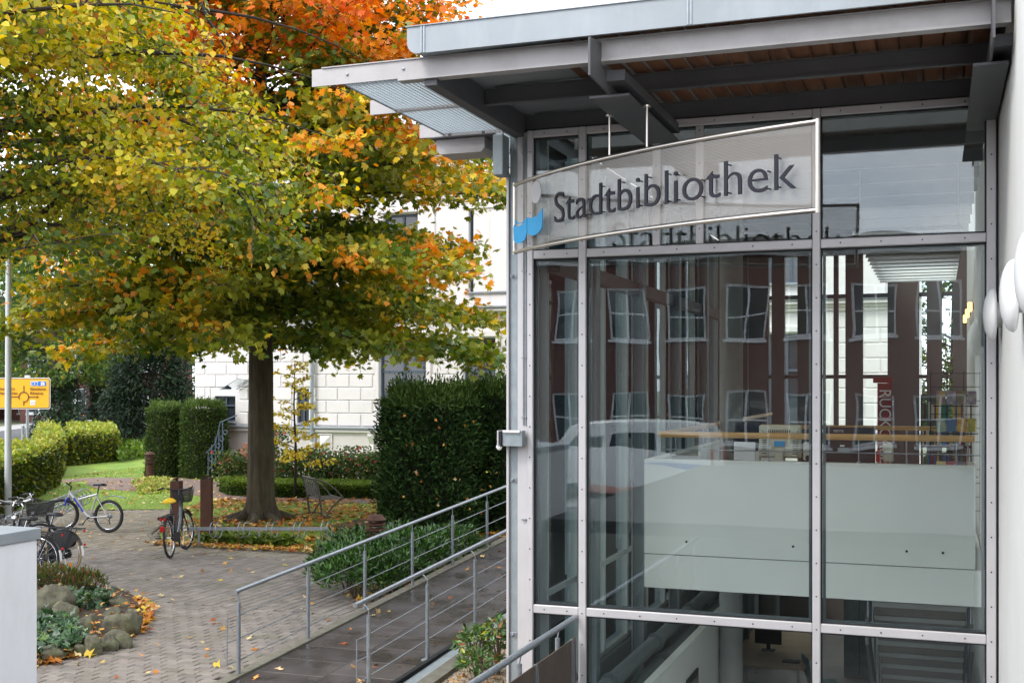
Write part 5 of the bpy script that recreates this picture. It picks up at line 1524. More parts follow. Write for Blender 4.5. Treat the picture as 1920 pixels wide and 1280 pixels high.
def ribbed_trunk(root):
    mb = MB(); n = 64; lv = [(-.08, .47), (.02, .43), (.12, .375), (.28, .33), (.5, .30), (.9, .285), (1.6, .275), (2.6, .262), (3.4, .26), (4.2, .235), (6, .2), (9, .14), (12, .09), (16, .03)]
    for z_, r_ in lv:
        for i in range(n):
            a = 2 * math.pi * i / n
            rr = r_ * (1 + .03 * math.sin(a * 9 + z_ * .4) + .02 * math.sin(a * 17 + 1 + z_) + (max(0, math.sin(a * 5 + .7)) ** 2) * .28 * max(0, 1 - z_ / .5) + (max(0, math.sin(a * 3 + 2.2)) ** 3) * .2 * max(0, 1 - z_ / .35))
            mb.v.append((OX + rr * math.cos(a), OY + rr * math.sin(a), z_))
    for j in range(len(lv) - 1):
        for i in range(n):
            mb.f.append((j * n + i, j * n + (i + 1) % n, (j + 1) * n + (i + 1) % n, (j + 1) * n + i))
    return mb
ribbed_trunk(oak).build('trunk', 'bark_oak', oak, smooth=True)
nroot = MB()
for a in (-.6, -1.3, -2.1, -2.9, .3): nroot.tube([(OX + .3 * math.cos(a), OY + .3 * math.sin(a), .10), (OX + .75 * math.cos(a + .1), OY + .75 * math.sin(a + .1), .02), (OX + 1.25 * math.cos(a - .05), OY + 1.25 * math.sin(a - .05), -.04)], [.13, .07, .03], 8)
nroot.build('surface_root', 'bark_oak', oak, smooth=True)
n_oak = tree_build(oak, [(OX, OY, 15.9), (OX, OY, 16.6)], [.03, .01], limbs, lr, 1.25, LEAF_LOBED, .15, 26, oak_col, spread=.17, flat=.75, nm='foliage', tipdens=1, drop=.1)

# --- linden reaching in from the left
LC = W(-8.6, 15.2); LX, LY = LC.x, LC.y
lin = thing('linden_tree', 'big yellow green linden whose arching boughs reach in from the left edge', 'tree', (LX, LY, 0))
def lin_col(p, tp, d):
    n = len(p); h = p[:, 2]
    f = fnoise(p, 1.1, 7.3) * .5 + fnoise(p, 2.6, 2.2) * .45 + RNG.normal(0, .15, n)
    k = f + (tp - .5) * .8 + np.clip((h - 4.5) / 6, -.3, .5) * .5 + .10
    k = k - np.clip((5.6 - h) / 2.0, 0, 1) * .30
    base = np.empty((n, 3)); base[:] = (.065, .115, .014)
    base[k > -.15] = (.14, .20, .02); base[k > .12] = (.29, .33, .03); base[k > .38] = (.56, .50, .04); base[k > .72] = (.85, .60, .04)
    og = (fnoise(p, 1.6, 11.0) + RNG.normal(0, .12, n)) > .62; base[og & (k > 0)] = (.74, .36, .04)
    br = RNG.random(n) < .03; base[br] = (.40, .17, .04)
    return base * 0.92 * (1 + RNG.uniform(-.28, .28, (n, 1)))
def vis_lin(q):
    D = -q[0] * SN + q[1] * CS; L = q[0] * CS + q[1] * SN
    if D < 6.5: return False
    px = CX + F_PX * L / D; py = HOR - F_PX * (q[2] - EYE) / D
    if px < -500 or py < -700: return False
    g_ = fnoise(np.array([q]), .62, 5.0)[0]
    if g_ > .38 and py < 560: return False
    # right outline of the linden crown
    lim = np.interp(py, [-700, -200, 0, 150, 300, 380, 450, 560, 640, 700], [120, 240, 330, 440, 610, 740, 690, 620, 400, -400])
    if py > 570 + 25 * math.sin(px * .02) + 75 * (px < 380): return random.random() < .3 and py < 700
    return px < lim + random.uniform(-40, 30)
limbs = []; lr = []
def limbL(px_pts):
    return [np.array(P(*a)) for a in px_pts]
vis_limbs = [([(-330, 330, 15.2), (-150, 300, 14.8), (0, 242, 14.4), (45, 220, 14.3), (110, 208, 14.2), (190, 212, 14.1), (260, 228, 14.0), (320, 250, 13.9), (345, 285, 13.8), (385, 320, 13.7)], .062),
             ([(250, 228, 14.0), (330, 222, 14.1), (400, 250, 14.2), (470, 290, 14.3), (560, 310, 14.4), (640, 330, 14.5)], .022),
             ([(-330, 480, 15.4), (-100, 470, 15.4), (40, 440, 15.3), (80, 400, 15.2), (110, 372, 15.1), (145, 365, 15.0), (175, 385, 14.9)], .075),
             ([(-300, 200, 15.6), (0, 300, 15.6), (110, 296, 15.2), (210, 283, 15.0), (250, 305, 14.9), (290, 330, 14.8)], .035),
             ([(350, -60, 15.2), (385, 30, 15.1), (415, 75, 15.0), (430, 105, 15.0)], .035),
             ([(380, 285, 15.0), (420, 330, 14.8), (455, 370, 14.7), (490, 435, 14.6)], .045),
             ([(-300, -200, 15.4), (-60, -80, 15.4), (70, 60, 15.2), (75, 130, 15.2), (68, 220, 15.1)], .04),
             ([(240, 290, 14.6), (262, 335, 14.5), (290, 395, 14.4)], .022),
             ([(-300, 40, 15.8), (-100, 60, 15.6), (30, 90, 15.4), (140, 90, 15.3), (160, 170, 15.2)], .03),
             ([(20, 470, 12.5), (60, 462, 12.5), (130, 450, 12.4), (185, 440, 12.3)], .012)]
for pl, r in vis_limbs: limbs.append(limbL(pl)); lr.append(r)
zz_ = 4.2; k = 0
while zz_ < 12.5:
    for q in range(4):
        az = k * 2.399 + .4; k += 1
        R = (7.6 if zz_ < 8 else 7.6 - (zz_ - 8) * .8) * random.uniform(.7, 1.05)
        limbs.append(limb_pts((LX, LY, zz_), az, R, .55, -.30, n=11)); lr.append(.07)
    zz_ += .30
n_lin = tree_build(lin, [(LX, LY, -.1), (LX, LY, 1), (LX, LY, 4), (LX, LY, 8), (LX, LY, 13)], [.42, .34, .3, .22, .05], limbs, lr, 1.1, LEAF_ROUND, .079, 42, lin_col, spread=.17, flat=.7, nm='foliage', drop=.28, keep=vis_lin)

# --- background trees
def bg_tree(name, lab, loc, h, R, z0, cols_, w_, lsize, nleaf, tr=.2, ivy=False, tpl=LEAF_STAR, kind='leaf', cone=False):
    t = thing(name, lab, 'tree', (loc[0], loc[1], 0))
    x, y = loc[0], loc[1]
    MB().tube([(x, y, -.1), (x, y, z0), (x, y, h * .8)], [tr * 1.4, tr, tr * .3], 10).build('trunk', 'bark_dark', t, smooth=True)
    ncl = max(20, nleaf // 60); C_ = []
    lb = MB()
    for i in range(ncl):
        a = random.uniform(0, 2 * math.pi); zz = random.uniform(z0, h)
        s_ = (zz - z0) / (h - z0)
        rr = R * ((1 - s_) * .95 + .05 if cone else math.sqrt(max(.02, 1 - (2 * s_ - .75) ** 2 / 1.6)))
        q = rr * math.sqrt(random.uniform(.15, 1))
        c = np.array([x + q * math.cos(a), y + q * math.sin(a), zz - (q * .15 if cone else 0)])
        if i % 3 == 0: lb.tube([(x, y, max(z0 * .8, zz - q * .4)), tuple(c)], [.04, .01], 5, cap=False)
        C_.append(c + RNG.normal(0, R * .11, (60, 3)) * np.array([1, 1, .5]))
    lb.build('limb', 'bark_dark', t)
    C_ = np.concatenate(C_); n = len(C_)
    out = C_ - np.array([x, y, (z0 + h) / 2])
    scatter('foliage', tpl, C_, out / 3 + RNG.normal(0, .8, (n, 3)), np.tile([0, 0, 1.0], (n, 1)) + RNG.normal(0, .6, (n, 3)), lsize * RNG.uniform(.6, 1.3, n), pick(n, cols_, w_, .3) * (1 + .3 * fnoise(C_, .8)[:, None]), kind, t, kind='stuff')
    if ivy:
        m_ = 3800; a = RNG.uniform(0, 2 * math.pi, m_); zz = RNG.uniform(0, 1, m_) ** 1.2 * z0 * 1.15
        rr = tr * (2.8 - 1.3 * zz / z0) + RNG.normal(0, .04, m_)
        pos = np.c_[x + rr * np.cos(a), y + rr * np.sin(a), zz]
        scatter('ivy', LEAF_ROUND, pos, np.c_[np.cos(a), np.sin(a), -np.ones(m_) * .9] + RNG.normal(0, .4, (m_, 3)), np.c_[np.cos(a), np.sin(a), np.ones(m_) * .5], RNG.uniform(.09, .17, m_), pick(m_, [(.012, .035, .012), (.03, .07, .02), (.02, .05, .015)], [3, 2, 2]), 'leaf_gloss', t, kind='stuff')
    return t
GREEN = [(.075, .14, .025), (.13, .20, .03), (.045, .085, .02), (.28, .27, .03)]
p = G(112, 815); bg_tree('maple_tree', 'green maple with ivy covered trunk behind the yellow road sign', G(112, 783 + 35), 11.5, 3.9, 3.1, GREEN, [4, 3, 3, 1], .22, 17000, .58, True)
bg_tree('maple_tree', 'slimmer ivy clad tree between the dark parked car and the grey lamp post', G(186, 812), 11, 3.2, 3.8, GREEN, [4, 3, 2, 1], .2, 9000, .42, True)
p = W(-16.4, 54); bg_tree('conifer_tree', 'dark spreading conifer behind the two clipped yew columns', (p.x, p.y), 7.6, 2.7, .5, [(.010, .022, .012), (.02, .038, .018), (.03, .05, .02)], [3, 3, 1], .22, 26000, .2, False, NEEDLE, 'needle', True)
p = W(-19.2, 58); bg_tree('conifer_tree', 'low dark conifer touching the grey lamp post', (p.x, p.y), 4.0, 1.3, .4, [(.010, .022, .012), (.02, .038, .018)], [3, 2], .2, 12000, .15, False, NEEDLE, 'needle', True)
far = [(-41, 92, 15, 6), (-58, 100, 16, 7), (-30, 108, 14, 6.5), (-14, 112, 15, 7), (4, 110, 15, 7), (-75, 90, 15, 7)]
for k, (L_, D_, h, R) in enumerate(far):
    p = W(L_, D_); bg_tree('street_tree', ('distant green tree over the brick houses', 'far street tree at the left end of the road', 'distant tree seen above the conifer', 'distant tree hidden behind the villa roof', 'distant tree behind the villa on the right', 'farthest left tree beyond the street')[k], (p.x, p.y), h, R, 3.5, GREEN, [3, 3, 2, 2], .5, 5000, .3)

p = W((1790 - CX) / F_PX * 46, 46); bg_tree('street_tree', 'dark green tree beyond the right end of the villa, seen through the glass', (p.x, p.y), 9.5, 2.6, .9, GREEN, [4, 3, 3, 1], .2, 9000, .25)
# --- golden sapling
sp_ = W((553 - CX) / F_PX * 30.8, 30.8)
sap = thing('sapling', 'slender young tree with sparse bright yellow leaves before the villa', 'tree', (sp_.x, sp_.y, 0))
tk = [(sp_.x, sp_.y, 0), (sp_.x + .03, sp_.y, 1.2), (sp_.x - .03, sp_.y, 2.4), (sp_.x, sp_.y, 3.6)]
limbs = []
for k in range(20):
    z_ = .75 + k * .14; limbs.append(limb_pts((sp_.x, sp_.y, z_), k * 2.4, .95 - .025 * k, .35, .15, n=6, wob=.2))
tree_build(sap, tk, [.04, .032, .022, .008], limbs, .014, .28, LEAF_ROUND, .09, 13, lambda p, t_, d: pick(len(p), [(.75, .58, .06), (.8, .68, .12), (.55, .42, .04)], [3, 2, 1]), spread=.04, flat=.8, nm='foliage', twig_every=1, start=.3)

# ================================================================== HEDGES AND SHRUBS
def hedge(name, lab, cat, poly, h, cols_, w_, lsize, dens, tpl=LEAF_ROUND, mname='leaf', taper=0.0, top_cols=None, lump=.05, z0=0.0, group=None, topspike=0.0, rough_top=.0):
    """clipped hedge over a ground polygon: dark twiggy core plus a skin of leaves"""
    c = np.mean(np.array(poly), axis=0)
    t = thing(name, lab, cat, (c[0], c[1], 0), group)
    P2 = [np.array(p) for p in poly]
    ins = [c + (p - c) * .93 for p in P2]
    nb_ = len(poly)
    core = MB(); core.v += [(q[0], q[1], z0) for q in ins] + [(c[0] + (q[0] - c[0]) * (1 - taper), c[1] + (q[1] - c[1]) * (1 - taper), h - .07) for q in ins]
    core.f += [tuple(range(nb_, 2 * nb_))] + [(i, (i + 1) % nb_, nb_ + (i + 1) % nb_, nb_ + i) for i in range(nb_)]
    core.build('twig_core', mat('hedge core', (.018, .022, .01), .95), t)
    pos, nor, istop = [], [], []
    area = sum(P2[i][0] * P2[(i + 1) % nb_][1] - P2[(i + 1) % nb_][0] * P2[i][1] for i in range(nb_)) / 2
    sg_ = 1 if area > 0 else -1
    for i in range(nb_):
        a, b = P2[i], P2[(i + 1) % nb_]; L_ = np.linalg.norm(b - a)
        m_ = int(L_ * h * dens)
        if m_ < 1: continue
        u = RNG.random(m_); v = RNG.random(m_)
        p2 = a + (b - a) * u[:, None]; p2 = p2 + (c - p2) * (taper * v)[:, None]
        nn = np.array([(b - a)[1], -(b - a)[0]]) * sg_ / L_
        pos.append(np.c_[p2, z0 + v * (h - z0)]); nor.append(np.tile([*nn, .25], (m_, 1))); istop.append(np.zeros(m_))
    m_ = int(abs(area) * dens * 1.2 * (1 - taper) ** 2) + 1
    tp_ = sample_poly([tuple(c + (p - c) * (1 - taper)) for p in P2], m_)
    pos.append(np.c_[tp_, np.full(m_, h) + np.abs(RNG.normal(0, rough_top + .001, m_))]); nor.append(np.tile([0, 0, 1.0], (m_, 1))); istop.append(np.ones(m_))
    pos = np.concatenate(pos); nor = np.concatenate(nor); istop = np.concatenate(istop); n = len(pos)
    nor = nor / np.linalg.norm(nor, axis=1, keepdims=True)
    # round the upper edge a little and add lumps
    pos = pos + nor * (fnoise(pos, 2.2, 4)[:, None] * lump + RNG.normal(0, lump * .7, (n, 1)))
    colr = pick(n, cols_, w_, .3)
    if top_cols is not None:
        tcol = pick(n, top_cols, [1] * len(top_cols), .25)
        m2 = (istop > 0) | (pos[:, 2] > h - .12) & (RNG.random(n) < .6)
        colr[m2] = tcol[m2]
    colr = colr * (1 + .25 * fnoise(pos, 3, 1)[:, None])
    dr = nor * .9 + RNG.normal(0, .55, (n, 3)); dr[:, 2] += topspike
    nr = nor + RNG.normal(0, .8, (n, 3)) + np.array([0, 0, .5])
    scatter('foliage', tpl, pos, dr, nr, lsize * RNG.uniform(.6, 1.3, n), colr, mname, t, kind='stuff')
    return t
def rectpoly(c, ux, hx, hy, rnd=.12):
    u = Vector(ux).normalized(); v = Vector((-u.y, u.x)); out = []
    for sx, sy in ((-1, -1), (1, -1), (1, 1), (-1, 1)):
        for (ax, ay) in (((1 - rnd), 1), (1, (1 - rnd))) if (sx * sy > 0) == False else ((1, (1 - rnd)), ((1 - rnd), 1)):
            out.append(tuple(Vector(c[:2]) + u * (sx * hx * ax) + v * (sy * hy * ay)))
    return out
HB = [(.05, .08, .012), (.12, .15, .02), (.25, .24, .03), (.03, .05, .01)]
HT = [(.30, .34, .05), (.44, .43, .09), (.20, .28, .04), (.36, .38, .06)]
a, b = G(-130, 1040), G(108, 908)
d = (b - a); d.z = 0; d.normalize(); nl = Vector((-d.y, d.x, 0))
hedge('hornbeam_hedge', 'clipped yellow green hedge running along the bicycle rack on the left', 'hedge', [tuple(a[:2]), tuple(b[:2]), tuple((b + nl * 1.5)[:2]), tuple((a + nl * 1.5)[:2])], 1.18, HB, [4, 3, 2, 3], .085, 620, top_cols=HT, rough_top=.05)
a, b = G(132, 873), G(218, 864)
hedge('hornbeam_hedge', 'short clipped yellow leaved hedge at the far edge of the lawn', 'hedge', [tuple(a[:2]), tuple(b[:2]), tuple(W((210 - CX) / F_PX * 51, 51)[:2]), tuple(W((125 - CX) / F_PX * 51, 51)[:2])], 1.12, HB, [3, 4, 4, 2], .10, 330, top_cols=HT, rough_top=.08)
a, b = G(60, 884), G(118, 884)
a, b = W((66 - CX) / F_PX * 36.5, 36.5), W((116 - CX) / F_PX * 37.5, 37.5)
hedge('hornbeam_hedge', 'far end of the yellow hedge in front of the sign posts', 'hedge', [tuple(a[:2]), tuple(b[:2]), tuple(W((112 - CX) / F_PX * 48, 48)[:2]), tuple(W((70 - CX) / F_PX * 48, 48)[:2])], 1.15, HB, [3, 4, 4, 2], .10, 260, top_cols=HT, rough_top=.1)
YW = [(.045, .085, .018), (.07, .12, .025), (.11, .16, .03), (.03, .05, .012)]
for k, (p0, p1, yb, hh, lab) in enumerate(((277, 345, 895, 2.18, 'left one of the two clipped yew columns beside the gravel path'), (341, 426, 897, 2.25, 'right and wider one of the two clipped yew columns'))):
    a, b = G(p0, yb), G(p1, yb); c = (a + b) / 2
    w = (b - a).length / 2
    ctr = W((((p0 + p1) / 2) - CX) / F_PX * (DEP(c.x, c.y) + w), DEP(c.x, c.y) + w)
    poly = [(ctr.x + w * math.cos(q) * 1.02, ctr.y + w * math.sin(q) * 1.02) for q in np.linspace(0, 2 * math.pi, 14, endpoint=False)]
    hedge('clipped_yew', lab, 'shrub', poly, hh, YW, [4, 4, 2, 2], .085, 1500, tpl=NEEDLE, mname='needle', taper=.12, top_cols=[(.10, .15, .03), (.07, .12, .025)], lump=.05, group='yew columns', topspike=.5, rough_top=.09)
def bigyew(lab, px0, px1, yb, ytop, tp):
    a, b = G(px0, yb), G(px1, yb); c = (a + b) / 2; w = (b - a).length / 2
    D = DEP(c.x, c.y) + w
    ctr = W(((px0 + px1) / 2 - CX) / F_PX * D, D); w = (px1 - px0) / 2 / F_PX * D
    poly = [(ctr.x + w * 1.0 * math.copysign(abs(math.cos(q)) ** .8, math.cos(q)), ctr.y + w * .9 * math.copysign(abs(math.sin(q)) ** .8, math.sin(q))) for q in np.linspace(0, 2 * math.pi, 18, endpoint=False)]
    h = EYE - (ytop - HOR) / F_PX * (D - w * .4)
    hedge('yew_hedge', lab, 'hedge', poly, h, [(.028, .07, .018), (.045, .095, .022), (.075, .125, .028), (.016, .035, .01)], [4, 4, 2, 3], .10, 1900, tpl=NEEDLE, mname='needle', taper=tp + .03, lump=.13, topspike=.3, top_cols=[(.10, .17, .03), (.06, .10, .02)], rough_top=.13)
bigyew('tall dark clipped yew block behind the ramp railings', 722, 905, 1008, 752, .04)
bigyew('second dark yew half hidden by the pavilion corner post', 884, 1010, 1000, 738, .05)
yq = RNG.uniform(0, 1, (26, 2))
yc = [W((740 + 200 * a_ - CX) / F_PX * 22.4, 22.35 + .3 * abs(a_ - .5)) for a_ in yq[:, 0]]
scatter('fallen_leaves', LEAF_STAR, np.array([[c_.x, c_.y, .2 + 2.3 * b_] for c_, b_ in zip(yc, yq[:, 1])]), rnd_dirs(26), np.tile([.3, -1.0, .2], (26, 1)) + RNG.normal(0, .4, (26, 3)), RNG.uniform(.05, .08, 26), pick(26, DRY, (4, 4, 2, 3, 2)), 'dryleaf', kind='stuff', label='single dry leaves caught in the face of the tall yew block')
# box edging and roses
bx = gp((414, 921), (430, 928), (480, 931), (560, 933), (650, 934), (722, 935), (722, 925), (600, 923), (480, 920), (440, 914), (420, 913))
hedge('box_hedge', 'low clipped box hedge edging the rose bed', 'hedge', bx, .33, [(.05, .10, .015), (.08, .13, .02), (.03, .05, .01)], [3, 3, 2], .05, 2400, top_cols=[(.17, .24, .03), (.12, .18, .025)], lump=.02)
rose_sp = [(432, 915), (455, 913), (520, 917), (540, 913), (566, 916), (590, 918), (615, 914), (640, 917), (664, 914), (686, 918), (706, 914), (728, 918)]
for k, (px, py) in enumerate(rose_sp):
    g_ = G(px, py); lab = ('leftmost rose bush by the villa steps', 'rose bush just left of the oak trunk', 'tall crimson rose beside the oak trunk', 'rose bush under the golden sapling', 'rose bush right of the golden sapling', 'rose bush in front of the downpipe', 'rose bush behind the metal chair back', 'rose bush below the stone diamond panel', 'rose bush with orange flowers mid bed', 'rose bush left of the carved console', 'rose bush under the carved console', 'rightmost rose bush beside the tall yew')[k]
    t = thing('rose_bush', lab, 'shrub', (g_.x, g_.y, 0), 'roses in the villa bed')
    hgt = 1.0 + (k == 2) * .6 + random.uniform(-.15, .2)
    m_ = 900
    q = RNG.normal(0, .26, (m_, 3)); pos = np.c_[g_.x + q[:, 0], g_.y + q[:, 1], np.abs(RNG.uniform(.1, hgt, m_))]
    scatter('foliage', LEAF_ROUND, pos, rnd_dirs(m_, .2), rnd_dirs(m_, .8), RNG.uniform(.05, .09, m_), pick(m_, [(.05, .10, .02), (.09, .14, .03), (.2, .14, .03)], [4, 3, 1], .3), 'leaf', t, kind='stuff')
    stm = MB()
    for j in range(6): stm.tube([(g_.x, g_.y, 0), (g_.x + random.uniform(-.3, .3), g_.y + random.uniform(-.3, .3), hgt)], [.012, .005], 4)
    stm.build('stem', 'twig', t)
    for j in range(6 if k != 2 else 9):
        c = (g_.x + random.gauss(0, .24), g_.y - random.uniform(0, .3), random.uniform(hgt * .45, hgt + .05))
        fb = MB()
        for l_ in range(9):
            a_ = l_ * 2.4; r_ = .018 + .004 * l_
            m4 = Matrix.Translation(c) @ Matrix.Rotation(a_, 4, 'Z') @ Matrix.Rotation(.3 + l_ * .11, 4, 'Y')
            fb.add([m4 @ Vector(v) for v in ((0, -.02, .0), (r_, -.03, .01), (r_ * 1.4, 0, .03), (r_, .03, .01), (0, .02, 0))], [(0, 1, 2, 3, 4)])
        fb.build('rose_bloom', 'pinkrose' if 'pinkrose' in M else 'red', t)

# --- laurels beside the ramp
LAU = [(.03, .095, .014), (.055, .14, .02), (.09, .19, .03), (.014, .04, .008)]
def shrub(name, lab, blobs, n, tpl, size, cols_, w_, mname='leaf_gloss', stems=8, cat='shrub', up=.5, z0=0.0, group=None):
    """loose shrub: leaves on the skin and inside of several ellipsoid blobs (x, y, z, rx, ry, rz)"""
    x, y = blobs[0][0], blobs[0][1]
    t = thing(name, lab, cat, (x, y, z0), group)
    vol = [b[3] * b[4] + b[5] * (b[3] + b[4]) for b in blobs]; pos = []; nor = []
    for b, v in zip(blobs, vol):
        m_ = int(n * v / sum(vol)); d = rnd_dirs(m_); d[:, 2] = np.abs(d[:, 2]) * 1.0 - .25 * (RNG.random(m_) < .4)
        r = RNG.uniform(.72, 1.05, m_) * (1 + .12 * fnoise(d, 3, b[0]))
        pos.append(np.array(b[:3]) + d * r[:, None] * np.array(b[3:6])); nor.append(d)
    pos = np.concatenate(pos); nor = np.concatenate(nor); k = pos[:, 2] > z0 + .02; pos, nor = pos[k], nor[k]; m_ = len(pos)
    dr = nor * .8 + RNG.normal(0, .5, (m_, 3)); dr[:, 2] += up
    scatter('foliage', tpl, pos, dr, nor + RNG.normal(0, .6, (m_, 3)) + np.array([0, 0, .6]), size * RNG.uniform(.6, 1.25, m_), pick(m_, cols_, w_, .3), mname, t, kind='stuff')
    sm = MB()
    for b in blobs:
        for j in range(stems):
            d = rnd_dirs(1)[0] * np.array([b[3], b[4], b[5]]) * .75; d[2] = abs(d[2])
            sm.tube([(b[0] + d[0] * .1, b[1] + d[1] * .1, z0 - .03), (b[0] + d[0] * .5, b[1] + d[1] * .5, (z0 + b[2] + d[2]) / 2), (b[0] + d[0], b[1] + d[1], b[2] + d[2])], [.014, .01, .004], 5)
    sm.build('stem', 'twig', t)
    return t
shrub('laurel', 'glossy laurel bush nearest the paving, its left side over the fallen leaves', [(-7.65, 14.75, .30, .55, .65, .42), (-8.1, 15.3, .32, .55, .6, .42), (-7.2, 15.1, .28, .42, .7, .40)], 7000, LEAF_LONG, .09, LAU, [4, 4, 3, 3])
shrub('laurel', 'glossy laurel bush behind the first one, around the rusty lamp', [(-7.5, 16.2, .34, .7, .6, .45), (-8.6, 16.4, .3, .55, .6, .42), (-7.3, 17.2, .32, .6, .65, .42), (-8.4, 17.4, .3, .6, .6, .38)], 8000, LEAF_LONG, .09, LAU, [4, 4, 3, 3])
PIE = [(.035, .10, .018), (.07, .16, .025), (.14, .22, .04), (.45, .38, .03), (.35, .12, .04)]
g_ = G(905, 1215, .08)
shrub('pieris', 'small whorled leaf shrub with yellow tips on the gravel beside the corner post', [(-4.42, 11.3, .32, .20, .25, .17), (-4.62, 11.55, .26, .17, .25, .15), (-4.2, 11.2, .46, .15, .2, .16), (-4.33, 11.0, .18, .2, .22, .13), (-4.0, 11.5, .34, .22, .2, .2)], 1150, LEAF_LONG, .085, PIE, [4, 5, 3, 1, .6], stems=5, up=-.35, z0=.05)
shrub('pieris', 'low seedling of the whorled leaf shrub at the bottom of the gravel', [(-3.75, 10.1, .12, .16, .15, .1)], 150, LEAF_LONG, .075, PIE, [4, 5, 3, 0, 0], stems=4, up=0, z0=.03)
gcl = sample_poly([(-13.0, 18.55), (-11.1, 18.55), (-11.1, 19.15), (-12.9, 19.3)], 1500); n = len(gcl)
scatter('ground_cover', LEAF_ROUND, np.c_[gcl, RNG.uniform(.03, .2, n)], rnd_dirs(n, .1, .3), np.tile([0, 0, 1.0], (n, 1)) + RNG.normal(0, .3, (n, 3)), RNG.uniform(.06, .11, n), pick(n, [(.13, .20, .03), (.24, .30, .05), (.07, .12, .02)], [3, 3, 2]), 'leaf', kind='stuff', label='light green ground cover along the lawn kerb under the right bicycle rack')
fb = [(x, y) for x, y in sample_poly(gp((247, 916), (275, 905), (310, 906), (326, 915), (310, 925), (262, 926)), 2600)]; fb = np.array(fb); n = len(fb)
cz = np.array(fb.mean(0)); hh_ = .28 * (1 - np.clip(np.linalg.norm((fb - cz) / np.array([1.1, 1.6]), axis=1), 0, 1) ** 2)
scatter('flower_cover', LEAF_ROUND, np.c_[fb, hh_ * RNG.uniform(.6, 1.1, n)], rnd_dirs(n, .3), rnd_dirs(n, 1), RNG.uniform(.06, .1, n), pick(n, [(.45, .48, .12), (.65, .58, .20), (.25, .34, .06), (.7, .3, .2)], [3, 2, 3, .4]), 'leaf', kind='stuff', label='pale yellow flowering ground cover round the rusty lamp post')
gl2 = sample_poly(gp((222, 868), (276, 858), (276, 838), (240, 836), (222, 845)), 2600); n = len(gl2)
scatter('ground_cover', LEAF_ROUND, np.c_[gl2, RNG.uniform(.05, .5, n)], rnd_dirs(n, .3), rnd_dirs(n, 1), RNG.uniform(.1, .18, n), pick(n, [(.10, .18, .02), (.2, .28, .04), (.05, .09, .015)], [3, 2, 2]), 'leaf', kind='stuff', label='green ground cover between far hedge and yew columns')

# --- rock bed
structure('rock_bed_soil', MB().sheet(bedpoly, 0.01).sheet([(p[0] * .9 + rock_c[0] * .1, p[1] * .9 + rock_c[1] * .1) for p in bedpoly], .05), 'soil')
rocks = [(100, 1128, 66, 62, 'tall pale slanting rock at the back left of the rock bed'), (122, 1150, 52, 44, 'broad pale rock leaning in front of the tall one'), (152, 1117, 52, 34, 'dark pitted rock at the back of the bed'), (187, 1118, 46, 30, 'mossy rock between the pitted one and the brown one'), (226, 1124, 42, 24, 'low brown rock at the back right of the bed'),
         (167, 1164, 40, 46, 'upright grey green rock in the middle of the bed'), (212, 1144, 38, 26, 'flat mossy rock behind the big right rock'), (236, 1165, 66, 52, 'biggest rock, mossy, at the right end of the bed'), (250, 1148, 26, 28, 'small grey rock behind the right end of the bed'),
         (174, 1203, 36, 40, 'dark square rock on the front edge of the bed'), (203, 1198, 36, 34, 'round rock between the two front edge rocks'), (224, 1190, 44, 40, 'whitish topped rock on the front right edge'), (104, 1218, 46, 30, 'low green rock at the front left of the bed'), (150, 1210, 24, 26, 'small mossy rock beside the dark square rock'), (72, 1112, 30, 28, 'rock cut off by the white wall at the back left')]
for k, (px, py, w, h, lab) in enumerate(rocks):
    base = G(px, py + h * .40, .04); D = DEP(base.x, base.y); rw = w / 2 / F_PX * D * 1.12; rh = h / F_PX * D * .66
    N = 40; mb = MB(); rng = random.Random(k + 3)
    import itertools
    sd = rng.uniform(0, 50); planes = []
    for q_ in range(15):
        v_ = Vector((rng.gauss(0, 1), rng.gauss(0, 1), rng.gauss(0.15, .8))).normalized(); planes.append((v_, rng.uniform(.62, 1.0)))
    for i in range(21):
        th = math.pi * i / 20
        for j in range(N):
            ph = 2 * math.pi * j / N
            d = Vector((math.sin(th) * math.cos(ph), math.sin(th) * math.sin(ph), math.cos(th)))
            f1 = mnoise.noise(d * 1.1 + Vector((sd, 0, 0))); f2 = mnoise.noise(d * 3.1 + Vector((0, sd, 0))); f3 = mnoise.noise(d * 8 + Vector((0, 0, sd)))
            r = 1.15 + .12 * f1
            for (pn, pd) in planes:
                q_ = d.dot(pn)
                if q_ > .12: r = min(r, pd / q_)
            r += .07 * f2 + .06 * f3
            mb.v.append((d.x * r * rw, d.y * r * rw * .8, d.z * r * rh))
    for i in range(20):
        for j in range(N): mb.f.append((i * N + j, (i + 1) * N + j, (i + 1) * N + (j + 1) % N, i * N + (j + 1) % N))
    o = mb.build('rock', 'rock', None, smooth=True, label=lab, cat='rock', group='rocks of the planted bed')
    o.location = (base.x, base.y, rh * .5); o.rotation_euler = (rng.uniform(-.2, .2), rng.uniform(-.25, .25), YAW)
iv = sample_poly(gp((66, 1175), (115, 1172), (140, 1195), (165, 1222), (110, 1240), (60, 1245)), 1000)
iv2 = sample_poly(gp((120, 1132), (200, 1128), (215, 1140), (170, 1150), (130, 1148)), 330)
iv = np.concatenate([iv, iv2]); n = len(iv)
scatter('ivy', LEAF_STAR, np.c_[iv, RNG.uniform(.04, .24, n)], rnd_dirs(n, -.2, .4), rnd_dirs(n, 1.0) + np.array([.2, -.5, 0]), RNG.uniform(.06, .12, n), pick(n, [(.03, .08, .025), (.05, .12, .04), (.10, .17, .035), (.02, .045, .015)], [4, 4, 1, 2]), 'leaf_gloss', kind='stuff', label='ivy covering the left half of the rock bed')
rb = sample_poly(bedpoly, 230); fallen('fallen_leaves', rb, .05 + RNG.uniform(0, .12, len(rb)), .085, 'orange leaves caught between rocks and ivy', wts=(6, 5, 1, 2, 3))
g1 = G(104, 1108)
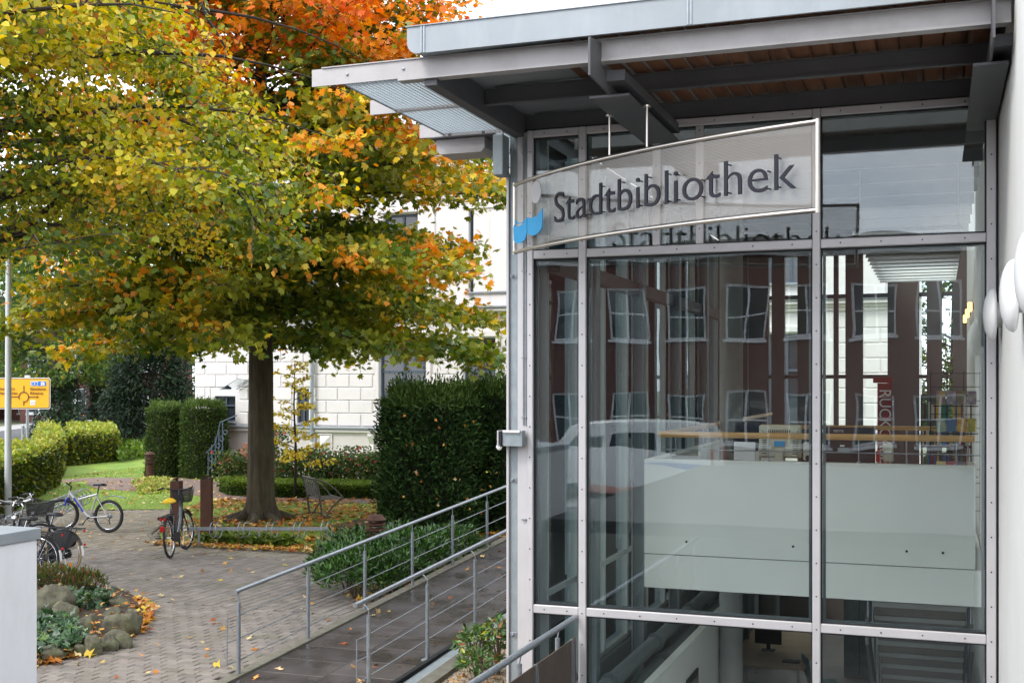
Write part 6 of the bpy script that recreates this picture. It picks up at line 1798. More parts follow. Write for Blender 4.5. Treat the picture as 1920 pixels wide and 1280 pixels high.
shrub('heather', 'low reddish green heather behind the rocks', [(g1.x, g1.y, .14, .5, .3, .24), (g1.x + .45, g1.y + .1, .12, .3, .25, .2), (g1.x - .4, g1.y, .12, .35, .25, .2)], 2400, NEEDLE, .06, [(.10, .13, .03), (.16, .18, .04), (.28, .09, .06), (.06, .09, .02)], [4, 3, 2, 3], mname='leaf', stems=14, up=1.0)

# ================================================================== STREET FURNITURE
def rust_lamp(lab, loc):
    t = thing('path_lamp', lab, 'lamp', loc, 'rusty round path lamps')
    x, y, z = loc
    MB().lathe([(.105, -.05), (.105, .60)], loc, 24).build('post', 'rust', t, smooth='auto')
    for k in range(3):
        MB().lathe([(.115, .615 + k * .085), (.155, .63 + k * .085), (.158, .645 + k * .085), (.10, .675 + k * .085)], loc, 28).build('ring_shade', 'rust', t, smooth='auto')
    MB().lathe([(.06, .60), (.06, .86)], loc, 14).build('glass_core', 'beige', t)
    MB().lathe([(.155, .87), (.16, .885), (.11, .94), (.10, .955)], loc, 28).build('cap', 'rust', t, smooth='auto')
p = W((705 - CX) / F_PX * 18.3, 18.3); rust_lamp('rusty ringed path lamp standing in the laurel by the ramp', (p.x, p.y, 0))
p = G(281, 907); rust_lamp('rusty ringed path lamp at the bend of the gravel path', (p.x, p.y, 0))
def rust_post(lab, p, h, w, rz, top):
    t = thing('steel_post', lab, 'post', (p.x, p.y, 0), 'rusty square steel posts')
    m4 = Matrix.Translation((p.x, p.y, 0)) @ Matrix.Rotation(rz, 4, 'Z')
    MB().cbox(-w / 2, w / 2, -w / 2, w / 2, -.05, h, .006, m4).build('shaft', 'rust', t)
    if top == 'roof':
        MB().prism([(-w / 2 - .03, h + .004), (0, h + .07), (w / 2 + .01, h + .004), (w / 2 - .01, h + .002), (0, h + .055), (-w / 2, h + .002)], -w / 2, w / 2, 'y', m4).build('cap_plate', 'rust', t)
    else:
        m5 = m4 @ Matrix.Translation((.02, 0, h + .065)) @ Matrix.Rotation(-.45, 4, 'Y')
        MB().cbox(-.08, .08, -.07, .07, -.01, .01, .003, m5).build('cap_plate', 'rust', t)
        MB().cbox(-.02, .03, -.02, .02, h, h + .06, .003, m4).build('cap_stem', 'rust', t)
rust_post('rusty square steel post with bent roof plate right of the black bicycle', G(387.5, 1000), 1.09, .215, YAW + .06, 'roof')
rust_post('rusty square steel post with tilted plate hidden behind the black bicycle', G(331, 993), 1.0, .20, YAW - .1, 'tilt')
# right bicycle rack
D_ = 21.5; zr = .345
def WL(px, D=D_): return W((px - CX) / F_PX * D, D)
t = thing('bicycle_rack', 'galvanised bicycle rack with paired hoops along the leaf strewn lawn', 'bicycle rack', tuple(WL(485)))
a, b = WL(352), WL(617)
m4 = Matrix.Translation(a) @ Matrix.Rotation(YAW, 4, 'Z'); Lr = (b - a).length
MB().cbox(0, Lr, -.02, .02, zr - .03, zr + .03, .004, m4).build('rail', 'galv', t)
for px in (372, 485, 614):
    q = (px - 352) / F_PX * D_; MB().cbox(q - .02, q + .02, .021, .055, -.05, zr + .02, .004, m4).build('post', 'galv', t)
for px in (356, 405, 457, 510, 561, 612):
    q = (px - 352) / F_PX * D_
    for dq in (-.05, .05):
        mb = MB().ring((0, 0, 0), .145, .0085, 'x', 28, 8); me_m = m4 @ Matrix.Translation((q + dq, .0, zr - .02)) @ Matrix.Rotation(-.22, 4, 'Z')
        mb.v = [tuple(me_m @ Vector(v)) for v in mb.v]; mb.build('hoop', 'galv', t, smooth=True)
# left bicycle rack
P1, P2_ = G(20, 1020), G(160, 957)
t = thing('bicycle_rack', 'long galvanised spiral hoop rack between the hedge and the parked bicycles', 'bicycle rack', tuple(P1))
dv_ = (P2_ - P1); n_ = 18; ang = math.atan2(dv_.y, dv_.x)
m4 = Matrix.Translation(P1) @ Matrix.Rotation(ang, 4, 'Z'); Lr = dv_.length
MB().cbox(-2.5, Lr + .1, -.02, .02, .33, .38, .004, m4).build('rail', 'galv', t)
for q in (-1.2, .8, 2.9, 5.2, Lr - .2): MB().cbox(q - .02, q + .02, .021, .06, -.05, .37, .004, m4).build('post', 'galv', t)
q = -2.3
while q < Lr + .1:
    mb = MB().ring((0, 0, 0), .185, .0115, 'x', 26, 8); mm_ = m4 @ Matrix.Translation((q, 0, .345)) @ Matrix.Rotation(.35, 4, 'Z')
    mb.v = [tuple(mm_ @ Vector(v)) for v in mb.v]; mb.build('hoop', 'galv', t, smooth=True); q += .36
# garden chair
p = W((592 - CX) / F_PX * 26.6, 26.6)
t = thing('garden_chair', 'grey metal garden chair with woven seat standing on the lawn', 'chair', (p.x, p.y, 0), world=False, rotz=YAW + math.radians(27))
S_ = 1.16
def prof(pts): return [((x - 510) * .00105 * S_, (1068 - y) * .00105 * S_ + .01) for x, y in pts]
ws = .47
for sd in (-1, 1):
    y = sd * ws
    def tb(pts, r, nm): MB().tube([(a_, y, b_) for a_, b_ in prof(pts)], r, 8).build(nm, 'chairmetal', t, smooth='auto')
    tb([(375, 350), (425, 520), (470, 740), (512, 1062)], .026, 'back_post')
    tb([(905, 725), (800, 790), (700, 880), (630, 980), (592, 1068)], .024, 'front_leg')
    tb([(375, 350), (500, 400), (650, 475), (780, 580), (870, 680), (905, 725)], .017, 'armrest')
    tb([(335, 1080), (430, 1062), (560, 1050), (700, 1060), (850, 1084)], .024, 'runner')
sp = prof([(485, 745), (905, 730)])
MB().tube([(sp[1][0], -ws, sp[1][1]), (sp[1][0], ws, sp[1][1])], .014, 8).tube([(sp[0][0], -ws, sp[0][1]), (sp[0][0], ws, sp[0][1])], .012, 8).build('seat_frame', 'chairmetal', t)
st_ = MB()
for k in range(1, 12):
    f_ = k / 12; x = sp[0][0] + (sp[1][0] - sp[0][0]) * f_; st_.box(x - .012, x + .012, -ws, ws, sp[0][1] + .002, sp[0][1] + .006)
for k in range(1, 22): y = -ws + 2 * ws * k / 22; st_.box(sp[0][0], sp[1][0], y - .011, y + .011, sp[0][1] + .007, sp[0][1] + .010)
st_.build('woven_seat', 'chairmetal', t, kind='stuff')
bk_ = MB(); b0, b1 = prof([(385, 370), (458, 690)])
for k in range(0, 12):
    f_ = k / 11; bk_.tube([(b0[0] + (b1[0] - b0[0]) * f_, -ws, b0[1] + (b1[1] - b0[1]) * f_), (b0[0] + (b1[0] - b0[0]) * f_, ws, b0[1] + (b1[1] - b0[1]) * f_)], .008, 5)
for k in range(1, 6): y = -ws + 2 * ws * k / 6; bk_.tube([(b0[0], y, b0[1]), (b1[0], y, b1[1])], .014, 5)
bk_.build('woven_back', 'chairmetal', t, kind='stuff')
MB().tube([(b0[0] - .01, -ws, b0[1] + .02), (b0[0] - .01, ws, b0[1] + .02)], .017, 8).build('top_rail', 'chairmetal', t)

# ================================================================== BICYCLES
def wheel(root, x, y, R, tyre, rimm, steer=0.0, nm='wheel', tw_=.021, pivot=None):
    m4 = Matrix.Translation((x, y, R)) @ Matrix.Rotation(steer, 4, 'Z')
    def tr(mb): mb.v = [tuple(m4 @ Vector(v)) for v in mb.v]; return mb
    o = tr(MB().ring((0, 0, 0), R - tw_, tw_, 'y', 44, 10)).build(nm, tyre, root, smooth=True)
    tr(MB().ring((0, 0, 0), R - tw_ * 2 - .006, .010, 'y', 44, 6, sq=1.1)).build('rim', rimm, o, smooth=True)
    sp = MB()
    for k in range(28):
        a_ = 2 * math.pi * k / 28; sgn = 1 if k % 2 else -1; a2 = a_ + (.35 if k % 4 < 2 else -.35)
        sp.tube([(.018 * math.cos(a2), sgn * .03, .018 * math.sin(a2)), ((R - tw_ * 2 - .01) * math.cos(a_), 0, (R - tw_ * 2 - .01) * math.sin(a_))], .0014, 4, cap=False)
    tr(sp).build('spokes', 'chrome', o, kind='stuff')
    tr(MB().lathe([(.012, -.05), (.022, -.035), (.016, -.02), (.016, .02), (.022, .035), (.012, .05)], (0, 0, 0), 14, 'y')).build('hub', 'chrome', o)
    return o
def fender(root, x, y, R, a0, a1, m, tip=None, steer=0.0):
    m4 = Matrix.Translation((x, y, R)) @ Matrix.Rotation(steer, 4, 'Z')
    def arcm(b0, b1):
        mb = MB(); n = 18
        for i in range(n + 1):
            a_ = b0 + (b1 - b0) * i / n
            for (rr, w) in ((R + .022, -.026), (R + .034, -.014), (R + .036, .0), (R + .034, .014), (R + .022, .026)):
                mb.v.append(tuple(m4 @ Vector((rr * math.cos(a_), w, rr * math.sin(a_)))))
        for i in range(n):
            for k in range(4): mb.f.append((i * 5 + k, i * 5 + k + 1, (i + 1) * 5 + k + 1, (i + 1) * 5 + k))
        return mb
    o = arcm(a0, a1).build('mudguard', m, root, smooth=True)
    if tip: arcm(a0 - .02 if False else a1, a1 + tip).build('mudguard_tip', 'whiteplastic', o, smooth=True)
    st_ = MB()
    for aa in (a1 - .1, (a0 + a1) / 2):
        for s_ in (-1, 1): st_.tube([tuple(m4 @ Vector((0, s_ * .05, 0))), tuple(m4 @ Vector(((R + .03) * math.cos(aa), s_ * .024, (R + .03) * math.sin(aa))))], .003, 5)
    st_.build('mudguard_stay', 'blackmatt', o)
def saddle(root, x, z, m, puffy=False):
    s_ = MB(); n = 12; lv = [(-.13, .075, .0), (-.11, .085, .03), (-.03, .075, .042), (.05, .035, .034), (.12, .022, .03), (.14, .012, .015)]
    if puffy: lv = [(-.14, .07, .01), (-.12, .115, .05), (-.03, .115, .075), (.06, .07, .06), (.12, .05, .045), (.15, .02, .02)]
    for (dx, w, h) in lv:
        for k in range(n):
            a_ = 2 * math.pi * k / n; s_.v.append((x + dx, w * math.cos(a_), z + (h if math.sin(a_) > 0 else .022) * math.sin(a_)))
    for i in range(len(lv) - 1):
        for k in range(n): s_.f.append((i * n + k, i * n + (k + 1) % n, (i + 1) * n + (k + 1) % n, (i + 1) * n + k))
    s_.f += [tuple(range(n))[::-1], tuple(range((len(lv) - 1) * n, len(lv) * n))]
    return s_.build('saddle', m, root, smooth=True)
def frame_tubes(root, lst, m, nm='frame'):
    mb = MB()
    for pts, r in lst: mb.tube(pts, r, 10)
    return mb.build(nm, m, root, smooth='auto')
def bars(root, x, z, style, m='blackmatt', steer=0.0, w=.3, gripc='blackmatt'):
    m4 = Matrix.Translation((x, 0, z)) @ Matrix.Rotation(steer, 4, 'Z')
    if style == 'flat': pts = [(0, -w, .02), (.0, -.12, 0), (0, .12, 0), (0, w, .02)]
    else: pts = [(-.17, -w, .03), (-.05, -w * .9, .05), (.03, -.12, .0), (.03, .12, .0), (-.05, w * .9, .05), (-.17, w, .03)]
    T_ = lambda q: tuple(m4 @ Vector(q))
    o = MB().tube([T_(q) for q in pts], .011, 8).build('handlebar', m, root, smooth=True)
    for s_ in (0, -1):
        a_, b_ = Vector(pts[s_]), Vector(pts[1 if s_ == 0 else -2]); e = a_ + (b_ - a_).normalized() * .12
        MB().tube([T_(a_ - (b_ - a_).normalized() * .01), T_(e)], .017, 10).build('grip', gripc, o, smooth='auto')
        f_ = e + (b_ - a_).normalized() * .02
        MB().tube([T_(f_), T_(f_ + Vector((.05, 0, -.015))), T_(Vector(a_) + Vector((.06, 0, -.05)))], .006, 6).build('brake_lever', 'chrome', o)
    return o
def cranks(root, x, z, R=.09, a=0.6, m='chrome'):
    o = MB().ring((x, -.045, z), R, .006, 'y', 26, 6).lathe([(.02, -.07), (.02, .07)], (x, 0, z), 12, 'y').build('chainring', m, root, smooth='auto')
    for s_ in (-1, 1):
        ex, ez = x + s_ * .17 * math.cos(a), z + s_ * .17 * math.sin(a)
        MB().tube([(x, s_ * .07, z), (ex, s_ * .085, ez)], .009, 6).build('crank', m, o)
        MB().cbox(ex - .045, ex + .045, s_ * .095 - .0 if s_ > 0 else -.17, .17 if s_ > 0 else -.095, ez - .01, ez + .01, .003).build('pedal', 'blackmatt', o)
    return o
def place(root, rear, front, lean=0.0):
    d = front - rear; root.location = (rear.x, rear.y, 0); root.rotation_euler = (lean, 0, math.atan2(d.y, d.x))
def bike_root(lab): return thing('bicycle', lab, 'bicycle', (0, 0, 0), 'bicycles parked on the forecourt', world=False)

# silver mountain bike
b_ = bike_root('silver mountain bicycle with blue fork, front wheel in the long rack')
R = .33; wb = 1.06
wheel(b_, 0, 0, R, 'rubber', 'chrome', tw_=.031); wheel(b_, wb, 0, R, 'rubber', 'chrome', steer=.45, tw_=.031)
bbx, bbz = .43, .29
sx_, sz_ = .27, .76; hx_, hz_ = .90, .80; h2x, h2z = .925, .68
frame_tubes(b_, [([(bbx, 0, bbz), (.52, 0, .36), (.72, 0, .60), (hx_, 0, hz_ - .02)], .033), ([(sx_, 0, sz_), (.5, 0, .70), (.70, 0, .645)], .022), ([(bbx, 0, bbz), (sx_, 0, sz_ + .02)], .018), ([(hx_ - .01, 0, hz_ + .03), (h2x, 0, h2z)], .026)], 'silver')
for s_ in (-1, 1):
    frame_tubes(b_, [([(bbx, s_ * .03, bbz), (0.0, s_ * .06, R)], .011), ([(sx_, s_ * .02, sz_ - .05), (0, s_ * .06, R)], .010)], 'silver', 'stay')
    frame_tubes(b_, [([(h2x, s_ * .02, h2z), (.945, s_ * .055, .64), (.965, s_ * .06, .52)], .02)], 'bluelacq', 'fork_blade')
    frame_tubes(b_, [([(.965, s_ * .06, .52), (wb, s_ * .06, R)], .014)], 'silver', 'fork_leg')
mk = text_mesh('frame_lettering', 'PEGASUS' if False else 'ESPRIT' if False else 'CYCO', .05, .0005, 'bluelacq') if False else None
for s_ in (-1, 1): MB().prism([(.545, .42), (.575, .40), (.80, .665), (.775, .69)], s_ * .031, s_ * .034, 'y').build('blue_decal', 'bluelacq', b_)
cranks(b_, bbx, bbz, .085, -.9, 'blackmatt')
MB().lathe([(.05, -.055), (.045, -.04), (.03, -.03)], (0, 0, R), 20, 'y').build('cassette', 'galv', b_)
MB().tube([(0, -.05, R - .02), (.03, -.055, R - .10), (.0, -.055, R - .16)], .012, 6).build('derailleur', 'blackmatt', b_)
MB().tube([(.02, -.05, R + .045), (bbx, -.048, bbz + .085)], .004, 5).tube([(.0, -.05, R - .16), (bbx, -.048, bbz - .085)], .004, 5).build('chain', 'blackmatt', b_)
MB().tube([(sx_, 0, sz_), (.235, 0, .93)], .013, 8).build('seat_post', 'blackmatt', b_)
saddle(b_, .23, .95, 'black')
MB().tube([(hx_ - .01, 0, hz_ + .03), (hx_ - .03, 0, hz_ + .10), (hx_ + .03, 0, hz_ + .15)], .016, 8).build('stem', 'blackmatt', b_)
bars(b_, hx_ + .03, hz_ + .16, 'flat', steer=.45, w=.28)
MB().prism([(-.36, .70), (-.05, .735), (.13, .68), (.14, .695), (-.05, .75), (-.36, .715)], -.03, .03, 'y').build('mudguard', 'galv', b_)
MB().cbox(.94, .98, -.012, .012, .36, .41, .004, Matrix.Translation((.08, 0, .0))).build('reflector', 'orange', b_)
ra_ = G(203, 998); place(b_, ra_, W((104 - CX) / F_PX * 23.95, 23.95), lean=.05)

# black city bike with yellow saddle cover
b_ = bike_root('graphite city bicycle with yellow saddle cover and wire basket')
R = .35; wb = 1.08
wheel(b_, 0, 0, R, 'rubber', 'chrome', tw_=.021); wheel(b_, wb, 0, R, 'rubber', 'chrome', steer=-.18, tw_=.021)
bbx, bbz = .46, .30
frame_tubes(b_, [([(bbx, 0, bbz), (.60, 0, .34), (.80, 0, .58), (.86, 0, .80)], .028), ([(bbx, 0, bbz), (.27, 0, .80)], .017), ([(.845, 0, .90), (.90, 0, .68)], .023)], 'graphite')
for s_ in (-1, 1):
    frame_tubes(b_, [([(bbx, s_ * .03, bbz), (0, s_ * .06, R)], .010), ([(.31, s_ * .02, .70), (0, s_ * .06, R)], .009)], 'graphite', 'stay')
    frame_tubes(b_, [([(.90, s_ * .03, .70), (.97, s_ * .055, .5), (wb, s_ * .06, R)], .012)], 'black', 'fork_blade')
MB().cbox(.90, 1.0, -.02, .02, .43, .58, .01, Matrix.Translation((-.02, 0, .14))).build('front_brake', 'blackmatt', b_)
cranks(b_, bbx, bbz, .09, 1.2)
MB().prism([(0, R + .05), (.05, R + .06), (bbx, bbz + .10), (bbx + .10, bbz), (bbx, bbz - .10), (0, R - .05), (-.05, R)], -.062, -.045, 'y').build('chain_guard', 'blackmatt', b_)
fender(b_, 0, 0, R, .5, 2.75, 'blackmatt', None); fender(b_, wb, 0, R, .6, 2.3, 'blackmatt', None, steer=-.18)
MB().tube([(.27, 0, .80), (.235, 0, .92)], .014, 8).build('seat_post', 'chrome', b_)
saddle(b_, .22, .945, 'yellowcover', True)
rk = MB()
for y in (-.06, 0, .06): rk.tube([(-.28, y, .735), (.26, y, .735)], .006, 6)
for x in (-.28, -.1, .1, .24): rk.tube([(x, -.06, .735), (x, .06, .735)], .006, 6)
for s_ in (-1, 1): rk.tube([(-.22, s_ * .06, .735), (0, s_ * .065, R)], .006, 6); rk.tube([(-.02, s_ * .06, .735), (0, s_ * .065, R)], .006, 6)
rk = rk.build('rear_rack', 'blackmatt', b_)
MB().cbox(-.325, -.285, -.09, .09, .695, .745, .008).build('rack_light_housing', 'blackmatt', b_)
for s_ in (-1, 1): MB().lathe([(.026, -.33), (.022, -.342)], (0, s_ * .032, .70), 16, 'x').build('tail_light', 'red', b_)
MB().cbox(-.41, -.385, -.035, .035, .50, .59, .008).build('reflector', 'red', b_)
MB().cbox(-.40, -.38, -.025, .025, .605, .635, .004).build('light_bracket', 'chrome', b_)
MB().tube([(.845, 0, .88), (.82, 0, 1.02), (.86, 0, 1.09)], .016, 8).build('stem', 'blackmatt', b_)
bars(b_, .85, 1.10, 'city', 'blackmatt', steer=-.18, w=.31)
# basket
bk_ = MB(); x0, x1 = .98, 1.24
bv = [(x0 + .02, -.12, .86), (x1 - .02, -.12, .86), (x1 - .02, .12, .86), (x0 + .02, .12, .86), (x0, -.17, 1.08), (x1, -.17, 1.08), (x1, .17, 1.08), (x0, .17, 1.08)]
bko = MB().add(bv, [(0, 3, 2, 1), (0, 1, 5, 4), (1, 2, 6, 5), (2, 3, 7, 6), (3, 0, 4, 7)]).build('basket', 'mesh', b_)
MB().tube([bv[4], bv[5], bv[6], bv[7], bv[4]], .007, 6).tube([bv[0], bv[1], bv[2], bv[3], bv[0]], .005, 6).build('basket_rim', 'blackmatt', bko)
for k in range(4): MB().tube([bv[k], bv[k + 4]], .005, 5).build('basket_wire', 'blackmatt', bko)
MB().cbox(.90, .985, -.04, .04, .88, .96, .01).build('head_lamp', 'blackmatt', b_)
place(b_, G(320, 1046), G(347, 1031), lean=-.07)

def dutch(lab, tyre, rear, front, coat, R=.355, basket=False, lean=.04, tone='black'):
    b_ = bike_root(lab); wb = 1.12
    wheel(b_, 0, 0, R, tyre, 'chrome', tw_=.02); wheel(b_, wb, 0, R, tyre, 'chrome', steer=.3, tw_=.02)
    bbx, bbz = .48, .30
    frame_tubes(b_, [([(bbx, 0, bbz), (.26, 0, .80)], .016), ([(.86, 0, .92), (.93, 0, .66)], .018), ([(bbx, 0, bbz), (.62, 0, .34), (.78, 0, .50), (.90, 0, .74)], .017), ([(.33, 0, .62), (.60, 0, .52), (.80, 0, .66), (.885, 0, .84)], .013)], tone)
    for s_ in (-1, 1):
        frame_tubes(b_, [([(bbx, s_ * .03, bbz), (0, s_ * .06, R)], .010), ([(.30, s_ * .02, .70), (0, s_ * .06, R)], .009)], tone, 'stay')
        frame_tubes(b_, [([(.93, s_ * .03, .68), (1.0, s_ * .055, .5), (wb, s_ * .06, R)], .012)], tone, 'fork_blade')
    cranks(b_, bbx, bbz, .09, .5)
    MB().prism([(-.09, R), (-.05, R + .07), (.1, R + .085), (bbx, bbz + .13), (bbx + .13, bbz), (bbx, bbz - .12), (0, R - .08), (-.07, R - .06)], -.085, -.05, 'y').build('chain_case', 'blackmatt', b_)
    fender(b_, 0, 0, R, .5, 2.75, 'black', .42); fender(b_, wb, 0, R, .6, 2.5, 'black', .3, steer=.3)
    if coat:
        for s_ in (-1, 1):
            pts = [((R + .018) * math.cos(a_), R + (R + .018) * math.sin(a_)) for a_ in np.linspace(.45, 2.45, 16)] + [(-.16, R + .12), (.05, R + .06), (.22, R + .08)]
            MB().prism(pts, s_ * .036, s_ * .040, 'y').build('coat_guard', 'blackmatt', b_)
    rk = MB()
    for y in (-.06, .06): rk.tube([(-.36, y, .76), (.24, y, .76)], .007, 6)
    for x in (-.36, -.15, .05, .22): rk.tube([(x, -.06, .76), (x, .06, .76)], .006, 6)
    for s_ in (-1, 1): rk.tube([(-.2, s_ * .06, .76), (0, s_ * .065, R)], .006, 6)
    rk.build('rear_rack', 'blackmatt', b_)
    MB().cbox(-.40, -.38, -.018, .018, .71, .745, .004).build('tail_light', 'red', b_)
    MB().lathe([(.015, -.02), (.022, 0), (.018, .01)], (-.400, 0, .52), 14, 'x').build('reflector', 'red', b_)
    MB().cbox(-.05, -.0, -.01, .01, R - .16, R - .10, .004, Matrix.Translation((-.12, 0, -.03))).build('spoke_reflector', 'orange', b_)
    MB().tube([(.26, 0, .80), (.22, 0, .93)], .014, 8).build('seat_post', 'chrome', b_)
    saddle(b_, .21, .95, 'blackmatt')
    MB().tube([(.86, 0, .90), (.83, 0, 1.05), (.87, 0, 1.10)], .014, 8).build('stem', 'chrome', b_)
    bars(b_, .86, 1.11, 'city', 'chrome', steer=.3, w=.29)
    MB().lathe([(.03, .96), (.045, 1.02), (.04, 1.03)], (0, 0, .86), 14, 'x').build('head_lamp', 'chrome', b_)
    if basket:
        x0, x1 = .98, 1.28
        bv = [(x0 + .02, -.12, .84), (x1 - .02, -.12, .84), (x1 - .02, .12, .84), (x0 + .02, .12, .84), (x0, -.18, 1.06), (x1, -.18, 1.06), (x1, .18, 1.06), (x0, .18, 1.06)]
        o = MB().add(bv, [(0, 3, 2, 1), (0, 1, 5, 4), (1, 2, 6, 5), (2, 3, 7, 6), (3, 0, 4, 7)]).build('basket', 'mesh', b_)
        MB().tube([bv[4], bv[5], bv[6], bv[7], bv[4]], .007, 6).build('basket_rim', 'blackmatt', o)
    place(b_, rear, front, lean)
    return b_
dutch('black roadster bicycle with tan tyres and black coat guard beside the white wall', 'tan_rubber', G(118, 1081), W((5 - CX) / F_PX * 18.7, 18.7), True)
dutch('black roadster bicycle with black tyres, mostly hidden by the white wall', 'rubber', G(72, 1092), W((-50 - CX) / F_PX * 18.0, 18.0), False)
dutch('black bicycle with chrome handlebar showing above the white wall cap', 'rubber', W((-12 - CX) / F_PX * 17.9, 17.9), W((26 - CX) / F_PX * 18.9, 18.9), False, basket=False)
t_ = dutch('dark bicycle with wire basket in the rack between the roadsters and the silver bicycle', 'rubber', W((-30 - CX) / F_PX * 19.6, 19.6), W((72 - CX) / F_PX * 19.3, 19.3), False, basket=True, lean=.02)

# ================================================================== SIGNS AND POLES
SD = 38.0; u_ = SD / F_PX
ys = thing('direction_sign', 'yellow road direction sign with roundabout symbol on a grey pole at the left edge', 'sign', tuple(W((50 - CX) * u_, SD)), world=False, rotz=YAW)
def cu(cx_): return (cx_ / 6.7375 - 50) * u_
def cv(cy_): return EYE - (690 + cy_ / 6.7375 - HOR) * u_
def sheet_(nm, m, x0, x1, y0, y1, d, r=8):
    X0, X1, Z0, Z1 = cu(x0), cu(x1), cv(y1), cv(y0); rr = r / 6.7375 * u_
    pts = []
    for (cx_, cz_, a0) in ((X1 - rr, Z1 - rr, 0), (X0 + rr, Z1 - rr, 90), (X0 + rr, Z0 + rr, 180), (X1 - rr, Z0 + rr, 270)):
        for k in range(5): a_ = math.radians(a0 + k * 22.5); pts.append((cx_ + rr * math.cos(a_), cz_ + rr * math.sin(a_)))
    return MB().prism(pts, d, d + .004, 'y').build(nm, m, ys)
LEFTX = -130
sheet_('sign_back', 'galvflat', LEFTX, 636, 120, 516, .004, 26)
sheet_('sign_border', 'signwhite', LEFTX, 636, 120, 516, -.002, 26)
sheet_('sign_line', 'signblack', LEFTX + 9, 628, 129, 507, -.007, 22)
sheet_('sign_face', 'signyellow', LEFTX + 17, 620, 137, 499, -.012, 18)
sheet_('blue_panel_border', 'signwhite', 390, 588, 164, 226, -.017, 3)
sheet_('blue_panel', 'signblue', 393, 585, 167, 223, -.022, 3)
mo = MB(); zz_ = -.027
def ln(x0, y0, x1, y1, w): 
    a_, b2 = Vector((cu(x0), cv(y0))), Vector((cu(x1), cv(y1))); d = (b2 - a_).normalized(); n2 = Vector((-d.y, d.x)) * (w / 2 / 6.7375 * u_)
    mo.prism([tuple(a_ + n2), tuple(b2 + n2), tuple(b2 - n2), tuple(a_ - n2)], zz_, zz_ + .004, 'y')
for q_ in ((305, 222, 305, 305, 9), (135, 362, 240, 362, 9), (368, 364, 475, 364, 9), (303, 412, 303, 472, 9)):
    mo = MB(); ln(*q_); mo.build('route_line', 'signblack', ys)
mo = MB(); c0 = Vector((cu(303), cv(364))); ro, ri = 67 / 6.7375 * u_, 56 / 6.7375 * u_
an = np.linspace(math.radians(-90), math.radians(205), 34)
mo.prism([(c0.x + ro * math.cos(a_), c0.y + ro * math.sin(a_)) for a_ in an] + [(c0.x + ri * math.cos(a_), c0.y + ri * math.sin(a_)) for a_ in an[::-1]], -.032, -.028, 'y').build('roundabout_ring', 'signblack', ys)
MB().prism([(cu(470), cv(350)), (cu(495), cv(364)), (cu(470), cv(378))], -.032, -.028, 'y').build('arrow_head', 'signblack', ys)
sheet_('white_panel', 'signwhite', 384, 449, 403, 464, -.02, 8)
sheet_('panel_print', 'logogrey', 392, 440, 428, 444, -.025, 2)
sheet_('motorway_badge', 'signwhite', 402, 484, 172, 218, -.027, 6); sheet_('motorway_badge', 'signblue', 409, 477, 178, 212, -.032, 5)
MB().prism([(cu(517), cv(218)), (cu(533), cv(172)), (cu(541), cv(172)), (cu(541), cv(218))], -.03, -.026, 'y').prism([(cu(547), cv(218)), (cu(547), cv(172)), (cu(555), cv(172)), (cu(571), cv(218))], -.03, -.026, 'y').prism([(cu(515), cv(190)), (cu(515), cv(183)), (cu(573), cv(183)), (cu(573), cv(190))], -.034, -.031, 'y').build('motorway_symbol', 'signwhite', ys)
def stext(s_, x0, x1, y0, y1, m='signblack', bold=.002):
    me = text_mesh('lettering', s_, .2, .0015, m, offset=bold); lo, hi = mbounds(me)
    o = link('lettering', me, ys); sx = (cu(x1) - cu(x0)) / (hi[0] - lo[0]); sz = (cv(y0) - cv(y1)) / (hi[1] - lo[1])
    o.matrix_local = Matrix.Translation((cu(x0), -.034, cv(y1))) @ Matrix.Rotation(math.radians(90), 4, 'X') @ Matrix.Diagonal((sx, sz, 1, 1)) @ Matrix.Translation((-lo[0], -lo[1], 0))
stext('Ibbenbüren', 387, 585, 243, 278); stext('Rheine', 387, 550, 298, 332); stext('Steinfurt', -10, 192, 240, 276); stext('Neuenkirchen', -10, 223, 295, 331); stext('1', 438, 448, 185, 206, 'signwhite')
MB().tube([(0.0, .06, 0), (0, .06, cv(95))], .045, 14).build('pole', 'galv', ys, smooth='auto')
MB().cbox(-.07, .07, .0, .12, cv(118), cv(92), .006).build('pole_clamp', 'whiteplastic', ys)
t = thing('marker_post', 'short grey steel post beside the yellow sign pole behind the hedge', 'post', tuple(W((43 - CX) / F_PX * 36.5, 36.5)))
p = W((43 - CX) / F_PX * 36.5, 36.5); MB().tube([(p.x, p.y, 0), (p.x, p.y, 1.68)], .05, 14).build('shaft', 'galv', t, smooth='auto'); MB().lathe([(.054, 1.68), (.03, 1.71)], (p.x, p.y, 0), 14).build('cap', 'galv', t)
p = W((15 - CX) / F_PX * 25.5, 25.5); t = thing('lamp_post', 'thick white pole in front of the yellow sign, top lost in the leaves', 'lamp post', (p.x, p.y, 0))
MB().tube([(p.x, p.y, 0), (p.x - .0, p.y, 1.0), (p.x + .02, p.y, 7.5)], [.075, .072, .05], 20).build('pole', 'polewhite', t, smooth='auto')
MB().tube([(p.x + .02, p.y, 7.45), (p.x - .5, p.y + .1, 7.6)], .03, 8).cbox(p.x - 1.0, p.x - .45, p.y, p.y + .2, 7.55, 7.65, .02).build('lamp_head', 'galv', t)
p = W((210 - CX) / F_PX * 68, 68); t = thing('lamp_post', 'thin grey street lamp post behind the ivy covered trees', 'lamp post', (p.x, p.y, 0))
MB().tube([(p.x, p.y, 0), (p.x, p.y, 9)], [.09, .05], 12).build('pole', 'galv', t, smooth='auto'); MB().cbox(p.x - .8, p.x, p.y - .1, p.y + .1, 8.95, 9.1, .02).build('lamp_head', 'galv', t)
p = W((168 - CX) / F_PX * 66, 66); t = thing('barrier_beacon', 'small red and white striped barrier beacon next to the dark car', 'beacon', (p.x, p.y, 0))
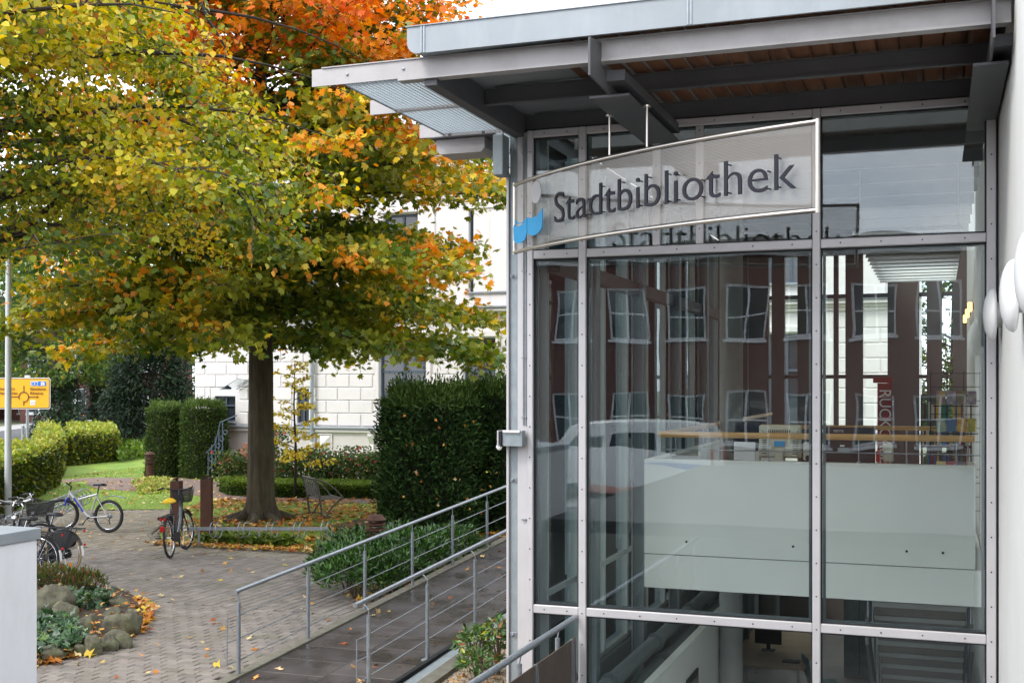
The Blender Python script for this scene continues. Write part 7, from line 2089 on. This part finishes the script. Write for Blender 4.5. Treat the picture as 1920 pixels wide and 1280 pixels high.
for k in range(5): MB().cbox(p.x - .13, p.x + .13, p.y - .02, p.y + .02, .1 + k * .17, .1 + k * .17 + .168, .004).build('stripe', 'red' if k % 2 else 'whiteplastic', t)
MB().cbox(p.x - .2, p.x + .2, p.y - .15, p.y + .15, 0, .1, .01).build('foot', 'blackmatt', t)

# ================================================================== VEHICLES
def car_body(root, L_, Wd, side, m, glassm, z_belt, roof):
    """side: closed (x, z) outline of the body; lofted with tumble-home above the belt line"""
    mb = MB(); n = len(side); lv = [(-1, .0), (-1, 1), (1, 1), (1, 0)]
    ring = []
    for (s_, inset) in ((-1, .06), (-1, 0), (1, 0), (1, .06)):
        row = []
        for (x, z) in side:
            t2 = max(0, (z - z_belt)) * .28
            w = Wd / 2 - t2 - (inset if True else 0) * .6
            xx = x * (1 - inset * .25) if inset else x
            zz = z - (inset * .5 if inset and z > .5 else 0)
            if inset: row.append((xx, s_ * (w + .045), zz))
            else: row.append((x, s_ * w * .94 if False else s_ * (w - .03), z))
        ring.append(row)
    ring = [ring[0], ring[1], ring[2], ring[3]]
    for row in ring: mb.v += row
    for r_ in (0, 1, 2):
        for i in range(n): mb.f.append((r_ * n + i, r_ * n + (i + 1) % n, (r_ + 1) * n + (i + 1) % n, (r_ + 1) * n + i))
    mb.f += [tuple(range(n))[::-1], tuple(range(3 * n, 4 * n))]
    return mb.build('body', m, root, smooth='auto')
def car_wheels(root, xs_, Wd, r):
    for x in xs_:
        for s_ in (-1, 1):
            o = MB().lathe([(r * .7, -.1), (r, -.085), (r, .085), (r * .7, .1)], (x, s_ * (Wd / 2 - .09), r), 24, 'y').build('wheel', 'rubber', root, smooth='auto')
            MB().lathe([(r * .62, -.108), (r * .62, .108)], (x, s_ * (Wd / 2 - .09), r), 18, 'y').build('rim', 'silver', o)
a_, b2 = W(-14.5, 24), W(-24, 110); street_ang = math.atan2((b2 - a_).y, (b2 - a_).x)
p = W((158 - CX) / F_PX * 74, 74)
cr_ = thing('parked_car', 'dark hatchback with a lit red tail light between the ivy covered trees', 'car', (p.x, p.y, 0), world=False, rotz=street_ang + .55)
side = [(-2.0, .3), (-2.03, .62), (-1.98, .95), (-1.75, 1.38), (-1.3, 1.50), (.1, 1.50), (.85, 1.05), (1.8, .85), (2.05, .62), (2.05, .3)]
car_body(cr_, 4.1, 1.75, side, 'carblack', 'winglass', .95, 1.5)
MB().prism([(-1.93, 1.0), (-1.78, 1.32), (-1.76, 1.30), (-1.91, .98)], -.62, .62, 'y', Matrix.Translation((-.03, 0, .02))).build('rear_window', 'winglass', cr_)
for s_ in (-1, 1):
    MB().prism([(-1.55, 1.0), (-1.4, 1.38), (.05, 1.38), (.7, 1.0)], s_ * .80, s_ * .83, 'y').build('side_window', 'winglass', cr_)
    MB().cbox(-2.06, -1.9, s_ * .66 - .13, s_ * .66 + .13, .80, 1.08, .02).build('tail_light', 'taillight', cr_)
MB().cbox(-2.06, -2.03, -.26, .26, .55, .67, .004).build('number_plate', 'whiteplastic', cr_)
MB().cbox(-2.10, -1.9, -.8, .8, .32, .50, .03).build('bumper', 'carblack', cr_)
car_wheels(cr_, (-1.25, 1.3), 1.75, .31)
# van that the glass mirrors
van = thing('parked_van', 'white van on the street behind the camera, seen only as a reflection in the glass', 'van', (-7.8, -12.6, 0), world=False, rotz=math.pi)
side = [(-2.4, .35), (-2.45, .9), (-2.4, 1.7), (-2.25, 1.98), (1.0, 2.0), (1.35, 1.9), (1.95, 1.25), (2.5, 1.05), (2.6, .7), (2.6, .35)]
car_body(van, 5, 1.9, side, 'vanwhite', 'winglass', 1.15, 2.0)
for s_ in (-1, 1):
    for (x0, x1) in ((-2.1, -1.0), (-.9, .2)): MB().prism([(x0, 1.2), (x0 + .03, 1.7), (x1 - .03, 1.7), (x1, 1.2)], s_ * .80, s_ * .875, 'y').build('side_window', 'winglass', van)
    MB().prism([(.35, 1.2), (.37, 1.7), (1.15, 1.7), (1.6, 1.2)], s_ * .80, s_ * .875, 'y').build('door_window', 'winglass', van)
    MB().cbox(-2.3, 2.3, s_ * .905 - .012, s_ * .905 + .012, .78, .98, .004).build('side_stripe', 'signblue', van)
    MB().cbox(-2.47, -2.40, s_ * .75 - .08, s_ * .75 + .08, .9, 1.3, .01).build('tail_light', 'red', van)
    MB().cbox(2.45, 2.58, s_ * .65 - .14, s_ * .65 + .14, .78, .98, .02).build('headlight', 'whiteplastic', van)
MB().prism([(1.37, 1.84), (1.90, 1.28), (1.93, 1.30), (1.40, 1.87)], -.7, .7, 'y').build('windscreen', 'winglass', van)
car_wheels(van, (-1.6, 1.65), 1.9, .33)

# ================================================================== HOUSES
def house(lab, loc, rz, w, h, depth, rows, ncol, ww_, brickm='brick', roof_h=3.2, door=True):
    t = thing('brick_house', lab, 'house', loc, world=False, rotz=rz)
    holes = []
    for (z0, z1) in rows:
        for k in range(ncol):
            xc = -w / 2 + w * (k + .5) / ncol; holes.append((xc - ww_ / 2, xc + ww_ / 2, z0, z1))
    mb = MB(); holes_wall(mb, -w / 2, w / 2, 0, h, 0, .3, holes); mb.build('wall', brickm, t)
    MB().box(-w / 2, -w / 2 + .3, .31, depth, 0, h).build('side_wall', brickm, t)
    MB().box(w / 2 - .3, w / 2, .31, depth, 0, h).build('side_wall', brickm, t)
    MB().box(-w / 2 + .31, w / 2 - .31, .8, .85, 0, h).build('inner_dark', 'darkfloor', t)
    MB().prism([(-.4, h + .01), (depth + .4, h + .01), (depth / 2, h + roof_h)], -w / 2 - .2, w / 2 + .2, 'x').build('roof', 'rooftile', t)
    MB().cbox(-w / 2 - .1, w / 2 + .1, -.25, -.01, h - .25, h - .02, .02).build('eaves_board', 'white_frame', t)
    for (a, b, c, d) in holes:
        f = MB(); k = .08
        f.cbox(a, a + k, .06, .14, c, d, .004).cbox(b - k, b, .06, .14, c, d, .004).cbox(a + k, b - k, .062, .14, c, c + k, .004).cbox(a + k, b - k, .062, .14, d - k, d, .004)
        f.cbox((a + b) / 2 - .04, (a + b) / 2 + .04, .055, .13, c + k, d - k, .004).cbox(a + k, b - k, .058, .128, (c + d) / 2 - .03, (c + d) / 2 + .03, .004)
        o = f.build('window', 'white_frame', t)
        MB().box(a + .05, b - .05, .10, .11, c + .05, d - .05).build('pane', 'winglass', o)
        MB().cbox(a - .08, b + .08, -.10, .05, c - .12, c - .01, .01).build('sill', 'white_frame', o)
    return t
p = W((175 - CX) / F_PX * 90, 90)
house('red brick house with white windows behind the ivy covered trees', (p.x, p.y, 0), YAW + .05, 11, 7.2, 9, ((.7, 2.6), (3.9, 5.6)), 4, 1.7)
p = W((20 - CX) / F_PX * 98, 98)
house('red brick house at the far left behind the yellow road sign', (p.x, p.y, 0), YAW - .1, 11, 6.8, 9, ((.5, 2.6), (3.9, 5.5)), 4, 1.5)
p = W((-190 - CX) / F_PX * 95, 95)
house('brick house left of the street, mostly outside the picture', (p.x, p.y, 0), YAW - .3, 12, 7.0, 9, ((.7, 2.6), (3.9, 5.6)), 4, 1.5)
house('long red brick building across the street, mirrored in the pavilion glass', (-8, -27, 0), math.pi, 46, 7.9, 10, ((.7, 2.6), (4.7, 6.7)), 20, 1.55, roof_h=1.1)
for k, (x, y) in enumerate(((-27, -20), (9, -21))):
    bg_tree('street_tree', ('street tree behind the camera on the left, seen in reflections', 'street tree behind the camera on the right, seen in reflections')[k], (x, y), 8.5, 3, 2.6, GREEN, [3, 3, 2, 2], .3, 4000, .2)
print('leaves', n_oak, n_lin)
